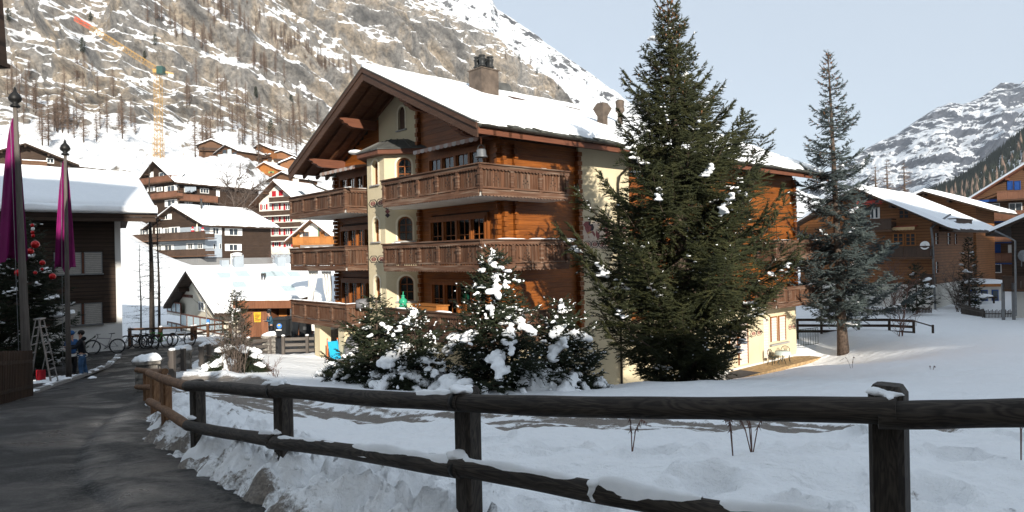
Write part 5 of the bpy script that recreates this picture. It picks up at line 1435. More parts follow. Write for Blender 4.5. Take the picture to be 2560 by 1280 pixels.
class House:
    def __init__(s, name, label, o, rz, W, L, zb, ze, zr, wall, over=(1.0, 1.2), th=.3, slab=.22, cat='house', snow=True, base=None, base_mat='white_wall', seed=1, group=None, edge='dark_wood', yr=None, nx=60):
        """gable on plane x=0 between y=0 (right) and y=W (left); long side y=0; heights are world z"""
        s.F = Frame((o[0], o[1], 0), rz); s.W, s.L, s.zb, s.ze, s.zr, s.over = W, L, zb, ze, zr, over
        s.root = s.F.empty(name, label=label, cat=cat, group=group)
        yr = W / 2 if yr is None else yr; s.yr = yr
        b = zb if base is None else base
        m = MB().box(0, L, 0, W, b, ze); 
        sl = (zr - ze) / max(yr, W - yr)
        m.prism([(0, 0, ze), (0, W, ze - (0 if yr == W / 2 else 0)), (0, yr, zr - slab - .05)], (L, 0, 0)); m.build('wall', M[wall], s.root)
        if base is not None: MB().box(-.05, L + .05, -.05, W + .05, zb - 1, base).build('base_wall', M[base_mat], s.root)
        oy, ox = over
        slp = (zr - ze) / (W / 2); e0, e1 = -oy, W + oy
        zf = lambda y: zr - slp * np.abs(np.asarray(y, float) - yr)
        s.zf = zf; rf = MB()
        for e in (e0, e1):
            rf.prism([(-ox, yr, zr), (-ox, e, float(zf(e))), (-ox, e, float(zf(e)) - slab), (-ox, yr, zr - slab)], (L + 2 * ox, 0, 0))
        s.roof = rf.build('roof', M[edge], s.root)
        for y in (yr, yr * .5, yr + (W - yr) * .5):
            MB().box(-ox + .15, 0, y - .12, y + .12, float(zf(y)) - slab - .32, float(zf(y)) - slab - .02).build('purlin', M[edge], s.roof)
        if snow:
            for e in (e0, e1): snow_sheet(-ox - .03, L + ox + .03, yr, e * 1.0 + (.05 if e > yr else -.05), zf, th, nx, 28, seed + e, wob=.22, parent=s.roof)
    def gpt(s, px, py, x=0.0): return s.F.on_x(px, py, x)
    def _bx(s, face, mb, a0, a1, d0, d1, z0, z1, c=0.0):
        """box on a face: a along the face, d outwards"""
        if face == 'g': mb.box(c - d1, c - d0, min(a0, a1), max(a0, a1), z0, z1)
        elif face == 's': mb.box(min(a0, a1), max(a0, a1), c - d1, c - d0, z0, z1)
        else: mb.box(min(a0, a1), max(a0, a1), c + d0, c + d1, z0, z1)
        return mb
    def pix(s, face, px, py, d=0.0):
        if face == 'g': return s.F.on_x(px, py, -d)
        if face == 's': return s.F.on_y(px, py, -d)
        return s.F.on_y(px, py, s.W + d)
    def win(s, face, x0, y0, x1, y1, frame='white_paint', shut=None, n=2, glass='far_glass', sw=.5, curtain=False, d=0.0, name='window', open_=True, bars=0):
        (a0, zt), (a1, zb) = s.pix(face, x0, y0, d), s.pix(face, x1, y1, d); a0, a1 = min(a0, a1), max(a0, a1); w = a1 - a0; c = {'g': 0, 's': 0, 'l': s.W}[face]
        t = min(.09, w * .1); f = MB()
        s._bx(face, f, a0, a1, d, d + .06, zt - t, zt, c); s._bx(face, f, a0, a1, d, d + .06, zb, zb + t, c)
        for k in range(n + 1):
            x = a0 + (w - t) * k / n; s._bx(face, f, x, x + t, d, d + .058, zb + t, zt - t, c)
        for k in range(bars):
            zz = zb + (zt - zb) * (k + 1) / (bars + 1); s._bx(face, f, a0 + t, a1 - t, d + .01, d + .05, zz - t * .3, zz + t * .3, c)
        o = f.build(name, M[frame], s.root)
        for k in range(n):
            x = a0 + t + (w - t) * k / n; s._bx(face, MB(), 0, 0, 0, 0, 0, 0); s._bx(face, MB(), x, x, 0, 0, 0, 0)
            s._bx(face, (pm := MB()), x, x + (w - t) / n - t, d + .005, d + .02, zb + t, zt - t, c); pm.build('pane', M[glass], o)
            if curtain: s._bx(face, (cm := MB()), x, x + ((w - t) / n - t) * .4, d + .022, d + .03, zb + t, zt - t, c); cm.build('curtain', M['curtain'], o)
        if shut:
            for sg in (-1, 1):
                xs = (a0 - w * sw, a0 - .01) if sg < 0 else (a1 + .01, a1 + w * sw)
                s._bx(face, (sm := MB()), xs[0], xs[1], d + .01, d + .07, zb, zt, c); sm.build('shutter', M[shut], o)
        return o
    def balc(s, face, x0, x1, yt, h=1.0, d=1.3, mat='brown_rail', slab='old_wood', rails=False, snow=False, ys=None):
        (a0, zt), (a1, _) = s.pix(face, x0, yt, d), s.pix(face, x1, yt, d); a0, a1 = min(a0, a1), max(a0, a1); c = {'g': 0, 's': 0, 'l': s.W}[face]
        o = s._bx(face, MB(), a0, a1, .002, d, zt - h - .16, zt - h, c).build('balcony', M[slab], s.root)
        p = MB()
        if rails:
            n = int((a1 - a0) / .16)
            for k in range(n + 1): x = a0 + (a1 - a0 - .05) * k / n; s._bx(face, p, x, x + .05, d - .06, d - .03, zt - h, zt - .1, c)
            tag(p.build('balusters', M[mat], o), kind='stuff')
        else:
            n = max(1, int((a1 - a0) / .9))
            for k in range(n):
                x = a0 + (a1 - a0) * k / n; q = MB(); s._bx(face, q, x + .01, x + (a1 - a0) / n - .01, d - .05 - .01 * (k % 2), d, zt - h + .02, zt - .1, c); q.build('panel', M[mat], o)
        r = MB(); s._bx(face, r, a0 - .04, a1 + .04, d - .12, d + .06, zt - .1, zt, c)
        for a in (a0, a1 - .06): s._bx(face, r, a, a + .06, 0, d - .12, zt - .1, zt, c); s._bx(face, r, a, a + .05, 0, d - .05, zt - h + .1, zt - h + .7, c)
        r.build('top_rail', M[mat], o)
        if snow: s._bx(face, MB(), a0, a1, d - .1, d + .05, zt + .002, zt + .09, c).build('snow', M['roof_snow'], o)
        return o
    def box(s, name, mat, *a): return MB().box(*a).build(name, M[mat], s.root)
def zpx(px, py, Y): return at(px, py, Y).z

# --- dark chalet on the slope with laundry
Y = 128; c = at(447, 560, Y)
h = House('chalet', 'dark brown chalet with laundry on its balcony below the orange crane', c, math.radians(58), 12.4, 18, zpx(447, 600, Y), zpx(447, 448, Y) , zpx(378, 408, 132) + .2, 'dark_wood', (1.3, 1.2), .35, seed=11)
for r in ((357, 433, 375, 447), (398, 432, 420, 446)): h.win('g', *r, shut='white_paint' if r[0] < 380 else None, frame='white_paint')
for r in ((418, 465, 437, 478), (372, 468, 384, 478), (419, 500, 438, 515), (395, 468, 404, 478)): h.win('g', *r, shut='white_paint', sw=.35)
for r in ((346, 428, 448), (372, 442, 484)): h.balc('g', *r, 1.1, 1.2, 'brown_rail')
for r in ((460, 465, 480, 482), (500, 470, 522, 484)): h.win('s', *r, n=3, frame='white_paint')
for r in ((462, 502, 480, 518), (500, 505, 524, 521)): h.win('s', *r, n=4, frame='white_paint')
h.win('s', 540, 474, 549, 492, frame='white_paint', n=1, glass='white_paint')
h.balc('s', 451, 545, 484, 1.2, 1.1, 'brown_rail'); h.balc('s', 451, 545, 519, 1.0, 1.1, 'brown_rail')
MB().tube([h.F.loc(at(463, 434, 130)), h.F.loc(at(449, 447, 128.5)), h.F.loc(at(447, 455, 127.6)), h.F.loc(at(447, 575, 127.6))], .09, 8).build('downpipe', M['gutter'], h.root)
la = MB()
for k in range(6):
    x, z = h.F.on_y(462 + k * 4.6, 467, -1.0); la.box(x, x + .42, -1.02, -1.0, z - 1.0 + .15 * (k % 3), z)
la.build('laundry', M['blue_grey'], h.root)

# --- grey and brown house in front of it
Y = 104; c = at(514, 655, Y)
h = House('house', 'blue-grey and dark wood house with white shutters and figures on its terrace', c, math.radians(60), 13.6, 12.5, zpx(514, 668, Y), zpx(514, 556, Y), zpx(397, 520, 111), 'dark_wood', (1.2, 1.0), .35, seed=13)
h.win('g', 408, 536, 420, 549, shut='white_paint', sw=.8)
x0, z0 = h.F.on_y(513, 556); x1, _ = h.F.on_y(553, 556)
h.box('panel_wall', 'blue_grey', -.06, x1, -.06, .2, zpx(514, 644, Y), h.ze - .02)
h.box('terrace_recess', 'blue_grey', -.05, .1, .1, 11.8, zpx(514, 644, Y), h.ze - .6)
for r in ((531, 569, 547, 586), (572, 571, 595, 589), (572, 610, 594, 627)): h.win('s', *r, shut='white_paint', sw=.45, d=.07 if r[0] < 550 else 0)
for r in ((533, 609, 538, 622), (548, 609, 553, 622)): h.win('s', *r, n=1, d=.07)
for r in ((350, 570, 362, 587), (365, 570, 378, 587), (392, 570, 402, 587), (412, 570, 425, 587), (428, 568, 445, 588), (350, 612, 362, 628), (370, 612, 385, 630), (392, 612, 404, 630), (412, 612, 430, 630), (470, 608, 482, 623), (495, 608, 507, 622)): h.win('g', *r, d=.06, n=2, shut='white_paint' if r[0] % 3 else None, sw=.3)
h.balc('g', 318, 513, 588, 1.1, 1.6, 'dark_rail', rails=False); h.balc('g', 330, 513, 628, 1.0, 1.6, 'dark_rail')
h.box('garage_wall', 'grey_render', -1.5, h.L, -.3, h.W, zpx(514, 680, Y) - 2, zpx(514, 646, Y))
MB().lathe([(.14, -1), (.14, 1.5), (.2, 1.5), (.2, 1.7), (0, 1.7)], (3, 5, h.zr - .5), 10).build('chimney_pipe', M['pot'], h.roof)
for (px, py) in ((482, 580), (507, 581)):
    y, z = h.F.on_x(px, py, -1.2); q = empty('garden_figure', h.F.w(-1.2, y, z - .5), 0, label='small red and white figure on the grey house terrace, ' + ('left of the parasol' if px < 490 else 'right of the parasol'), cat='figure')
    MB().lathe([(.0, 0), (.32, 0), (.36, .3), (.22, .75), (0, .8)], (0, 0, 0), 10).build('body', M['red_paint'], q, True); MB().ball((0, 0, .92), .2, 6).build('head', M['white_paint'], q, True); MB().lathe([(.22, 1.0), (.05, 1.35), (0, 1.36)], (0, 0, 0), 10).build('hat', M['red_paint'], q, True)
y, z = h.F.on_x(493, 585, -1.1); q = empty('folded_parasol', h.F.w(-1.1, y, z - 1.0), 0, label='closed cream parasol on the grey house terrace', cat='parasol')
MB().tube([(0, 0, 0), (0, 0, 2.6)], .04, 8).build('pole', M['steel'], q); MB().lathe([(.16, 1.0), (.22, 1.3), (.12, 2.2), (.03, 2.6)], (0, 0, 0), 10).build('canopy', M['reveal'], q, True)

# --- white chalet with red shutters
Y = 138; c = at(752, 615, Y)
h = House('chalet', 'white chalet with bright red shutters and brown balconies', c, math.radians(68), 10.6, 16, zpx(752, 622, Y) - 1, zpx(752, 500, Y), zpx(690, 458, 141) + .3, 'white_wall', (1.7, 1.8), .35, seed=17, edge='old_wood')
for r in ((680, 478, 690, 491), (697, 476, 707, 489)): h.win('g', *r, n=1, glass='red_paint', frame='red_paint')
for row, yy in enumerate((512, 542, 575)):
    for r in ((655, yy - 1, 665, yy + 12), (685, yy - 3, 697, yy + 12), (714, yy - 3, 726, yy + 12)): h.win('g', *r, shut='red_paint', sw=.42, n=2, curtain=True)
for r in ((655, 606, 665, 616), (686, 605, 697, 616), (715, 603, 728, 617)): h.win('g', *r, shut='red_paint', sw=.45, n=2)
for yy, a in ((494, 672), (530, 630), (560, 632), (593, 632)): h.balc('g', a, 752 if a < 650 else 728, yy, .95, 1.5, 'dark_rail', rails=False, slab='white_wall')
MB().box(3, 3.9, 3.4, 4.2, h.zr - 1.2, h.zr + .7).build('chimney', M['white_wall'], h.root)
sk = MB().add([(2.0, 1.2, float(h.zf(1.2)) + .42), (3.6, 1.2, float(h.zf(1.2)) + .42), (3.6, 2.3, float(h.zf(2.3)) + .42), (2.0, 2.3, float(h.zf(2.3)) + .42)], [(0, 1, 2, 3)]); sk.build('roof_window', M['far_glass'], h.roof)

# --- small white chalet with an orange balcony
Y = 100; c = at(842, 630, Y)
h = House('chalet', 'small white chalet with bright orange wooden balcony beside the big chalet', c, math.radians(74), 7.4, 9, zpx(842, 650, Y), zpx(842, 592, Y), zpx(785, 552, 102) + .1, 'white_wall', (.9, 1.1), .3, seed=19, edge='old_wood')
h.win('g', 757, 580, 772, 591, frame='old_wood'); h.win('g', 795, 562, 808, 592, frame='green_paint', n=1); h.win('g', 822, 577, 838, 590, glass='old_wood', frame='old_wood')
h.balc('g', 731, 842, 593, 1.05, 1.2, 'orange_wood', slab='orange_wood'); 
h.box('door', 'orange_wood', -.1, 0, *sorted((h.F.on_x(800, 600)[0], h.F.on_x(812, 600)[0])), zpx(805, 600, Y), zpx(805, 577, Y))
h.box('corner_post', 'orange_wood', -.12, .02, h.W - 1.2, h.W, zpx(740, 640, Y), zpx(740, 580, Y))

# --- low cream house below with the large snowy roof
Y = 49.5; c = at(556, 850, Y)
h5 = House('house', 'low cream house with broad snow-covered roof and red-framed glass balconies', c, _A, 10.4, 21, -5.5, zpx(556, 752, 48.2) - .28, zpx(447, 678, 53) + .05, 'cream2', (1.35, .95), .34, seed=23, edge='dark_wood', nx=90)
h5.win('g', 455, 735, 482, 745, frame='fascia_wood'); h5.win('g', 497, 753, 512, 779, frame='white_paint'); h5.win('g', 535, 757, 545, 785, frame='dark_metal', n=1); h5.win('g', 500, 808, 518, 835, frame='white_paint'); h5.win('g', 535, 815, 548, 842, frame='white_paint', n=1)
M['frosted'] = plain('frosted_glass', (0.42, 0.50, 0.52), .25, .05)
def glass_balc(H, x0, x1, yt, h=1.0, d=1.3, n=5):
    (a0, zt), (a1, _) = H.pix('g', x0, yt, d), H.pix('g', x1, yt, d); a0, a1 = min(a0, a1), max(a0, a1)
    o = H._bx('g', MB(), a0, a1, .002, d, zt - h - .2, zt - h).build('balcony', M['white_wall'], H.root); f = MB()
    H._bx('g', f, a0, a1, d - .06, d + .02, zt - .1, zt); H._bx('g', f, a0, a1, d - .06, d + .02, zt - h, zt - h + .1)
    for k in range(n + 1):
        x = a0 + (a1 - a0 - .1) * k / n; H._bx('g', f, x, x + .1, d - .06, d + .02, zt - h + .1, zt - .1)
    f.build('railing_frame', M['fascia_wood'], o)
    for k in range(n): x = a0 + .1 + (a1 - a0 - .1) * k / n; q = MB(); H._bx('g', q, x, x + (a1 - a0 - .1) / n - .1, d - .03, d - .015, zt - h + .1, zt - .1); q.build('pane', M['frosted'], o)
glass_balc(h5, 451, 556, 783, 1.0, 1.2, 6); glass_balc(h5, 451, 500, 845, 1.0, 1.2, 3); glass_balc(h5, 417, 451, 753, .9, .4, 3); glass_balc(h5, 418, 452, 803, .9, .4, 3)
zf5 = h5.zf
for (px, py) in ((562, 691), (606, 687), (672, 688), (697, 687), (598, 714), (722, 724), (735, 688)):
    r_ = at(px, py, 1) - Vector((0, 0, EYE))
    for k in range(3000):
        l_ = h5.F.loc(Vector((0, 0, EYE)) + r_ * (42 + k * .012))
        if l_.y < h5.yr and l_.z < float(zf5(l_.y)) + .32: break
    z = float(zf5(l_.y)) + .33; sl = (h5.zr - h5.ze) / (h5.W / 2)
    MB().add([(l_.x - .5, l_.y - .45, z - sl * .45 + .10), (l_.x + .5, l_.y - .45, z - sl * .45 + .10), (l_.x + .5, l_.y + .45, z + sl * .45 + .10), (l_.x - .5, l_.y + .45, z + sl * .45 + .10),
              (l_.x - .5, l_.y - .45, z - sl * .45 - .2), (l_.x + .5, l_.y - .45, z - sl * .45 - .2), (l_.x + .5, l_.y + .45, z + sl * .45 - .2), (l_.x - .5, l_.y + .45, z + sl * .45 - .2)], [(0, 1, 2, 3), (0, 1, 5, 4), (1, 2, 6, 5), (3, 0, 4, 7), (2, 3, 7, 6)]).build('roof_window', M['frosted'], h5.roof)
for (px, py, w, hh) in ((594, 690, .75, 1.0), (701, 686, .7, .75), (752, 702, .95, 1.1), (561, 671, .55, .6)):
    y = h5.yr - .2; x, z = h5.F.on_y(px, py, y); MB().box(x - w / 2, x + w / 2, y - w / 2, y + w / 2, float(zf5(y)) - .4, float(zf5(y)) + hh + .25).build('chimney', M['blue_grey'], h5.root)
for px in (655, 662):
    y = 2.6; x, z = h5.F.on_y(px, 706, y); MB().lathe([(.06, -.3), (.06, .35), (.11, .36), (.11, .55), (0, .58)], (x, y, float(zf5(y)) + .3), 8).build('vent_pipe', M['pot'], h5.roof)

# --- wooden shed front by the road with bins, poster, banner
sf = Frame((at(640, 850, 45.0).x, 45.0, -3.5), math.radians(-8))
shed = sf.empty('shed', label='reddish wooden shed with snowy lean-to roof beside the road', cat='shed')
M['shed_wood'] = wood('shed_boards', (0.12, 0.045, 0.022), (0.26, 0.115, 0.062), False, .7, .35)
def spx(px, py, y=0.0): return sf.on_y(px, py, y)
xa, xb = spx(603, 800)[0], spx(741, 800)[0]; zt = spx(660, 768)[1]
k = 0; x = xa
while x < spx(678, 800)[0]: ubox('plank', x, x + .17, -.02 - .012 * (k % 2), .03, 0, zt, M['shed_wood'], shed); x += .18; k += 1
x = spx(706, 800)[0]
while x < xb: ubox('plank', x, x + .17, .9 - .012 * (k % 2), .95, 0, zt, M['shed_wood'], shed); x += .18; k += 1
MB().box(xa, xb + .3, .95, 2.0, 0, zt).build('wall', M['shed_wood'], shed); MB().box(xa, spx(678, 800)[0], .03, .95, 0, zt).build('wall', M['shed_wood'], shed)
MB().box(spx(680, 800)[0], spx(705, 800)[0], .88, .949, 0, zt).build('doorway_shade', M['room'], shed)  # dark sheet painting the shade of the open entrance
MB().box(spx(683, 800)[0], spx(703, 800)[0], .80, .879, .9, 1.9).build('inner_panel', M['orange_wood'], shed)
MB().box(xa - .3, xb + .25, -.75, -.65, zt - .02, zt + .50).build('roof_fascia', M['shed_wood'], shed)
MB().hexa([(xa - .3, -.64, zt + .3), (xb + .25, -.64, zt + .3), (xb + .25, 1.9, zt + .45), (xa - .3, 1.9, zt + .45), (xa - .3, -.64, zt + .5), (xb + .25, -.64, zt + .5), (xb + .25, 1.9, zt + .65), (xa - .3, 1.9, zt + .65)]).build('roof', M['dark_wood'], shed)
snow_sheet(xa - .35, xb + .3, 1.95, -.8, lambda y: zt + .52 + .06 * (y + .65), .20, 60, 20, 5, wob=.05, parent=shed)
for px in (683, 738): MB().box(spx(px, 800)[0] - .07, spx(px, 800)[0] + .07, -.55, -.41, 0, zt).build('post', M['steel'], shed)
rl = MB()
for px in range(632, 676, 6): p_ = spx(px, 768, -.1); rl.ball((p_[0], -.1, p_[1] - .05), .035, 5)
rl.build('string_lights', M['white_paint'], shed, True)
y_ = -.06; p0, p1 = spx(634, 781, y_), spx(653, 805, y_)
M['poster_yellow'] = plain('poster_yellow', (0.62, 0.40, 0.03), .7, .05)
po = MB().prism([(p0[0], y_, p0[1]), (p1[0], y_, p0[1] + .02), (p1[0] - .03, y_, p1[1]), (p0[0] + .05, y_, p1[1] - .02)], (0, -.012, 0)).build('poster', M['poster_yellow'], None); po.location = sf.o; po.rotation_euler = (0, 0, sf.rz)
tag(po, 'yellow printed poster on the wooden shed wall', 'poster')
for k in range(7): 
    z = p0[1] - .10 - k * .075; MB().box(p0[0] + .08 + .03 * (k % 2), p0[0] + .30 + .06 * ((k * 3) % 4), y_ - .016, y_ - .0125, z - .02, z + .015).build('print', M['dark_metal' if k % 3 else 'red_paint'], po)
def wheelie(px, Yv, label, group=None):
    c = at(px, 845, Yv); z = bz(c.x, c.y); q = empty('wheeled_bin', (c.x, c.y, z), math.radians(-8), label=label, cat='bin', group=group)
    M.setdefault('bin_plastic', plain('bin_plastic', (0.022, 0.024, 0.026), .45, .15))
    MB().hexa([(-.42, -.38, .12), (.42, -.38, .12), (.42, .38, .12), (-.42, .38, .12), (-.52, -.48, 1.15), (.52, -.48, 1.15), (.52, .48, 1.15), (-.52, .48, 1.15)]).build('body', M['bin_plastic'], q)
    l = MB().box(-.56, .56, -.54, .52, 1.152, 1.20); l.hexa([(-.52, -.5, 1.2), (.52, -.5, 1.2), (.52, .48, 1.2), (-.52, .48, 1.2), (-.35, -.3, 1.29), (.35, -.3, 1.29), (.35, .4, 1.31), (-.35, .4, 1.31)]); l.build('lid', M['bin_plastic'], q)
    for sx in (-.36, .36): MB().tube([(sx - .04, -.3, .1), (sx + .04, -.3, .1)], .1, 12).build('wheel', M['dark_metal'], q)
    return q
b_ = wheelie(705, 43.0, 'black wheeled bin with a round blue sticker beside the shed')
M['sticker'] = plain('sticker_blue', (0.06, 0.22, 0.60), .5, .1)
MB().prism([(.17 * math.cos(a) + .08, -.478, .78 + .17 * math.sin(a)) for a in [k * math.pi / 10 for k in range(20)]], (0, -.012, 0)).build('sticker', M['sticker'], b_)
MB().prism([(.10 * math.cos(a) + .07, -.491, .83 + .055 * math.sin(a)) for a in [k * math.pi / 6 for k in range(12)]], (0, -.004, 0)).build('sticker_sun', M['poster_yellow'], b_)
MB().box(-.15, .22, -.478, -.466, .5, .56).build('label_strip', M['white_paint'], b_)
wheelie(722, 43.6, 'plain black wheeled bin right of the one with the blue sticker')
q = empty('banner', at(764, 845, 42.5), math.radians(-20), label='tall black banner with a yellow ring emblem next to the shed', cat='banner')
MB().hexa([(-.42, -.05, .1), (.42, -.05, .1), (.42, .05, .1), (-.42, .05, .1), (-.42, -.05, 1.95), (.42, -.05, 1.95), (.42, .05, 1.95), (-.42, .05, 1.95)]).build('panel', M['bin_plastic'], q)
def ringmesh(r0, r1, c, y):
    m_ = MB(); n = 24
    for k in range(n):
        a, b = 2 * math.pi * k / n, 2 * math.pi * (k + 1) / n
        m_.prism([(c[0] + r0 * math.cos(a), y, c[1] + r0 * 1.3 * math.sin(a)), (c[0] + r0 * math.cos(b), y, c[1] + r0 * 1.3 * math.sin(b)), (c[0] + r1 * math.cos(b), y, c[1] + r1 * 1.3 * math.sin(b)), (c[0] + r1 * math.cos(a), y, c[1] + r1 * 1.3 * math.sin(a))], (0, -.006, 0))
    return m_
ringmesh(.24, .17, (0, 1.35), -.052).build('ring_emblem', M['poster_yellow'], q); MB().tube([(0, -.055, 1.24), (0, -.055, 1.46)], .05, 8).build('emblem_core', M['poster_yellow'], q)
MB().box(-.14, .14, -.06, -.052, .52, .72).build('lettering', M['steel'], q); MB().box(-.46, .46, -.1, .1, 1.952, 2.05).build('snow', M['roof_snow'], q)
for (px, w, mt, lab) in ((795, .7, 'white_paint', 'white sack-like container with a red lid under the chalet balcony'), (815, .5, 'dark_metal', 'dark container under the chalet balcony')):
    q = empty('container', at(px, 825, 41.0), 0, label=lab, cat='container'); MB().hexa([(-w * .4, -.3, 0), (w * .4, -.3, 0), (w * .4, .3, 0), (-w * .4, .3, 0), (-w / 2, -.35, 1.0), (w / 2, -.35, 1.0), (w / 2, .35, 1.0), (-w / 2, .35, 1.0)]).build('body', M[mt], q)
    MB().box(-w * .55, w * .55, -.4, .4, 1.002, 1.1).build('lid', M['red_paint' if mt == 'white_paint' else 'dark_metal'], q)

# --- upper left old chalet
Y = 88; c = at(178, 470, 94)
h = House('chalet', 'old dark timber chalet above the snowy roof at the far left', at(176, 450, 97), math.radians(128), 10.5, 14, 9, zpx(176, 410, 97) + .2, zpx(112, 359, 93) + .1, 'dark_wood', (1.0, 1.6), .4, seed=29)
h.win('g', 116, 395, 135, 409, frame='white_paint'); h.balc('g', 55, 118, 400, 1.0, 1.3, 'old_wood', rails=False, snow=True)
for r in ((68, 420, 82, 435), (95, 420, 106, 432), (52, 420, 62, 432)): h.win('g', *r, frame='old_wood', curtain=True)
h.win('l', 8, 420, 24, 432, frame='fascia_wood', curtain=True)

# --- hamlet on the hillside
def hamlet(px, py, Yv, rz, W, L, hh, rise, wall, label, front, seed, base=None, bm='white_wall', over=(.8, .9), edge='dark_wood', shut=None, bal=True):
    c = at(px, py, Yv); zb = c.z - 3
    H = House('chalet', label, c, math.radians(rz), W, L, zb, c.z + hh, c.z + hh + rise, wall, over, .35, seed=seed, base=c.z + (base or -2.9), base_mat=bm, edge=edge, group='chalets of the hillside hamlet', nx=30)
    for (a, z, w, h_) in front:
        m_ = MB().box(-.06, 0, a - w / 2, a + w / 2, c.z + z, c.z + z + h_); f = m_.build('window', M['white_paint' if shut is None else shut], H.root)
        MB().box(-.09, -.061, a - w / 2 + .1, a + w / 2 - .1, c.z + z + .1, c.z + z + h_ - .1).build('pane', M['far_glass'], f)
        if shut:
            for sg in (-1, 1): MB().box(-.09, 0, a + sg * w * .75 - w * .24, a + sg * w * .75 + w * .24, c.z + z, c.z + z + h_).build('shutter', M[shut], f)
    if bal:
        for k in range(1, max(2, int(hh / 2.6))):
            b = MB().box(-1.2, 0, .2, W - .2, c.z + k * 2.6 - .15, c.z + k * 2.6).build('balcony', M['old_wood'], H.root); MB().box(-1.2, -1.1, .2, W - .2, c.z + k * 2.6, c.z + k * 2.6 + .9).build('panel', M[edge], b)
    return H
H = hamlet(598, 420, 214, 62, 10.5, 9, 5.6, 2.2, 'old_wood', 'hillside house with a large glazed gable front', [], 31, 2.6, 'grey_render', bal=False)
for k in range(4):
    y = .9 + k * 2.3; z0 = H.zb + 3
    for zz, hh in ((.2, 2.1), (2.8, 2.4 + (1.2 if k in (1, 2) else 0))): f = MB().box(-.07, 0, y, y + 2.05, z0 + zz, z0 + zz + hh).build('window', M['old_wood'], H.root); MB().box(-.1, -.071, y + .12, y + 1.93, z0 + zz + .1, z0 + zz + hh - .1).build('pane', M['frosted' if k % 2 else 'far_glass'], f)
hamlet(560, 398, 222, 110, 7.5, 7, 4.6, 1.7, 'old_wood', 'brown wing behind the glazed hillside house', [(2, 2.6, 1, 1), (5, 2.6, 1, 1)], 32)
hamlet(682, 412, 226, 66, 9.8, 9, 5.4, 2.0, 'warm_wood', 'brown balconied chalet right of the glazed hillside house', [(2, .3, 1, 1.1), (5, .3, 1, 1.1), (8, .3, 1, 1.1), (3, 3, 1, 1.1), (6.5, 3, 1, 1.1)], 33, 1.6)
hamlet(694, 462, 205, 72, 8.4, 8, 5.0, 2.0, 'orange_wood', 'small chalet with pale green shutters on the hillside', [(2.2, .4, 1, 1.2), (6, .4, 1, 1.2), (2.2, 2.9, 1, 1.3), (6, 2.9, 1, 1.3)], 34, shut='green_paint', edge='warm_wood')
hamlet(738, 425, 230, 112, 9, 8, 4.6, 1.8, 'warm_wood', 'reddish brown chalet by the slope partly hidden by the big roof', [(2, 2.5, 1, 1), (6, 2.5, 1, 1)], 35)
hamlet(760, 440, 212, 112, 7, 7, 4.0, 1.6, 'warm_wood', 'low brown hut beside the reddish chalet on the slope', [(3, 1, 1, 1)], 36, bal=False)
hamlet(745, 468, 185, 66, 10, 8, 2.6, 1.9, 'old_wood', 'low brown barn just above the red-shuttered chalet', [], 37, bal=False)
hamlet(650, 535, 150, 62, 6.5, 6, 3.0, 1.4, 'warm_wood', 'small brown barn left of the red-shuttered chalet', [(3, .4, 1, 1)], 38, bal=False)
hamlet(190, 440, 120, 62, 4.0, 4, 2.0, 1.0, 'old_wood', 'little hut roof peeping over the snowy roof at left', [], 39, bal=False)
rw = MB(); 
p0, p1, p2 = at(535, 418, 213), at(640, 418, 216), at(745, 430, 222)
for a, b in ((p0, p1), (p1, p2)): rw.hexa([a + Vector((0, 0, -7)), b + Vector((0, 0, -7)), b + Vector((0, 3, -7)), a + Vector((0, 3, -7)), a, b, b + Vector((0, 3, 0)), a + Vector((0, 3, 0))])
o_ = rw.build('retaining_wall', M['grey_stone'], None); tag(o_, 'grey stone retaining wall under the hillside hamlet', 'wall')

# --- wooden chalet on the right
Y = 60.0; c = at(2333, 775, Y)
h8 = House('chalet', 'warm brown wooden chalet with white base and red awnings at right', c, math.radians(44), 11.7, 15, zpx(2333, 790, Y), zpx(2333, 545, Y) , zpx(2150, 466, 62.5), 'warm_wood', (2.0, 1.5), .3, seed=41, base=zpx(2333, 712, Y), edge='dark_wood')
h8.win('g', 2246, 516, 2274, 546, frame='warm_wood', bars=2); h8.win('g', 2232, 583, 2260, 614, frame='orange_wood', bars=2); h8.win('g', 2263, 583, 2290, 614, frame='orange_wood', bars=2); h8.win('g', 2176, 520, 2200, 546, frame='white_paint', curtain=True)
for r in ((2336, 580, 2346, 613), (2367, 580, 2376, 613), (2337, 652, 2346, 684), (2385, 582, 2392, 612)): h8.win('s', *r, frame='trim_wood', n=1, bars=2, curtain=True)
h8.win('s', 2346, 730, 2354, 762, frame='white_wall', n=1)
h8.balc('g', 2195, 2325, 617, 1.0, 1.4, 'dark_rail', snow=False); h8.balc('g', 2170, 2228, 549, 1.0, 1.4, 'dark_rail'); h8.balc('g', 2300, 2330, 685, 1.0, 1.4, 'dark_rail')
h8.balc('s', 2392, 2430, 545, 1.0, 1.4, 'dark_rail')
M['awning_red'] = plain('awning_red', (0.36, 0.05, 0.035), .8, .1); M['awning_beige'] = plain('awning_beige', (0.40, 0.27, 0.14), .8, .1)
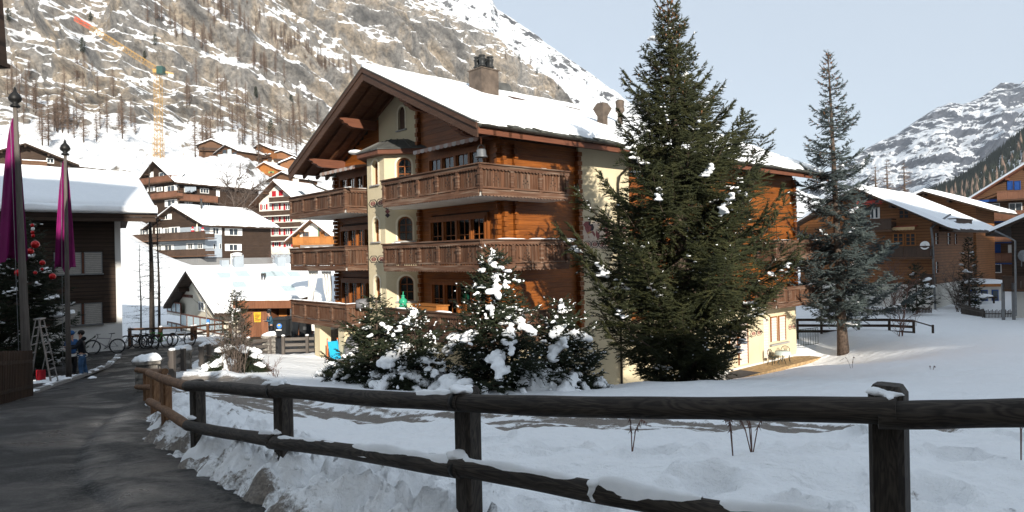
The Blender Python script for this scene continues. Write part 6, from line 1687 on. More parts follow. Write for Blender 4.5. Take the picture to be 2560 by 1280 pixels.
def awn(H, x0, x1, y0, h1, d, mat, mat2, drop=.35):
    (a0, z), (a1, _) = H.pix('g', x0, y0), H.pix('g', x1, y0); a0, a1 = min(a0, a1), max(a0, a1)
    o = MB().hexa([(-.02, a0, z - .05), (-.02, a1, z - .05), (-d, a1, z - h1 - .04), (-d, a0, z - h1 - .04), (-.02, a0, z), (-.02, a1, z), (-d, a1, z - h1), (-d, a0, z - h1)]).build('awning', M[mat], H.root)
    m_ = MB(); n = max(4, int((a1 - a0) / .25))
    for k in range(n): w = (a1 - a0) / n; m_.prism([(-d, a0 + w * k, z - h1), (-d, a0 + w * (k + 1), z - h1), (-d, a0 + w * (k + 1), z - h1 - drop * .8), (-d, a0 + w * (k + .5), z - h1 - drop), (-d, a0 + w * k, z - h1 - drop * .8)], (-.02, 0, 0))
    m_.build('valance', M[mat2], o)
awn(h8, 2228, 2295, 566, .12, 1.0, 'awning_red', 'awning_beige', .32); awn(h8, 2150, 2215, 500, .2, 1.0, 'awning_red', 'awning_red', .4)
MB().tube([h8.F.loc(at(2376, 536, 60)), h8.F.loc(at(2338, 561, 59.6)), h8.F.loc(at(2328, 570, 59.4)), h8.F.loc(at(2331, 600, 59.4)), h8.F.loc(at(2338, 775, 59.4))], .09, 8).build('downpipe', M['steel'], h8.root)
y, z = h8.F.on_x(2313, 614, -1.3)
dsh = empty('satellite_dish', h8.F.w(-1.3, y, z), h8.F.rz, label='white satellite dish on the right chalet balcony', cat='dish'); MB().lathe([(0, .0), (.2, .03), (.36, .10), (.38, .12), (.36, .115), (.2, .05), (0, .02)], (0, 0, 0), 16).build('reflector', M['white_paint'], dsh, True).rotation_euler = (0, math.radians(-80), 0); MB().tube([(0, 0, -.9), (0, 0, .1)], .03, 6).build('mast', M['steel'], dsh)
# rear wing roof of the same chalet
c = at(2440, 560, 74)
House('chalet', 'snow-roofed rear chalet behind the right wooden chalet', c, math.radians(44), 9.5, 9, -4, zpx(2440, 512, 74), zpx(2290, 476, 76), 'warm_wood', (2.2, 1.2), .3, seed=43, edge='dark_wood', nx=40)

# --- tall house with blue awnings
Y = 88.0; _ey0 = Vector((-math.sin(math.radians(46)), math.cos(math.radians(46)), 0)); c = at(2437, 700, Y) - _ey0 * 15.0
h9 = House('apartment_house', 'tall brown apartment house with blue shutters and blue awnings at far right', c, math.radians(46), 15.0, 14, zpx(2600, 760, Y) - 1, zpx(2437, 496, Y), zpx(2437, 496, Y) + 5.0, 'old_wood', (2.2, 1.6), .3, seed=47, edge='fascia_wood')
for (x0, y0, x1, y1, gl) in ((2448, 510, 2500, 532, 'far_glass'), (2522, 508, 2556, 530, 'far_glass'), (2518, 453, 2533, 474, 'blue_paint'), (2536, 453, 2552, 474, 'blue_paint'), (2448, 561, 2480, 582, 'far_glass'), (2448, 611, 2468, 632, 'blue_paint'), (2470, 611, 2502, 632, 'blue_paint'), (2448, 660, 2504, 682, 'far_glass'), (2520, 612, 2538, 632, 'white_paint')): h9.win('g', x0, y0, x1, y1, n=2 if gl == 'far_glass' else 1, glass=gl, frame='white_paint' if gl != 'blue_paint' else 'blue_paint')
h9.balc('g', 2492, 2600, 479, 1.05, 1.4, 'brown_rail'); h9.balc('g', 2440, 2600, 531, 1.05, 1.4, 'brown_rail'); h9.balc('g', 2420, 2600, 583, 1.05, 1.4, 'brown_rail'); h9.balc('g', 2432, 2600, 634, 1.05, 1.4, 'brown_rail')
for yy, xa_ in ((500, 2440), (552, 2438), (602, 2430), (653, 2438)): awn(h9, xa_, 2600, yy, .12, .9, 'blue_paint', 'blue_paint', .3)
h9.box('white_corner', 'white_wall', -.05, 3, h9.W - .1, h9.W + .8, -5, h9.ze)

# --- dark house at the right edge
Y = 47.0; _ey = Vector((-math.sin(math.radians(46)), math.cos(math.radians(46)), 0)); c = at(2532, 790, Y) - _ey * 8.0
h10 = House('house', 'dark timber house with white ground floor at the right edge', c, math.radians(46), 8.0, 12, zpx(2560, 800, Y) - 1, zpx(2500, 560, Y), zpx(2500, 560, Y) + 1.9, 'dark_wood', (1.3, 1.2), .25, seed=53, base=zpx(2560, 702, Y), edge='dark_wood')
h10.balc('g', 2505, 2600, 690, .9, 1.2, 'dark_rail', snow=False)
for k in range(2): y, z = h10.F.on_x(2508 + 26 * k, 760, -1.1); MB().box(-1.2, -1.0, y - .09, y + .09, h10.zb, zpx(2508, 706, Y)).build('pillar', M['grey_render'], h10.root)
MB().tube([h10.F.loc(at(2488, 577, 46)), h10.F.loc(at(2525, 595, 46)), h10.F.loc(at(2538, 602, 45.6)), h10.F.loc(at(2540, 790, 45.6))], .06, 8).build('downpipe', M['steel'], h10.root)
dsh = empty('satellite_dish', at(2556, 640, 45.3), 0, label='grey satellite dish on the dark house at the right edge', cat='dish'); MB().lathe([(0, .0), (.22, .03), (.38, .10), (.40, .12), (.38, .115), (.2, .05), (0, .02)], (0, 0, 0), 16).build('reflector', M['steel'], dsh, True).rotation_euler = (math.radians(85), 0, 0); MB().tube([(0, .1, -.7), (0, .05, .0)], .03, 6).build('mast', M['steel'], dsh)
# --- flat annex with snow
c = at(2505, 760, 66); an = Frame((c.x, c.y, 0), math.radians(80)); e = an.empty('annex', label='low white annex with snowy flat roof behind the picket fence at right', cat='building')
z0, z1 = zpx(2505, 770, 66), zpx(2505, 716, 66)
MB().box(0, 6, 0, 3.0, z0 - 1, z1).build('wall', M['white_wall'], e); MB().box(-.3, 6, -.2, 3.4, z1 + .002, z1 + .3).build('roof', M['orange_wood'], e)
snow_sheet(-.35, 6, 3.4, -.25, lambda y: z1 + .3 + .0 * y, .35, 30, 20, 3, wob=.1, parent=e)
for k in range(3): f = MB().box(-.05, 0, .3 + k * .95, .9 + k * .95, z0 + .7, z0 + 1.8).build('window', M['blue_paint'], e); MB().box(-.08, -.051, .38 + k * .95, .82 + k * .95, z0 + .8, z0 + 1.7).build('pane', M['far_glass'], f)
po_ = empty('porch', at(2455, 745, 64), 0, label='small snow-topped porch canopy by the white annex', cat='porch')
MB().box(-1.6, 1.0, -.6, 1.5, 0, .15).build('canopy', M['dark_wood'], po_); MB().ball((-.3, .4, .15), 1.0, 8, (1.5, 1.1, .28)).build('snow', M['roof_snow'], po_, True)
for sx in (-1.4, .8): MB().box(sx - .06, sx + .06, -.5, -.38, -2.0, 0).build('post', M['dark_wood'], po_)

# --- dark house at the left with thick roof snow
hl = Frame((at(308, 870, 36).x, 36.0, 0), math.radians(36))
lh = hl.empty('house', label='dark clapboard house under thick roof snow at left behind the flags', cat='house')
zb, zt = bz(hl.o.x, hl.o.y) - .3, at(300, 540, 36).z
MB().box(-20, -.02, .02, 9, zb, zt + .3).build('wall', M['white_plaster'], lh)
wl_ = [hl.on_y(134, 629) + hl.on_y(257, 686), hl.on_y(134, 757) + hl.on_y(257, 812)]
z = hl.on_y(250, 808)[1]; zwood = z
holes = [(a - .05, c_ + .05, d_ - .05, b_ + .05) for (a, b_, c_, d_) in [(w[0], w[1], w[2], w[3]) for w in wl_]]
x_end = hl.on_y(284, 700)[0]
def planks_l(x0, x1, z0, z1):
    z = z0
    while z < z1:
        segs = [(x0, x1)]
        for h0, h1, a, b in holes:
            if z + .19 > a and z < b: segs = [q for s_ in segs for q in ((s_[0], min(s_[1], h0)), (max(s_[0], h1), s_[1])) if q[1] - q[0] > .05]
        for s0, s1 in segs: MB().hexa([(s0, -.05, z), (s1, -.05, z), (s1, .015, z), (s0, .015, z), (s0, -.02, z + .19), (s1, -.02, z + .19), (s1, .015, z + .19), (s0, .015, z + .19)]).build('clapboard', M['dark_wood'], lh)
        z += .195
MB().box(-12, x_end, -.008, .018, zwood, zt + .1).build('backing', M['dark_wood'], lh)
planks_l(-9, x_end, zwood, zt + .1)
MB().box(x_end, x_end + .08, -.06, .015, zwood, zt).build('corner_trim', M['dark_wood'], lh)
M['shutter_grey'] = plain('grey_shutter', (0.33, 0.31, 0.28), .6, .08)
ap = lambda x, d, z: Vector((x, -.01 - d, z))
for (y0, y1) in ((632, 684), (760, 811)):
    for (xa_, xb_) in ((136, 202), (212, 254)):
        (s0, zt_), (s1, zb_) = hl.on_y(xa_, y0), hl.on_y(xb_, y1)
        zt_, zb_ = hl.on_y(205, y0)[1], hl.on_y(205, y1)[1]
        roller(ap, s0, s1, zb_, zt_, lh, 'shutter_grey', 11, 'steel', fw=.035)
    s0, s1 = hl.on_y(202.5, y0)[0], hl.on_y(211.5, y0)[0]; MB().box(s0 + .03, s1 - .03, -.04, .0, hl.on_y(205, y1)[1], hl.on_y(205, y0)[1]).build('mullion', M['fascia_wood'], lh)
    MB().box(hl.on_y(130, y1)[0], hl.on_y(259, y1)[0], -.14, .0, hl.on_y(205, y1)[1] - .07, hl.on_y(205, y1)[1] - .003).build('sill', M['steel'], lh)
ex = hl.on_y(392, 533, -1.5)[0]; zE = hl.on_y(392, 533, -1.5)[1]; rz_ = 7.0
sl = (rz_ - zE) / 6.5
MB().prism([(-22, -1.5, zE), (-22, 5, rz_ - .35), (-22, 5, rz_ - .75), (-22, -1.5, zE - .22)], (22 + ex, 0, 0)).build('roof', M['dark_wood'], lh)
MB().prism([(-22, 11.5, zE), (-22, 5, rz_ - .35), (-22, 5, rz_ - .75), (-22, 11.5, zE - .22)], (22 + ex, 0, 0)).build('roof', M['dark_wood'], lh)
zfl = lambda y: zE + (rz_ - .35 - zE) / 6.5 * (6.5 - np.abs(y - 5))
ss = snow_sheet(-22, ex + .05, 5.0, -1.62, zfl, .55, 160, 50, 2, wob=.05, parent=lh); snow_sheet(-22, ex + .05, 5.0, 11.6, zfl, .5, 60, 20, 6, wob=.05, parent=lh)
# layered snow front: a second thinner step that has slid over the eave
n = 90; V, Fs = [], []
for i in range(n + 1):
    x = -22 + (22 + ex) * i / n; w = .07 * float(fbm(np.array([x * 1.3]), np.array([3.]), 0, 4)[0]); w2 = .05 * float(fbm(np.array([x * 2.1]), np.array([8.]), 0, 4)[0])
    for (dy, dz) in ((.1, .40), (-.10, .34 + w), (-.17 + w2, .26 + w), (-.16, .16 + w * .6), (-.20 + w2, .07), (-.12, -.02), (.1, -.02)): V.append((x, -1.6 + dy, zE + dz))
for i in range(n):
    for k in range(6): Fs.append((i * 7 + k, i * 7 + k + 1, (i + 1) * 7 + k + 1, (i + 1) * 7 + k))
link('eave_snow', np_mesh('eave_snow', V, Fs, M['roof_snow'], True), lh)
MB().box(-22, ex - .05, -1.45, -1.40, zE - .45, zE - .22).build('fascia', M['dark_wood'], lh)
MB().box(-.35, .0, -1.3, -.1, zt - .3, zt).build('bracket', M['dark_wood'], lh)
# ------------------------------------------------------------------ street side: second fence with stone pillars
M['stone'] = plain('rubble_stone', (0.20, 0.185, 0.165), .9, .45, 7, 0, .2, .8)
M['mortar'] = plain('mortar', (0.15, 0.14, 0.13), .95, .2, 9)
M['grey_wood'] = wood('grey_weathered_wood', (0.075, 0.066, 0.058), (0.17, 0.15, 0.135), True, .85, .3)
M['grey_post'] = wood('grey_weathered_post', (0.065, 0.056, 0.050), (0.15, 0.13, 0.115), False, .85, .3)
def pillar(px, ty, Yv, w, label):
    c = at(px, ty, Yv); zb = bz(c.x, c.y) - .25; H = c.z - zb; g = random.Random(px)
    r = empty('stone_pillar', (c.x, c.y, zb), .35, label=label, cat='pillar')
    MB().box(-w / 2 + .04, w / 2 - .04, -w / 2 + .04, w / 2 - .04, 0, H - .02).build('core', M['mortar'], r)
    z = 0.0
    while z < H - .08:
        h = min(g.uniform(.10, .19), H - z); n = g.choice((2, 3))
        for side in range(4):
            x = -w / 2; cuts = sorted(g.uniform(.3, .7) if n == 2 else v for v in ([.5] if n == 2 else [g.uniform(.25, .4), g.uniform(.6, .75)])); cuts = [0] + cuts + [1]
            for a, b in zip(cuts[:-1], cuts[1:]):
                d = g.uniform(.03, .07); p, q = -w / 2 + w * a + .012, -w / 2 + w * b - .012; j = lambda: g.uniform(-.012, .012)
                m_ = MB(); m_.hexa([(p + j(), -w / 2 - d + .05, z + .01), (q + j(), -w / 2 - d + .05, z + .01), (q, -w / 2 + .08, z + .01), (p, -w / 2 + .08, z + .01), (p + .02 + j(), -w / 2 - d + .06, z + h - .01), (q - .02 + j(), -w / 2 - d + .06, z + h - .01), (q, -w / 2 + .08, z + h - .01), (p, -w / 2 + .08, z + h - .01)])
                o = m_.build('stone', M['stone'], r); o.rotation_euler = (0, 0, side * math.pi / 2)
        z += h
    MB().box(-w / 2 - .06, w / 2 + .06, -w / 2 - .06, w / 2 + .06, H + .002, H + .07).build('cap_slab', M['stone'], r)
    blobs([(0, 0, H + .08, w * .62, .17, .3), (.08, .05, H + .1, w * .5, .16, 1.2), (-.1, -.04, H + .09, w * .5, .13, 2.0)], r, int(px), 'snow_cap', voxel=.03)
    return c
pillar(371, 908, 17.3, .52, 'stone pillar with snow cap right behind the brown log fence, nearest of the row')
pillar(455, 880, 24.5, .58, 'stone pillar with snow cap, second along the garden fence')
pillar(524, 866, 29.5, .62, 'stone pillar with snow cap at the garden corner, third of the row')
pillar(672, 842, 34.5, .62, 'stone pillar with bare top in front of the man at the bins')
pillar(830, 826, 36.5, .60, 'stone pillar with snow cap next to the cream chalet pillar')
def plank_fence(nodes, name, label, mat='grey_wood', pm='grey_post', hs=(.25, .55, .85), pw=.14, ph=1.05, plank_h=.15, t=.05, snowtop=True, cat='fence', posts=None, zoff=0.0):
    c0 = Vector(nodes[0]); r = empty(name, c0, 0, label=label, cat=cat)
    for k, (a, b) in enumerate(zip(nodes[:-1], nodes[1:])):
        a, b = Vector(a) - c0, Vector(b) - c0
        for h in hs: MB().beam(a + Vector((0, 0, h)), b + Vector((0, 0, h)), t, plank_h).build('rail', M[mat], r)
    for k, n_ in enumerate(nodes):
        n_ = Vector(n_) - c0; d = (Vector(nodes[min(k + 1, len(nodes) - 1)]) - Vector(nodes[max(k - 1, 0)])).normalized(); sd = Vector((d.y, -d.x, 0)) * (t * .5 + pw * .5 + .002)
        n_ = n_ + sd
        MB().hexa([n_ + Vector((x * pw / 2, y * pw / 2, z)) for z in (-.4, ph) for x, y in ((-1, -1), (1, -1), (1, 1), (-1, 1))]).build('post', M[pm], r)
        if snowtop: MB().ball((n_.x, n_.y, n_.z + ph), .1, 6, (1, 1, .5)).build('snow_cap', M['snow'], r, True)
    return r
def gp(px, py, Y, dz=0.0): p = at(px, py, Y); return (p.x, p.y, bz(p.x, p.y) + dz)
plank_fence([gp(404, 0, 19.6, .1), gp(433, 0, 23.0, .1)], 'plank_fence', 'grey weathered plank fence between the first two stone pillars', ph=.9, hs=(.2, .5, .78))
plank_fence([gp(480, 0, 26, .1), gp(499, 0, 28.2, .1)], 'plank_fence', 'grey weathered plank fence between the second and third stone pillars', ph=.9, hs=(.2, .5, .78))
plank_fence([gp(545, 0, 30.5), gp(600, 0, 32.5), gp(655, 0, 34.3)], 'plank_fence', 'grey plank fence half hidden behind the garden juniper')
plank_fence([gp(690, 0, 35.0), gp(750, 0, 35.8), gp(815, 0, 36.6)], 'plank_fence', 'grey plank fence with three boards in front of the bins')
plank_fence([gp(310, 0, 38.6), gp(388, 0, 38.9), gp(466, 0, 39.0)], 'plank_fence', 'brown two-rail fence behind the parked bicycles', 'old_wood', 'old_wood', (.55, .95), .14, 1.05, .12)
plank_fence([gp(468, 0, 39.3), gp(500, 0, 42), gp(556, 0, 45.5)], 'plank_fence', 'brown rail fence running back from the bicycles to the cream house', 'old_wood', 'old_wood', (.55, .95), .14, 1.05, .12)

# kerb along the left side of the road
kp = [gp(-60, 1030, 14.6), gp(0, 1013, 16.0), gp(75, 988, 18.9), gp(180, 955, 24.0), gp(270, 930, 29.0), gp(300, 905, 33.0)]
kb = MB()
for a, b in zip(kp[:-1], kp[1:]): kb.beam(Vector(a) + Vector((0, 0, .04)), Vector(b) + Vector((0, 0, .04)), .16, .12)
tag(kb.build('kerb', M['grey_stone'], None), kind='structure')
sb = []; g = np.random.RandomState(5)
for a, b in zip(kp[:-1], kp[1:]):
    for k in range(7): q = Vector(a).lerp(Vector(b), g.rand()); sb.append((q.x + g.randn() * .12 - .1, q.y + .1, q.z + .06, .10 + .18 * g.rand(), .03 + .03 * g.rand(), 1.2))
for (px, py, Yv, s_) in ((120, 945, 24.5, .5), (150, 935, 25.5, .6), (105, 952, 23.5, .5), (180, 938, 26, .35), (230, 955, 24, .2)): q = gp(px, py, Yv); sb.append((q[0], q[1], q[2] + .02, s_, .06, 0))
o_ = blobs(sb, None, 5, 'snow_patches', voxel=.03); tag(o_, 'thin leftover snow patches along the kerb under the flagpoles', 'snow', kind='stuff')

# dark picket fence bottom left
r = empty('picket_fence', gp(30, 1000, 15.5), 0, label='dark vertical-board fence at the lower left corner', cat='fence'); O_ = r.location
a, b = Vector(gp(-40, 0, 14.4)) - O_, Vector(gp(58, 0, 17.6)) - O_
n = 26
for k in range(n):
    q = a.lerp(b, k / (n - 1)); d = (b - a).normalized(); MB().beam(q, q + Vector((0, 0, 1.15 + .03 * (k % 2))), .11, .025, up=d).build('pale', M['dark_rail'], r)
for hh in (.25, .9): MB().beam(a + Vector((0, .05, hh)), b + Vector((0, .05, hh)), .05, .09).build('rail', M['dark_wood'], r)

# flagpoles with magenta flags
M['magenta'] = plain('magenta_cloth', (0.165, 0.006, 0.085), .95, .15, 2)
def flagpole(bx, by, tx, ty, Yv, label, flabel, fy0, fy1, lx0, lx1, seed, r0=.125, r1=.055):
    b, t_ = at(bx, by, Yv), at(tx, ty, Yv); b.z = bz(b.x, b.y) - .1
    r = empty('flagpole', b, 0, label=label, cat='flagpole')
    d = t_ - b
    MB().tube([d * f for f in (0, .25, .5, .75, 1)], [r0 + (r1 - r0) * f for f in (0, .25, .5, .75, 1)], 12).build('pole', M['grey_post'], r, True)
    MB().lathe([(.0, .0), (.12, .0), (.13, .04), (.09, .08), (.06, .1), (.15, .18), (.17, .25), (.13, .35), (.05, .44), (.02, .56), (0, .58)], d, 14).build('finial', M['dark_metal'], r, True)
    MB().tube([d * .97 + Vector((-.12, -.05, 0)), d * .05 + Vector((-.14, -.1, 0))], .008, 4).build('halyard', M['steel'], r)
    f = empty('flag', b, 0, label=flabel, cat='flag', group=None)
    n, m_ = 34, 26; V, Fs = [], []
    for i in range(n + 1):
        v = i / n; py = fy0 + (fy1 - fy0) * v
        fr = (py - ty) / (by - ty); pc = tx + (bx - tx) * fr
        xl = pc - lx0 * (v ** .6) - 4; xr = pc + lx1 * (v ** .8) + 4
        for k in range(m_ + 1):
            u = k / m_; xx = xl + (xr - xl) * u
            dep = .12 * math.sin(u * 8 + seed + v * 2.0) * (.15 + v) + .035 * math.sin(u * 19 + v * 4 + seed)
            ragged = (8 * math.sin(u * 9 + seed) - 6 * abs(math.sin(u * 14))) * (v > .98) 
            p = at(xx, py + ragged, Yv + .26 + dep) - b; V.append(p)
    for i in range(n):
        for k in range(m_): a_ = i * (m_ + 1) + k; Fs.append((a_, a_ + 1, a_ + m_ + 2, a_ + m_ + 1))
    link('cloth', np_mesh('cloth', V, Fs, M['magenta'], True), f)
flagpole(70, 985, 38, 268, 19.3, 'tall grey wooden flagpole with onion finial nearest the left edge', 'magenta flag hanging limp on the left flagpole', 290, 655, 56, 12, 1.0)
flagpole(172, 952, 163, 388, 24.5, 'grey wooden flagpole with onion finial left of the bicycles', 'magenta flag hanging limp on the right flagpole', 400, 676, 28, 19, 3.0, .095, .05)
# christmas tree with red baubles
p = at(62, 930, 27.0); p.z = bz(p.x, p.y)
xt = conifer('christmas_tree', p, at(62, 545, 27).z - p.z, 2.1, 91, 'dark christmas tree with red baubles behind the flagpoles', 'fir', whorl=.3, per=8, el=(-.3, .5), curl=.2, twig=.13, shoot=.065, slen=.10, sr=.017, base=.07, shape=.6, trunk_r=.12, irregular=.15, droop=.2, snow=(46, .6, .95, .17, .5))
M['bauble'] = plain('red_bauble', (0.42, 0.004, 0.006), .12, .05, 2, .4, .5)
for k, (px, py, rr_) in enumerate(((88, 611, .15), (76, 628, .12), (106, 657, .10), (45, 682, .13), (131, 691, .12), (88, 682, .07), (105, 673, .06))):
    c = at(px, py, 25.9 - .1 * (k % 3)); q = empty('bauble', c, 0, label=('largest red bauble high on the christmas tree', 'red bauble just below the largest one', 'red bauble on the right side of the christmas tree, third down', 'red bauble between flagpole and left flag', 'lowest red bauble at the right edge of the christmas tree', 'small red bauble in the middle of the christmas tree', 'tiny red bauble under the third one')[k], cat='bauble')
    MB().ball((0, 0, 0), rr_, 10).build('ball', M['bauble'], q, True); MB().lathe([(.03, rr_ - .01), (.03, rr_ + .03), (0, rr_ + .03)], (0, 0, 0), 8).build('cap', M['steel'], q)
ch = empty('ornament_chain', at(81, 580, 25.8), 0, label='string of small red and white ornaments near the christmas tree top', cat='ornament')
for k in range(4): MB().ball((.02 * (k % 2), 0, .25 - .13 * k), .075, 7, (1, .5, 1)).build('bead', M['bauble' if k != 1 else 'white_paint'], ch, True)
# stepladder
M['alu'] = plain('ladder_alloy', (0.33, 0.31, 0.30), .45, .15, 8, .5)
lc = gp(102, 948, 23.6); ld = empty('stepladder', lc, math.radians(15), label='tall aluminium stepladder beside the left flagpole', cat='ladder')
for sg, name in ((-1, 'front_leg'), (1, 'rear_leg')):
    for e in (-1, 1): MB().beam((sg * .42, e * .30, 0), (sg * .05, e * .2, 2.2), .06, .03).build('leg', M['alu'], ld)
    for k in range(7):
        f = (k + .6) / 7.5; x = sg * (.42 - .37 * f); w = .3 - .1 * f; MB().beam((x, -w, 2.2 * f), (x, w, 2.2 * f), .06, .03).build('rung', M['alu'], ld)
MB().beam((-.1, 0, 2.23), (.1, 0, 2.23), .5, .05).build('top_plate', M['alu'], ld)
q = empty('snow_shovel', gp(104, 940, 24.3), 0, label='red snow shovel leaning inside the stepladder', cat='shovel'); MB().tube([(0, 0, .3), (.15, .1, 1.2)], .018, 6).build('shaft', M['alu'], q); MB().box(-.18, .14, -.03, .02, .02, .42).build('blade', M['red_paint'], q)

# ------------------------------------------------------------------ people
M['skin'] = plain('skin', (0.42, 0.25, 0.18), .6, .05); M['jeans'] = plain('blue_jeans', (0.045, 0.105, 0.21), .85, .35, 8); M['navy'] = plain('dark_navy_jacket', (0.008, 0.009, 0.014), .8, .3, 8)
M['blue_jacket'] = plain('blue_jacket', (0.02, 0.085, 0.23), .7, .25, 8); M['black_cloth'] = plain('black_trousers', (0.010, 0.010, 0.012), .85, .3, 8); M['hair'] = plain('dark_hair', (0.012, 0.009, 0.008), .6, .2, 30); M['shoe'] = plain('pale_shoes', (0.30, 0.28, 0.27), .7, .2); M['teal'] = plain('teal_jacket', (0.028, 0.075, 0.12), .8, .3, 8)
def skin_mesh(name, joints, bones, mat, parent, root=0, sub=2):
    me = bpy.data.meshes.new(name); me.from_pydata([j[:3] for j in joints], bones, []); me.materials.append(M[mat])
    o = link(name, me, parent); o.modifiers.new('skin', 'SKIN')
    sv = me.skin_vertices[0].data if me.skin_vertices else None
    if sv is None:
        bm = bmesh.new(); bm.from_mesh(me); bm.verts.layers.skin.verify(); bm.to_mesh(me); bm.free(); sv = me.skin_vertices[0].data
    for k, j in enumerate(joints):
        r_ = j[3]; sv[k].radius = (r_, j[4] if len(j) > 4 else r_); sv[k].use_root = (k == root)
    o.modifiers['skin'].use_smooth_shade = True
    s = o.modifiers.new('sub', 'SUBSURF'); s.levels = s.render_levels = sub
    return o
def person(loc, rz, label, arms, legs, top='navy', trousers='jeans', shoe='shoe', hair='hair', cap=None, head=(0, 0), bend=0.0, hands=True, hem=None, hood=False, scale=1.0):
    """faces local -y; arms = ((elbow),(hand)) for left (+x) and right (-x); legs = ((knee),(ankle)) each"""
    r = empty('person', loc, rz, label=label, cat='person'); r.scale = (scale,) * 3
    by = -bend
    P, N, C, S = (0, 0, .93), (0, by, 1.46), (0, by * .7, 1.28), (0, by * .4, 1.08)
    hx, hy = head; Hc = (hx, by + hy, 1.62)
    J = [(*P, .13, .11), (*S, .13, .10), (*C, .15, .105), (*N, .055), (Hc[0], Hc[1] - .01, 1.56, .06), (Hc[0], Hc[1], 1.66, .088, .10), (Hc[0], Hc[1] + .005, 1.74, .065)]
    Bn = [(0, 1), (1, 2), (2, 3), (3, 4), (4, 5), (5, 6)]
    for k, (el, ha) in enumerate(arms):
        sx = 1 if k == 0 else -1; i = len(J)
        J += [(sx * .19, by * .9, 1.40, .062), (*el, .048), (*ha, .032)]; Bn += [(2, i), (i, i + 1), (i + 1, i + 2)]
    for k, (kn, an) in enumerate(legs):
        sx = 1 if k == 0 else -1; i = len(J)
        J += [(sx * .10, 0, .86, .092), (*kn, .062), (*an, .042), (an[0], an[1] - .13, an[2] - .045, .032)]; Bn += [(0, i), (i, i + 1), (i + 1, i + 2), (i + 2, i + 3)]
    skin_mesh('body', J, Bn, 'skin', r)
    # jacket shell: trunk and sleeves
    g = .022
    J2 = [(P[0], P[1], .90, .165, .135), (*S, .165, .135), (*C, .185, .14), (N[0], N[1], 1.44, .085)]; B2 = [(0, 1), (1, 2), (2, 3)]
    for k, (el, ha) in enumerate(arms):
        sx = 1 if k == 0 else -1; i = len(J2); e, h_ = Vector(el), Vector(ha); w = e.lerp(h_, .9)
        J2 += [(sx * .20, by * .9, 1.395, .088), (*el, .070), (*w, .052)]; B2 += [(2, i), (i, i + 1), (i + 1, i + 2)]
    skin_mesh('jacket', J2, B2, top, r, 1)
    if hem: MB().lathe([(.19, .80), (.195, .88), (.18, .90)], (0, 0, 0), 16).build('shirt_hem', M[hem], r, True).scale = (1, .82, 1)
    if hood: MB().ball((0, by + .09, 1.47), .13, 8, (1.0, .7, .6)).build('hood', M[top], r, True)
    J3 = [(0, 0, .94, .15, .125)]; B3 = []
    for k, (kn, an) in enumerate(legs):
        sx = 1 if k == 0 else -1; i = len(J3); a_ = Vector(an); kk = Vector(kn)
        J3 += [(sx * .10, 0, .80, .118), (*kn, .088), (*(a_ + Vector((0, 0, .01))), .072)]; B3 += [(0, i), (i, i + 1), (i + 1, i + 2)]
    skin_mesh('trousers', J3, B3, trousers, r)
    for k, (kn, an) in enumerate(legs):
        MB().ball((an[0], an[1] - .07, .055), 1, 8, (.058, .15, .06)).build('shoe', M[shoe], r, True)
    # head: nose, ears, eyes, mouth
    f = MB(); f.add([(Hc[0] - .016, Hc[1] - .098, 1.64), (Hc[0] + .016, Hc[1] - .098, 1.64), (Hc[0], Hc[1] - .13, 1.645), (Hc[0], Hc[1] - .10, 1.69)], [(0, 1, 2), (0, 2, 3), (1, 3, 2)]); f.build('nose', M['skin'], r)
    for sx in (-1, 1): MB().ball((Hc[0] + sx * .095, Hc[1] + .005, 1.65), .03, 6, (.4, .7, 1.1)).build('ear', M['skin'], r, True); MB().ball((Hc[0] + sx * .035, Hc[1] - .090, 1.675), .012, 5).build('eye', M['hair'], r, True)
    MB().box(Hc[0] - .025, Hc[0] + .025, Hc[1] - .098, Hc[1] - .09, 1.60, 1.61).build('mouth', M['red_paint'], r)
    hb = MB(); hb.ball((Hc[0], Hc[1] + .018, 1.70), .112, 10, (1, 1.05, .92)); hb.build('hair', M[hair], r, True)
    if cap: MB().lathe([(.125, 1.68), (.128, 1.74), (.11, 1.80), (.05, 1.835), (0, 1.84)], (Hc[0], Hc[1] + .005, 0), 16).build('cap', M[cap], r, True)
    if hands:
        for k, (el, ha) in enumerate(arms):
            e, h_ = Vector(el), Vector(ha); d = (h_ - e).normalized(); sd = d.cross(Vector((0, 0, 1))); sd = sd.normalized() if sd.length > .1 else Vector((1, 0, 0)); up = sd.cross(d)
            JJ = [(*(h_), .030, .018), (*(h_ + d * .08), .036, .016)]; BB = [(0, 1)]
            for q in range(4):
                b_ = h_ + d * .085 + sd * (.027 - .018 * q); L_ = (.06, .072, .067, .05)[q]; i = len(JJ); JJ += [(*b_, .0085), (*(b_ + d * L_ * .6 - up * .012), .008), (*(b_ + d * L_ * .85 - up * .04), .007)]; BB += [(1, i), (i, i + 1), (i + 1, i + 2)]
            i = len(JJ); JJ += [(*(h_ + d * .03 + sd * .04), .010), (*(h_ + d * .07 + sd * .06 - up * .02), .008)]; BB += [(0, i), (i, i + 1)]
            skin_mesh('hand', JJ, BB, 'skin', r, 0, 1)
    return r
pc = gp(207, 940, 25.4)
person(pc, math.radians(-65), 'person in dark jacket and blue jeans standing on the road, seen from behind', (((.30, -.16, 1.18), (.20, -.44, 1.16)), ((-.30, -.14, 1.16), (-.16, -.46, 1.20))), (((.13, -.05, .48), (.16, -.0, .08)), ((-.16, .02, .48), (-.24, .10, .08))), 'navy', 'jeans', hem='white_paint', hood=True, bend=.04)
pc2 = gp(180, 936, 26.2)
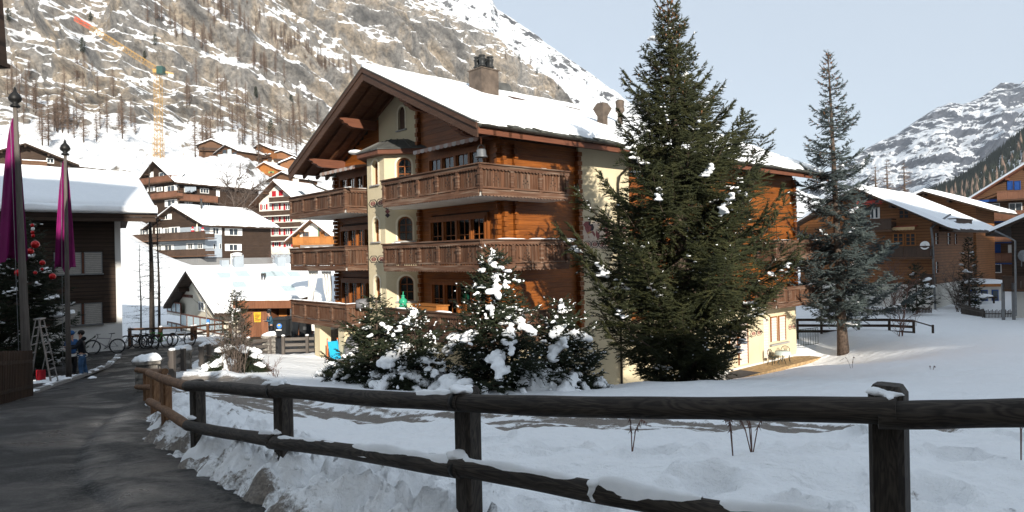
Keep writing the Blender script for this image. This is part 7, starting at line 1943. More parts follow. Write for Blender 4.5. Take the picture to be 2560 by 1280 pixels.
person(pc2, math.radians(70), 'person in blue jacket and blue helmet half hidden behind the right flagpole', (((.28, -.1, 1.15), (.18, -.36, 1.22)), ((-.28, -.12, 1.15), (-.14, -.38, 1.18))), (((.11, -.02, .48), (.11, .02, .08)), ((-.11, .0, .48), (-.12, .03, .08))), 'blue_jacket', 'black_cloth', 'black_cloth', cap='blue_jacket', hem='white_paint', scale=.97)
pm = gp(678, 850, 41.2)
mn = person(pm, math.radians(-50), 'man in blue jacket and dark cap looking at his phone by the bins', (((.24, -.10, 1.14), (.07, -.34, 1.22)), ((-.24, -.12, 1.14), (-.05, -.36, 1.20))), (((.11, -.03, .48), (.12, .02, .08)), ((-.11, .02, .48), (-.13, .05, .08))), 'teal', 'black_cloth', 'black_cloth', cap='black_cloth', bend=.07, head=(0, -.05))
ph = empty('phone', Vector(pm) + Matrix.Rotation(math.radians(-50), 3, 'Z') @ Vector((.02, -.43, 1.23)), math.radians(-50), label='smartphone held by the man at the bins', cat='phone'); MB().box(-.035, .035, -.005, .005, -.07, .07).build('case', M['dark_metal'], ph); MB().box(-.031, .031, .0051, .007, -.064, .064).build('screen', M['far_glass'], ph)

# ------------------------------------------------------------------ bicycles
M['tyre'] = plain('tyre_rubber', (0.012, 0.012, 0.012), .8, .2); M['bike_silver'] = plain('silver_frame', (0.30, 0.28, 0.29), .35, .1, 6, .4); M['bike_green'] = plain('green_frame', (0.05, 0.32, 0.05), .4, .1); M['bike_black'] = plain('black_frame', (0.015, 0.016, 0.018), .4, .1); M['bike_white'] = plain('white_frame', (0.55, 0.55, 0.55), .35, .1)
def bike(px, Yv, rz, fm, label, lean=.12):
    c = gp(px, 870, Yv); r = empty('bicycle', c, math.radians(rz), label=label, cat='bicycle', group='bicycles parked by the fence'); r.rotation_euler = (lean, 0, math.radians(rz))
    R_ = .35
    for x in (-.55, .55):
        w = MB(); w.tube([(x + R_ * math.cos(a), 0, R_ + R_ * math.sin(a)) for a in [2 * math.pi * k / 28 for k in range(29)]], .028, 8, False); wh = w.build('wheel', M['tyre'], r, True)
        q = MB(); q.tube([(x + (R_ - .035) * math.cos(a), 0, R_ + (R_ - .035) * math.sin(a)) for a in [2 * math.pi * k / 28 for k in range(29)]], .012, 5, False); q.build('rim', M['steel'], wh)
        q = MB()
        for k in range(12): a = math.pi * k / 6; q.tube([(x, 0, R_), (x + (R_ - .04) * math.cos(a), 0, R_ + (R_ - .04) * math.sin(a))], .0025, 3)
        q.tube([(x, -.05, R_), (x, .05, R_)], .025, 8); q.build('spokes', M['steel'], wh)
    f = MB(); bb, hd, st, rw, fw = (-.10, 0, .31), (.36, 0, .80), (-.24, 0, .74), (-.55, 0, R_), (.55, 0, R_); hd2 = (.40, 0, .68)
    for a, b, w in ((bb, hd2, .028), (st, hd, .022), (bb, (-.27, 0, .82), .02), (hd, hd2, .025)): f.tube([a, b], w, 8)
    for s in (-.05, .05): f.tube([bb, (-.55, s, R_)], .012, 6); f.tube([st, (-.55, s, R_)], .011, 6); 
    f.build('frame', M[fm], r, True)
    f = MB()
    for s in (-.06, .06): f.tube([(.41, s, .66), (.55, s, R_)], .017, 6)
    f.tube([(.41, -.07, .66), (.41, .07, .66)], .02, 6); f.build('fork', M['bike_black'], r, True)
    MB().tube([(.33, 0, .80), (.31, 0, .92), (.36, 0, .97)], .017, 6).build('stem', M['bike_black'], r); MB().tube([(.28, -.36, 1.0), (.34, -.15, .985), (.36, 0, .97), (.34, .15, .985), (.28, .36, 1.0)], .014, 6).build('handlebar', M['bike_black'], r)
    MB().tube([(-.26, 0, .80), (-.30, 0, .98)], .014, 6).build('seat_post', M['bike_black'], r); MB().hexa([(-.42, -.07, .975), (-.16, -.02, .985), (-.16, .02, .985), (-.42, .07, .975), (-.44, -.075, 1.02), (-.15, -.02, 1.0), (-.15, .02, 1.0), (-.44, .075, 1.02)]).build('saddle', M['bike_black'], r)
    k = MB(); k.tube([(-.10, -.07, .31), (-.10, .07, .31)], .022, 8); k.beam((-.10, .08, .31), (.04, .08, .22), .02, .03); k.beam((-.10, -.08, .31), (-.24, -.08, .40), .02, .03); k.tube([(-.10 + .09 * math.cos(a), .055, .31 + .09 * math.sin(a)) for a in [2 * math.pi * j / 14 for j in range(15)]], .008, 4, False); k.build('crankset', M['bike_black'], r)
    return r
bike(262, 34.2, 200, 'bike_silver', 'silver mountain bike leaning on the white house wall'); bike(340, 36.4, 178, 'bike_black', 'black bicycle at the left end of the parked row', .05); bike(362, 36.9, 165, 'bike_white', 'grey-framed bicycle second in the parked row', .08)
bike(392, 37.1, 175, 'bike_green', 'bicycle with bright green frame in the parked row'); bike(372, 36.3, 150, 'bike_black', 'black bicycle in front of the green one', .06); bike(452, 37.6, 168, 'bike_white', 'white bicycle at the right end of the parked row')

# ------------------------------------------------------------------ lamp, signs, slide and balcony things
lp = gp(582, 840, 41.0); l = empty('street_lamp', lp, 0, label='pale slim street lamp with flat snow-capped head', cat='lamp')
Hh = at(582, 634, 41).z - lp[2]; MB().tube([(0, 0, 0), (0, 0, Hh)], [.055, .045], 10).build('pole', M['white_paint'], l, True)
MB().tube([(0, 0, Hh - .35), (.28, 0, Hh - .12)], .025, 6).build('arm', M['white_paint'], l); MB().lathe([(.02, -.10), (.30, -.08), (.33, -.04), (.2, .03), (0, .06)], (.36, 0, Hh - .08), 16).build('lamp_head', M['white_paint'], l, True); MB().ball((.36, 0, Hh - .02), .30, 8, (1, 1, .28)).build('snow', M['roof_snow'], l, True)
sp_ = gp(517, 845, 44.5); s_ = empty('sign_post', sp_, 0, label='thin post with a small blue box sign by the cream house', cat='sign'); Hh = at(517, 755, 44.5).z - sp_[2]
MB().tube([(0, 0, 0), (0, 0, Hh)], .03, 8).build('post', M['steel'], s_); MB().box(.03, .20, -.06, .06, Hh - 1.75, Hh - 1.15).build('blue_box', M['sticker'], s_); MB().box(-.05, .06, -.05, -.035, Hh - 2.1, Hh - 1.95).build('plate', M['white_paint'], s_)
sl_ = empty('slide', gp(832, 905, 33.0, .15), math.radians(25), label='small bright blue plastic slide beside the chalet pillar', cat='slide')
M['slide_blue'] = plain('slide_blue', (0.02, 0.33, 0.52), .4, .05); M['slide_orange'] = plain('slide_orange', (0.62, 0.13, 0.03), .4, .05)
c_ = MB()
for k in range(8):
    f0, f1 = k / 8, (k + 1) / 8; z0, z1 = .95 * (1 - f0) ** 1.1 + .05, .95 * (1 - f1) ** 1.1 + .05; y0, y1 = -f0 * 1.0, -f1 * 1.0
    for (xa_, xb_, ha, hb) in ((-.22, .22, 0, 0), (-.24, -.21, .1, .1), (.21, .24, .1, .1)): c_.hexa([(xa_, y0, z0 - .03), (xb_, y0, z0 - .03), (xb_, y1, z1 - .03), (xa_, y1, z1 - .03), (xa_, y0, z0 + ha), (xb_, y0, z0 + hb), (xb_, y1, z1 + hb), (xa_, y1, z1 + ha)])
c_.build('chute', M['slide_blue'], sl_)
for sx in (-.24, .24): MB().beam((sx, .12, 0), (sx, .0, 1.15), .05, .05).build('ladder_side', M['slide_orange'], sl_)
for k in range(3): MB().beam((-.24, .1 - .03 * k, .25 + .28 * k), (.24, .1 - .03 * k, .25 + .28 * k), .04, .04).build('rung', M['slide_orange'], sl_)
def lump(name, loc, size, mat, label, cat, seed):
    bm = bmesh.new(); bmesh.ops.create_icosphere(bm, subdivisions=3, radius=1); V = np.array([v.co[:] for v in bm.verts]); Fs = np.array([[v.index for v in f.verts] for f in bm.faces]); bm.free()
    V = np.sign(V) * np.abs(V) ** .6 * (1 + .12 * fbm(V[:, 0] * 2 + seed, V[:, 1] * 2, V[:, 2] * 2, 3))[:, None] * np.array(size); o = link(name, np_mesh(name, V, Fs, M[mat], True)); o.location = loc; return tag(o, label, cat)
M['tarp'] = plain('grey_tarpaulin', (0.13, 0.13, 0.14), .5, .3, 3)
c_ = at(885, 880, 31.0); lump('covered_stack', (c_.x, c_.y, bz(c_.x, c_.y) + .75), (.40, .4, .95), 'tarp', 'grey tarpaulin-wrapped stack beside the cream pillar', 'stack', 3)
def ch_thing(name, s, t, z, label, cat): return empty(name, CH.w(s, t, z), _A, label=label, cat=cat)
def drape(px0, py0, px1, py1, w0, wm, w1, label, seed):
    t0, z0 = CH.on_x(px0, py0, -1.18); t1, z1 = CH.on_x(px1, py1, -1.18); e = ch_thing('curtain', -1.18, t0, z1, label, 'curtain')
    n, m_ = 26, 14; V, Fs = [], []
    for i in range(n + 1):
        v = i / n; w = (w0 * (1 - v) + wm * v if v < .75 else wm + (w1 - wm) * (v - .75) / .25); cy = (t1 - t0) * v ** 1.5
        for k in range(m_ + 1): u = k / m_ - .5; V.append((.07 * math.sin(u * 22 + seed + v * 2), cy + w * u, (z0 - z1) * (1 - v)))
    for i in range(n):
        for k in range(m_): a_ = i * (m_ + 1) + k; Fs.append((a_, a_ + 1, a_ + m_ + 2, a_ + m_ + 1))
    link('cloth', np_mesh('cloth', V, Fs, M['curtain'], True), e)
drape(783, 676, 772, 782, 1.0, .5, .75, 'long white curtain tied at the outer corner of the lower left balcony', 1); drape(817, 678, 822, 752, 1.1, .8, .5, 'white curtain hanging further in on the lower left balcony', 2)
t_, z_ = CH.on_x(1008, 772, -1.0); e = ch_thing('garden_lantern', -1.0, t_, FL[2] + 1.0, 'green ceramic jar on the ground-floor balcony rail below the bay', 'jar')
M['green_glaze'] = plain('green_glaze', (0.03, 0.30, 0.17), .25, .1); MB().lathe([(0, 0), (.16, 0), (.18, .1), (.14, .17), (.19, .24), (.17, .36), (.08, .42), (.06, .50), (.09, .54), (0, .56)], (0, 0, 0), 14).build('jar_body', M['green_glaze'], e, True); MB().tube([(0, 0, .5), (.03, .02, .7)], .02, 6).build('stopper', M['green_glaze'], e)
t_, z_ = CH.on_x(1075, 770, 0.0); e = ch_thing('sideboard', .0, t_, FL[2] + .03, 'light orange wooden sideboard on the ground-floor balcony', 'sideboard'); MB().box(-.3, .3, -.9, .9, 0, 1.05).build('cabinet', M['orange_wood'], e); MB().box(-.35, .35, -.95, .95, 1.052, 1.1).build('top', M['orange_wood'], e)
t_, z_ = CH.on_x(908, 752, -.6); lump('covered_grill', CH.w(-.6, t_, FL[2] + 1.0), (.30, .5, .24), 'tarp', 'grey covered grill on the lower left balcony', 'grill', 6)
# terrace furniture by the wing
M['iron'] = plain('green_black_iron', (0.016, 0.024, 0.020), .5, .2, 8, .3)
def iron_chair(s, t, rz, label):
    e = empty('garden_chair', CH.w(s, t, -4.955), _A + rz, label=label, cat='chair')
    for x, y in ((-.2, -.2), (.2, -.2), (.2, .2), (-.2, .2)): MB().tube([(x * 1.15, y * 1.15, 0), (x * .9, y * .9, .22), (x, y, .44)], .018, 6).build('leg', M['iron'], e)
    MB().lathe([(0, .44), (.23, .44), (.24, .455), (.23, .47), (0, .47)], (0, 0, 0), 14).build('seat', M['iron'], e, True)
    b = MB(); b.tube([(.24 * math.cos(a), .22, .68 + .24 * math.sin(a)) for a in [2 * math.pi * k / 20 for k in range(21)]], .018, 6, False)
    for k in range(5): x = -.16 + .08 * k; b.tube([(x, .22, .46), (x * .4, .22, .7), (x, .22, .88)], .010, 5)
    b.build('backrest', M['iron'], e)
ts, tz = CH.on_y(1957, 880, -.9)
iron_chair(ts - .75, -.7, math.radians(60), 'dark iron garden chair left of the small terrace table'); iron_chair(ts + .75, -.7, math.radians(-60), 'dark iron garden chair right of the small terrace table')
e = empty('garden_table', CH.w(ts, -.9, -4.955), _A, label='small iron table with pale lace cloth on the terrace', cat='table')
for k in range(3): a = k * 2.094; MB().tube([(.32 * math.cos(a), .32 * math.sin(a), 0), (.1 * math.cos(a), .1 * math.sin(a), .3), (.16 * math.cos(a), .16 * math.sin(a), .68)], .02, 6).build('leg', M['iron'], e)
MB().lathe([(0, .68), (.42, .68), (.42, .71), (0, .71)], (0, 0, 0), 20).build('tabletop', M['iron'], e)
M['lace'] = plain('lace_cloth', (0.42, 0.48, 0.46), .9, .1); cl_ = MB(); n = 28; vs_ = [(0, 0, .72)] + [(.43 * math.cos(2 * math.pi * k / n), .43 * math.sin(2 * math.pi * k / n), .72) for k in range(n)] + [(.47 * math.cos(2 * math.pi * k / n), .47 * math.sin(2 * math.pi * k / n), .50 + .05 * (k % 2)) for k in range(n)]
cl_.add(vs_, [(0, 1 + k, 1 + (k + 1) % n) for k in range(n)] + [(1 + k, 1 + n + k, 1 + n + (k + 1) % n, 1 + (k + 1) % n) for k in range(n)]); o_ = cl_.build('tablecloth', M['lace'], None, True); o_.location = CH.w(ts, -.9, -4.952); tag(o_, 'pale lace cloth on the small terrace table', 'tablecloth')
M['mat_dark'] = plain('dark_mat', (0.055, 0.052, 0.055), .95, .2); ms, mz = CH.on_y(1838, 922, -.9); o_ = MB().box(-1.6, 1.6, -.6, .6, 0, .02).build('door_mat', M['mat_dark'], None); o_.location = CH.w(ms, -.85, -4.950); o_.rotation_euler = (0, 0, _A); tag(o_, 'dark grey mat on the terrace before the shuttered door', 'mat')
# wrought-iron railing beside the wing
r0_, r1_ = CH.w(25.4, .3, 0), at(2045, 840, 42.5); r = empty('iron_railing', (r0_.x, r0_.y, 0), 0, label='black wrought-iron railing beside the chalet corner', cat='railing')
za, zb_ = at(1992, 826, 43).z, at(2045, 819, 42.5).z; a, b = Vector((0, 0, za)), Vector((r1_.x - r0_.x, r1_.y - r0_.y, zb_))
for dz in (0, -1.0): MB().beam(a + Vector((0, 0, dz)), b + Vector((0, 0, dz)), .03, .035).build('rail', M['iron'], r)
for k in range(11): 
    q = a.lerp(b, k / 10); MB().tube([q, q + Vector((0, 0, -1.05))], .013, 5).build('bar', M['iron'], r)
    if k < 10: q = a.lerp(b, (k + .5) / 10); MB().tube([q + Vector((.06 * math.cos(t0), 0, -.14 + .07 * math.sin(t0))) for t0 in [j * .55 for j in range(10)]] + [q + Vector((0, 0, -.55))], .009, 4).build('scroll', M['iron'], r)

# ------------------------------------------------------------------ right-hand fences, bushes and weeds
def topped(px, py, Y, h): p = at(px, py, Y); return (p.x, p.y, p.z - h)
plank_fence([topped(1992, 797, 45, .95), topped(2052, 797, 45, .95), topped(2145, 797, 44.6, .95), topped(2222, 797, 44.2, .95), topped(2283, 800, 43.8, .95)], 'plank_fence', 'dark brown three-plank fence behind the blue spruce', 'dark_wood', 'dark_wood', (.12, .50, .88), .12, .95, .17, .05, False)
e = empty('thin_rail', topped(2332, 812, 42.5, .85), 0, label='thin slanting rail with a single post at the end of the brown fence', cat='fence'); MB().box(-.05, .05, -.05, .05, -.3, .85).build('post', M['dark_wood'], e); p0 = Vector(topped(2287, 803, 43.8, 0)) - e.location; MB().beam(p0, (0, 0, .75), .05, .07).build('rail', M['dark_wood'], e)
def picket(p, q, n, label, h=.95):
    p, q = Vector(p), Vector(q); r = empty('picket_fence', p, 0, label=label, cat='fence'); d = q - p; m_ = MB()
    for k in range(n): c = d * (k / (n - 1)); m_.beam(c + Vector((0, 0, -.1)), c + Vector((0, 0, h + .06 * math.sin(k * 2.1))), .09, .025, up=d.normalized())
    tag(m_.build('pickets', M['grey_post'], r), kind='stuff')
    for z in (.25, .7): MB().beam(Vector((0, .04, z)), d + Vector((0, .04, z)), .04, .07).build('rail', M['grey_wood'], r)
picket(topped(2052, 768, 52, .95), topped(2328, 770, 54, .95), 74, 'weathered picket fence in front of the right wooden chalet'); picket(topped(2456, 779, 48, .85), topped(2600, 779, 47, .85), 40, 'grey picket fence at the right edge below the dark house'); picket(topped(2404, 762, 52, .9), topped(2462, 776, 48, .9), 18, 'leaning picket fence between the bare bush and the dark house')
def put(px, py, Y): p = at(px, py, Y); return (p.x, p.y, p.z)
bare('bare_tree', put(2252, 848, 41), 4.6, 101, 'slim bare young tree in front of the brown fence end', 'twig_red', 3, .07, 3, 6, .035, .42, .75, cat='tree')
bare('bare_shrub', put(2400, 775, 56), 4.2, 102, 'large bare grey bush beside the right wooden chalet', 'twig', 10, .28, 3, 6, .03, .42, .7)
bare('bare_shrub', put(2232, 770, 52), 4.6, 103, 'reddish bare bush in front of the right chalet balcony', 'twig_red', 8, .2, 3, 6, .03, .42, .72)
for (px, py, Y, ty, R_, sd, lab) in ((2292, 772, 52, 660, 1.5, 111, 'small dark spruce in front of the right wooden chalet'), (2424, 775, 60, 590, 1.3, 112, 'narrow dark conifer between the right chalet and the tall house')):
    p = put(px, py, Y); conifer('small_spruce', p, at(px, ty, Y).z - p[2], R_, sd, lab, 'fir', whorl=.35, per=7, el=(-.2, .5), curl=.2, twig=.22, shoot=.11, slen=.17, sr=.028, base=.03, shape=.8, snow=(8, .5, .9, .2, .4))
def weed(px, py, Y, H, sd, label, n=3):
    p = put(px, py, Y); r = empty('dry_weed', p, 0, label=label, cat='weed'); g = np.random.RandomState(sd); s = MB(); P0, P1 = [], []
    for k in range(n):
        dx = g.randn() * .35; pts = [Vector((0, 0, -.1)), Vector((dx * .25 * H, 0, H * .5)), Vector((dx * .6 * H, g.randn() * .05, H * .95)), Vector((dx * 1.1 * H, 0, H * (.95 - abs(dx) * .35)))]
        s.tube(pts, [.006, .005, .003, .002], 4)
        for j in range(16):
            f = .35 + .65 * g.rand(); i = min(2, int(f * 3)); q = pts[i].lerp(pts[i + 1], f * 3 - i); P0.append(q[:]); P1.append((q.x + g.randn() * .02, q.y + g.randn() * .02, q.z - .035 - .02 * g.rand()))
    s.build('stalks', M['twig_red'], r); link('dry_leaves', spikes(P0, P1, .007, 'dry_leaves', M['twig_red']), r)
weed(1580, 1110, 6.6, .26, 1, 'short dry weed under the top rail, leftmost of the dry weeds', 2); weed(1832, 1118, 6.2, .30, 2, 'dry weed stalk under the middle of the top rail', 2); weed(1880, 1118, 6.2, .34, 3, 'spreading dry weed left of the right-hand fence post', 4); weed(2552, 1120, 5.6, .3, 4, 'dry weed at the right picture edge', 2); weed(2130, 925, 24, .5, 5, 'faint dry stalks in the open snow field', 3); weed(2330, 950, 20, .45, 6, 'dry stalks in the snow field right of the faint ones', 3); weed(2290, 812, 42, .7, 7, 'tuft of dry weeds by the thin slanting rail', 4)

# ------------------------------------------------------------------ larches beside the left house, far trees, crane
def larch(loc, H, R, seed, label, mat='twig_dark', per=5, whorl=.30, n2=9, base=.18, r0=.10, group=None, name='larch_tree', thick=.006, twl=.28):
    g = np.random.RandomState(seed); root = empty(name, loc, 0, label=label, cat='tree', group=group)
    MB().tube([(0, 0, -.3), (.05, 0, H * .4), (0, 0, H * .75), (.02, 0, H)], [r0, r0 * .75, r0 * .4, .01], 7).build('trunk', M['twig_dark' if mat == 'twig_dark' else 'bark'], root, True)
    P0, P1, r_ = [], [], []
    z = H * base
    while z < H * .97:
        f = z / H
        for k in range(per):
            a = g.rand() * 6.28; L = R * (1 - f) ** .75 * (.5 + .7 * g.rand()) + .1; e = -.15 + .4 * f + g.randn() * .15
            p0 = np.array([0, 0, z]); p1 = p0 + np.array([math.cos(a) * L * .55, math.sin(a) * L * .55, e * L * .55]); p2 = p1 + np.array([math.cos(a + .2 * g.randn()) * L * .45, math.sin(a) * L * .45, (e + .15) * L * .45])
            P0 += [p0, p1]; P1 += [p1 * 1.0 + (p1 - p0) * .15, p2]; r_ += [thick * (1 + L), thick * .8]
            for j in range(n2):
                q = p0 + (p2 - p0) * (.2 + .8 * g.rand()); d = g.randn(3) * .6; d[2] = -abs(g.randn()) * .7 + .1; P0.append(q); P1.append(q + d * twl * (.5 + .7 * g.rand()) * min(1, L)); r_.append(thick * .6)
        z += whorl * (.7 + .6 * g.rand())
    link('crown', spikes(P0, P1, r_, 'crown', M[mat]), root)
    return root
larch(gp(380, 840, 41.0), 10.9, 2.0, 1, 'tall bare larch behind the bicycles, thickest of the group', r0=.17, base=.25); larch(gp(398, 840, 42.0), 8.6, 1.5, 2, 'thinner bare larch just right of the thickest one', r0=.09, base=.2); larch(gp(352, 838, 43), 6.2, 1.4, 3, 'short bare larch next to the left house corner', r0=.06, base=.2)
bare('bare_tree', put(588, 545, 118), 9.0, 121, 'leafless spreading tree right of the laundry chalet', 'twig', 3, .22, 3, 8, .16, .5, .62, cat='tree'); bare('bare_shrub', put(692, 668, 62), 1.9, 122, 'leafless round bush on the snow slope above the low cream house', 'twig_red', 7, .35, 2, 8, .012, .5, .6)
for k, (px, py, ty, lab) in enumerate(((2190, 480, 408, 'leftmost of three brown larches above the right chalet roof'), (2219, 480, 395, 'middle of three brown larches above the right chalet roof'), (2262, 485, 400, 'rightmost of three brown larches above the right chalet roof'))): p = put(px, py + 45, 120); larch(p, at(px, ty, 120).z - p[2], 2.6, 130 + k, lab, 'larch', 5, .55, 8, .3, .22, thick=.03, twl=.7)
# crane
M['crane'] = plain('crane_yellow', (0.40, 0.24, 0.075), .5, .1); M['crane_red'] = plain('crane_red', (0.62, 0.09, 0.03), .5, .1); M['cab'] = plain('cab_green', (0.03, 0.07, 0.06), .4, .1)
def lattice(mb, p, q, w, bays, tri=False):
    p, q = Vector(p), Vector(q); d = (q - p).normalized(); a = d.cross(Vector((0, 1, .1))).normalized(); b = d.cross(a)
    cs = [(a + b) * w / 2, (a - b) * w / 2, (-a - b) * w / 2, (b - a) * w / 2] if not tri else [a * w * .6, (-a * .5 + b) * w * .55, (-a * .5 - b) * w * .55]; n = len(cs); t_ = .06
    for c in cs: mb.beam(p + c, q + c, t_ * 1.5, t_ * 1.5, up=b)
    for k in range(bays):
        u, v = p.lerp(q, k / bays), p.lerp(q, (k + 1) / bays)
        for i in range(n): mb.beam(u + cs[i], v + cs[(i + 1) % n], t_, t_, up=(0, 1, .3)); mb.beam(v + cs[i], v + cs[(i + 1) % n], t_, t_, up=(0, 1, .3))
cb = at(397, 430, 190); cr = empty('tower_crane', cb, 0, label='orange tower crane with raised lattice jib on the snowy slope', cat='crane')
top = at(395, 178, 190) - cb; m_ = MB(); lattice(m_, (0, 0, -2), top, 1.55, 22); m_.build('mast', M['crane'], cr)
m_ = MB(); lattice(m_, (0, 0, -2.2), at(396, 345, 190) - cb, 2.1, 7); m_.build('climbing_frame', M['crane'], cr)
j0 = at(393, 172, 190) - cb; j1 = at(228, 68, 184) - cb; j2 = at(188, 45, 183) - cb
m_ = MB(); lattice(m_, j0, j1, 1.5, 20, True); m_.build('jib', M['crane'], cr); m_ = MB(); lattice(m_, j1, j2, 1.2, 5, True); m_.build('jib_tip', M['crane_red'], cr)
k0, k1 = at(402, 178, 190) - cb, at(434, 186, 191) - cb; MB().beam(k0, k1, 1.2, .5).build('counter_jib', M['crane'], cr); MB().beam(k0.lerp(k1, .6) - Vector((0, 0, .6)), k1 - Vector((0, 0, .6)), 1.2, 1.0).build('counterweight', M['concrete'], cr)
c_ = at(402, 176, 189) - cb; MB().box(c_.x - .8, c_.x + .9, c_.y - .9, c_.y + .9, c_.z - 1.1, c_.z + 1.0).build('cab', M['cab'], cr); MB().box(top.x - 1, top.x + 1, top.y - 1, top.y + 1, top.z - .6, top.z + .4).build('slewing_ring', M['crane'], cr)
# larches and pines on the mountain: individuals placed on the slope itself
_pxv = (1280 + FOC * (MX * _r.x + (MZ - EYE) * _r.z) / MY).ravel(); _pyv = (640 - FOC * (MX * _u.x + (MZ - EYE) * _u.z) / MY).ravel(); _mv = np.stack([MX.ravel(), MY.ravel(), MZ.ravel()], 1)
def on_mountain(px, py):
    k = np.where((np.abs(_pxv - px) < 2.5) & (np.abs(_pyv - py) < 2.5))[0]
    if not len(k): return None
    return _mv[k[np.argmin(_mv[k, 1])]]
def proto(seed, kind):
    if kind == 'larch': r = larch((0, -500, -50), 13, 2.3, seed, 'x', 'larch', 6, .55, 9, .16, .2, thick=.036, twl=1.0, name='mountain_larch')
    else: r = conifer('mountain_pine', (0, -500, -50), 9, 1.9, seed, 'x', 'fir', whorl=.6, per=6, el=(-.1, .5), twig=.5, shoot=.3, slen=.45, sr=.09, base=.08, shape=.6)
    return r
protos = [proto(200 + k, 'larch') for k in range(4)]; pines = [proto(210 + k, 'pine') for k in range(2)]
g = np.random.RandomState(77); spots = []
def band(pts, n, w):
    for _ in range(n):
        i = g.randint(len(pts) - 1); f = g.rand(); (ax, ay), (bx, by) = pts[i], pts[i + 1]; o = g.randn() * w; spots.append((ax + (bx - ax) * f + o * .5, ay + (by - ay) * f - o * .6))
def clump(cx, cy, n, wx, wy):
    for _ in range(n): spots.append((cx + g.randn() * wx, cy + g.randn() * wy))
band([(470, 5), (600, 52), (700, 105), (800, 165), (880, 200)], 78, 19); band([(350, 12), (440, 60), (530, 120)], 18, 18); band([(520, 110), (640, 165), (720, 210)], 14, 8)
clump(165, 335, 20, 26, 20); clump(300, 330, 9, 32, 12); clump(40, 235, 14, 35, 18); clump(90, 300, 8, 30, 22); clump(560, 345, 18, 50, 22); clump(620, 290, 12, 50, 15); clump(740, 335, 22, 40, 28); clump(700, 395, 10, 30, 10); clump(480, 240, 10, 60, 20); clump(250, 220, 8, 80, 15); clump(1330, 150, 6, 20, 12)
used, ui = 0, 0
for k, (px, py) in enumerate(spots):
    if used >= 290: break
    p = on_mountain(px, py)
    if p is None: continue
    t0 = protos[k % 4]; o = t0 if ui < 4 else copy_tree(t0)
    if ui < 4: o = protos[ui]; 
    ui += 1; used += 1
    o.location = (p[0], p[1], p[2] - .3); s_ = .62 + .5 * g.rand() + (.18 if p[1] > 380 else 0); o.scale = (s_, s_, s_ * (1 + .2 * g.rand())); o.rotation_euler = (0, 0, g.rand() * 6.28)
    w_ = 'in the diagonal forest band between the upper cliffs' if (py < .36 * px - 60 and py < 215) else 'on the slope left of the crane' if px < 385 else 'on the snowy slope between the crane and the big chalet roof'
    tag(o, 'bare brown larch ' + w_, 'tree', 'larches ' + w_)
ui = 0
for (px, py) in ((20, 55), (228, 52), (205, 130), (678, 340), (730, 270), (360, 150), (390, 112), (640, 245), (1395, 225), (1345, 185), (1300, 150)):
    p = on_mountain(px, py)
    if p is None: continue
    o = pines[ui] if ui < 2 else copy_tree(pines[ui % 2]); ui += 1; o.location = (p[0], p[1], p[2] - .3); s_ = .7 + .4 * g.rand(); o.scale = (s_,) * 3; tag(o, 'dark green pine standing alone among the cliffs', 'tree', 'pines among the cliffs')
# far forest on the slope at right: one mass
n = 9500; i, j = g.randint(0, SX.shape[0] - 1, n), g.randint(0, SX.shape[1] - 1, n); P = np.stack([SX[i, j], SY[i, j], SZ[i, j]], 1); h_ = 6 + 6 * g.rand(n)
o_ = link('forest', spikes(P - [0, 0, 1], P + np.stack([0 * h_, 0 * h_, h_], 1), 1.5, 'forest', M['fir'], 5)); tag(o_, 'dark conifer forest on the slope at far right', 'forest', kind='stuff')
n = 700; i = g.randint(0, SX.shape[0] - 1, n); j = (g.rand(n) ** 2 * 60).astype(int); P = np.stack([SX[i, j], SY[i, j], SZ[i, j]], 1); h_ = 10 + 8 * g.rand(n)
o_ = link('larch_forest', spikes(P - [0, 0, 1], P + np.stack([0 * h_, 0 * h_, h_], 1), 2.6, 'larch_forest', M['larch'], 5)); tag(o_, 'brown larch wood below the dark forest at right', 'forest', kind='stuff')
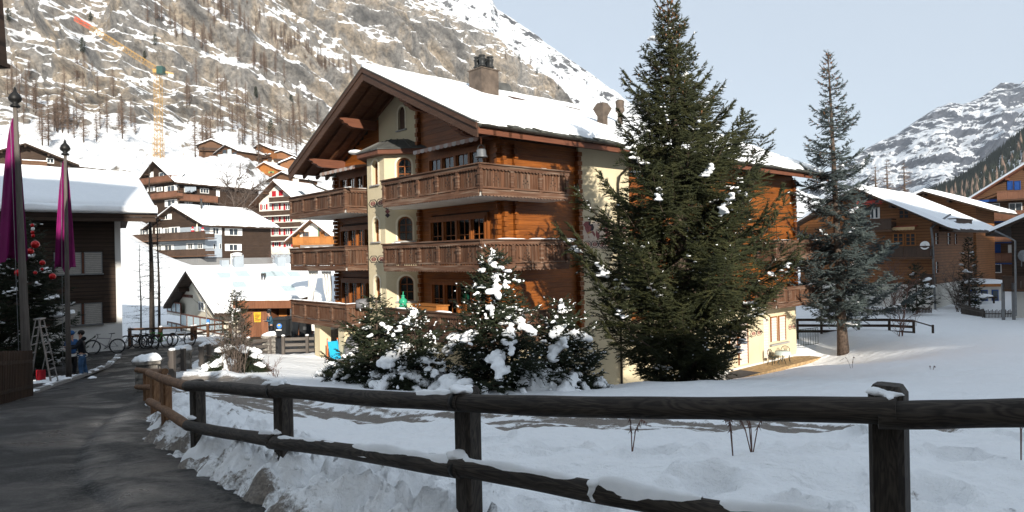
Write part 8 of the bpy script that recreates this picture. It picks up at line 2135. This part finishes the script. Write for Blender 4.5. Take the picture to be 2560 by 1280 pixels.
# carved beam end of the house beside the viewer, upper left corner
e = empty('eave_bracket', at(-16, 90, 5.2), 0, label='dark carved eave bracket at the upper left edge', cat='bracket'); MB().hexa([(-.35, 0, .35), (.0, 0, .35), (.0, .1, .35), (-.35, .1, .35), (-.35, 0, -.19), (.028, 0, -.19), (.028, .1, -.19), (-.35, .1, -.19)]).build('beam', M['dark_wood'], e); MB().box(-.35, .045, -.01, .11, -.222, -.192).build('foot', M['dark_wood'], e)

# loose clods of ploughed snow along the road edge
g = np.random.RandomState(15); sb = []
E_ = ROAD[1:11]
for k in range(260):
    i = g.randint(len(E_) - 1) if k % 3 else g.randint(4); (ax, ay), (bx, by) = E_[i], E_[i + 1]; f = g.rand(); dx, dy = bx - ax, by - ay; L = math.hypot(dx, dy); o = abs(g.randn()) * .35 + .12
    x, y = ax + dx * f + dy / L * o, ay + dy * f - dx / L * o
    if np.hypot(x, y) > 18: continue
    s_ = .008 + .024 * g.rand() ** 2; sb.append((x, y, s_))
sx = np.array([q[0] for q in sb]); sy = np.array([q[1] for q in sb]); zz = np.maximum(snow_z(sx, sy), base_z(sx, sy) + .03)
o_ = blobs([(a, b, z, s_, s_ * .95, g.rand() * 6) for (a, b, s_), z in zip(sb, zz)], None, 15, 'snow_clods'); tag(o_, 'small clods of ploughed snow along the road edge', 'snow')
# ------------------------------------------------------------------ thin mountain air
hz = MB().box(-2600, 4200, -700, 4600, -60, 1700).build('haze', None, None) if False else None
t = NT('thin_air'); t.t.links.clear() if hasattr(t.t.links, 'clear') else None
pv = t.n('ShaderNodeVolumePrincipled'); pv.inputs['Color'].default_value = (0.80, 0.88, 1.0, 1); pv.inputs['Density'].default_value = 0.00006; pv.inputs['Anisotropy'].default_value = 0.0
for l_ in list(t.out.inputs['Surface'].links): t.t.links.remove(l_)
t.l(pv.outputs[0], t.out.inputs['Volume'])
hz = MB().box(-2600, 4200, -700, 4600, -60, 1700).build('haze', t.m, None); tag(hz, 'thin bluish mountain air over the whole valley', 'haze', kind='stuff')
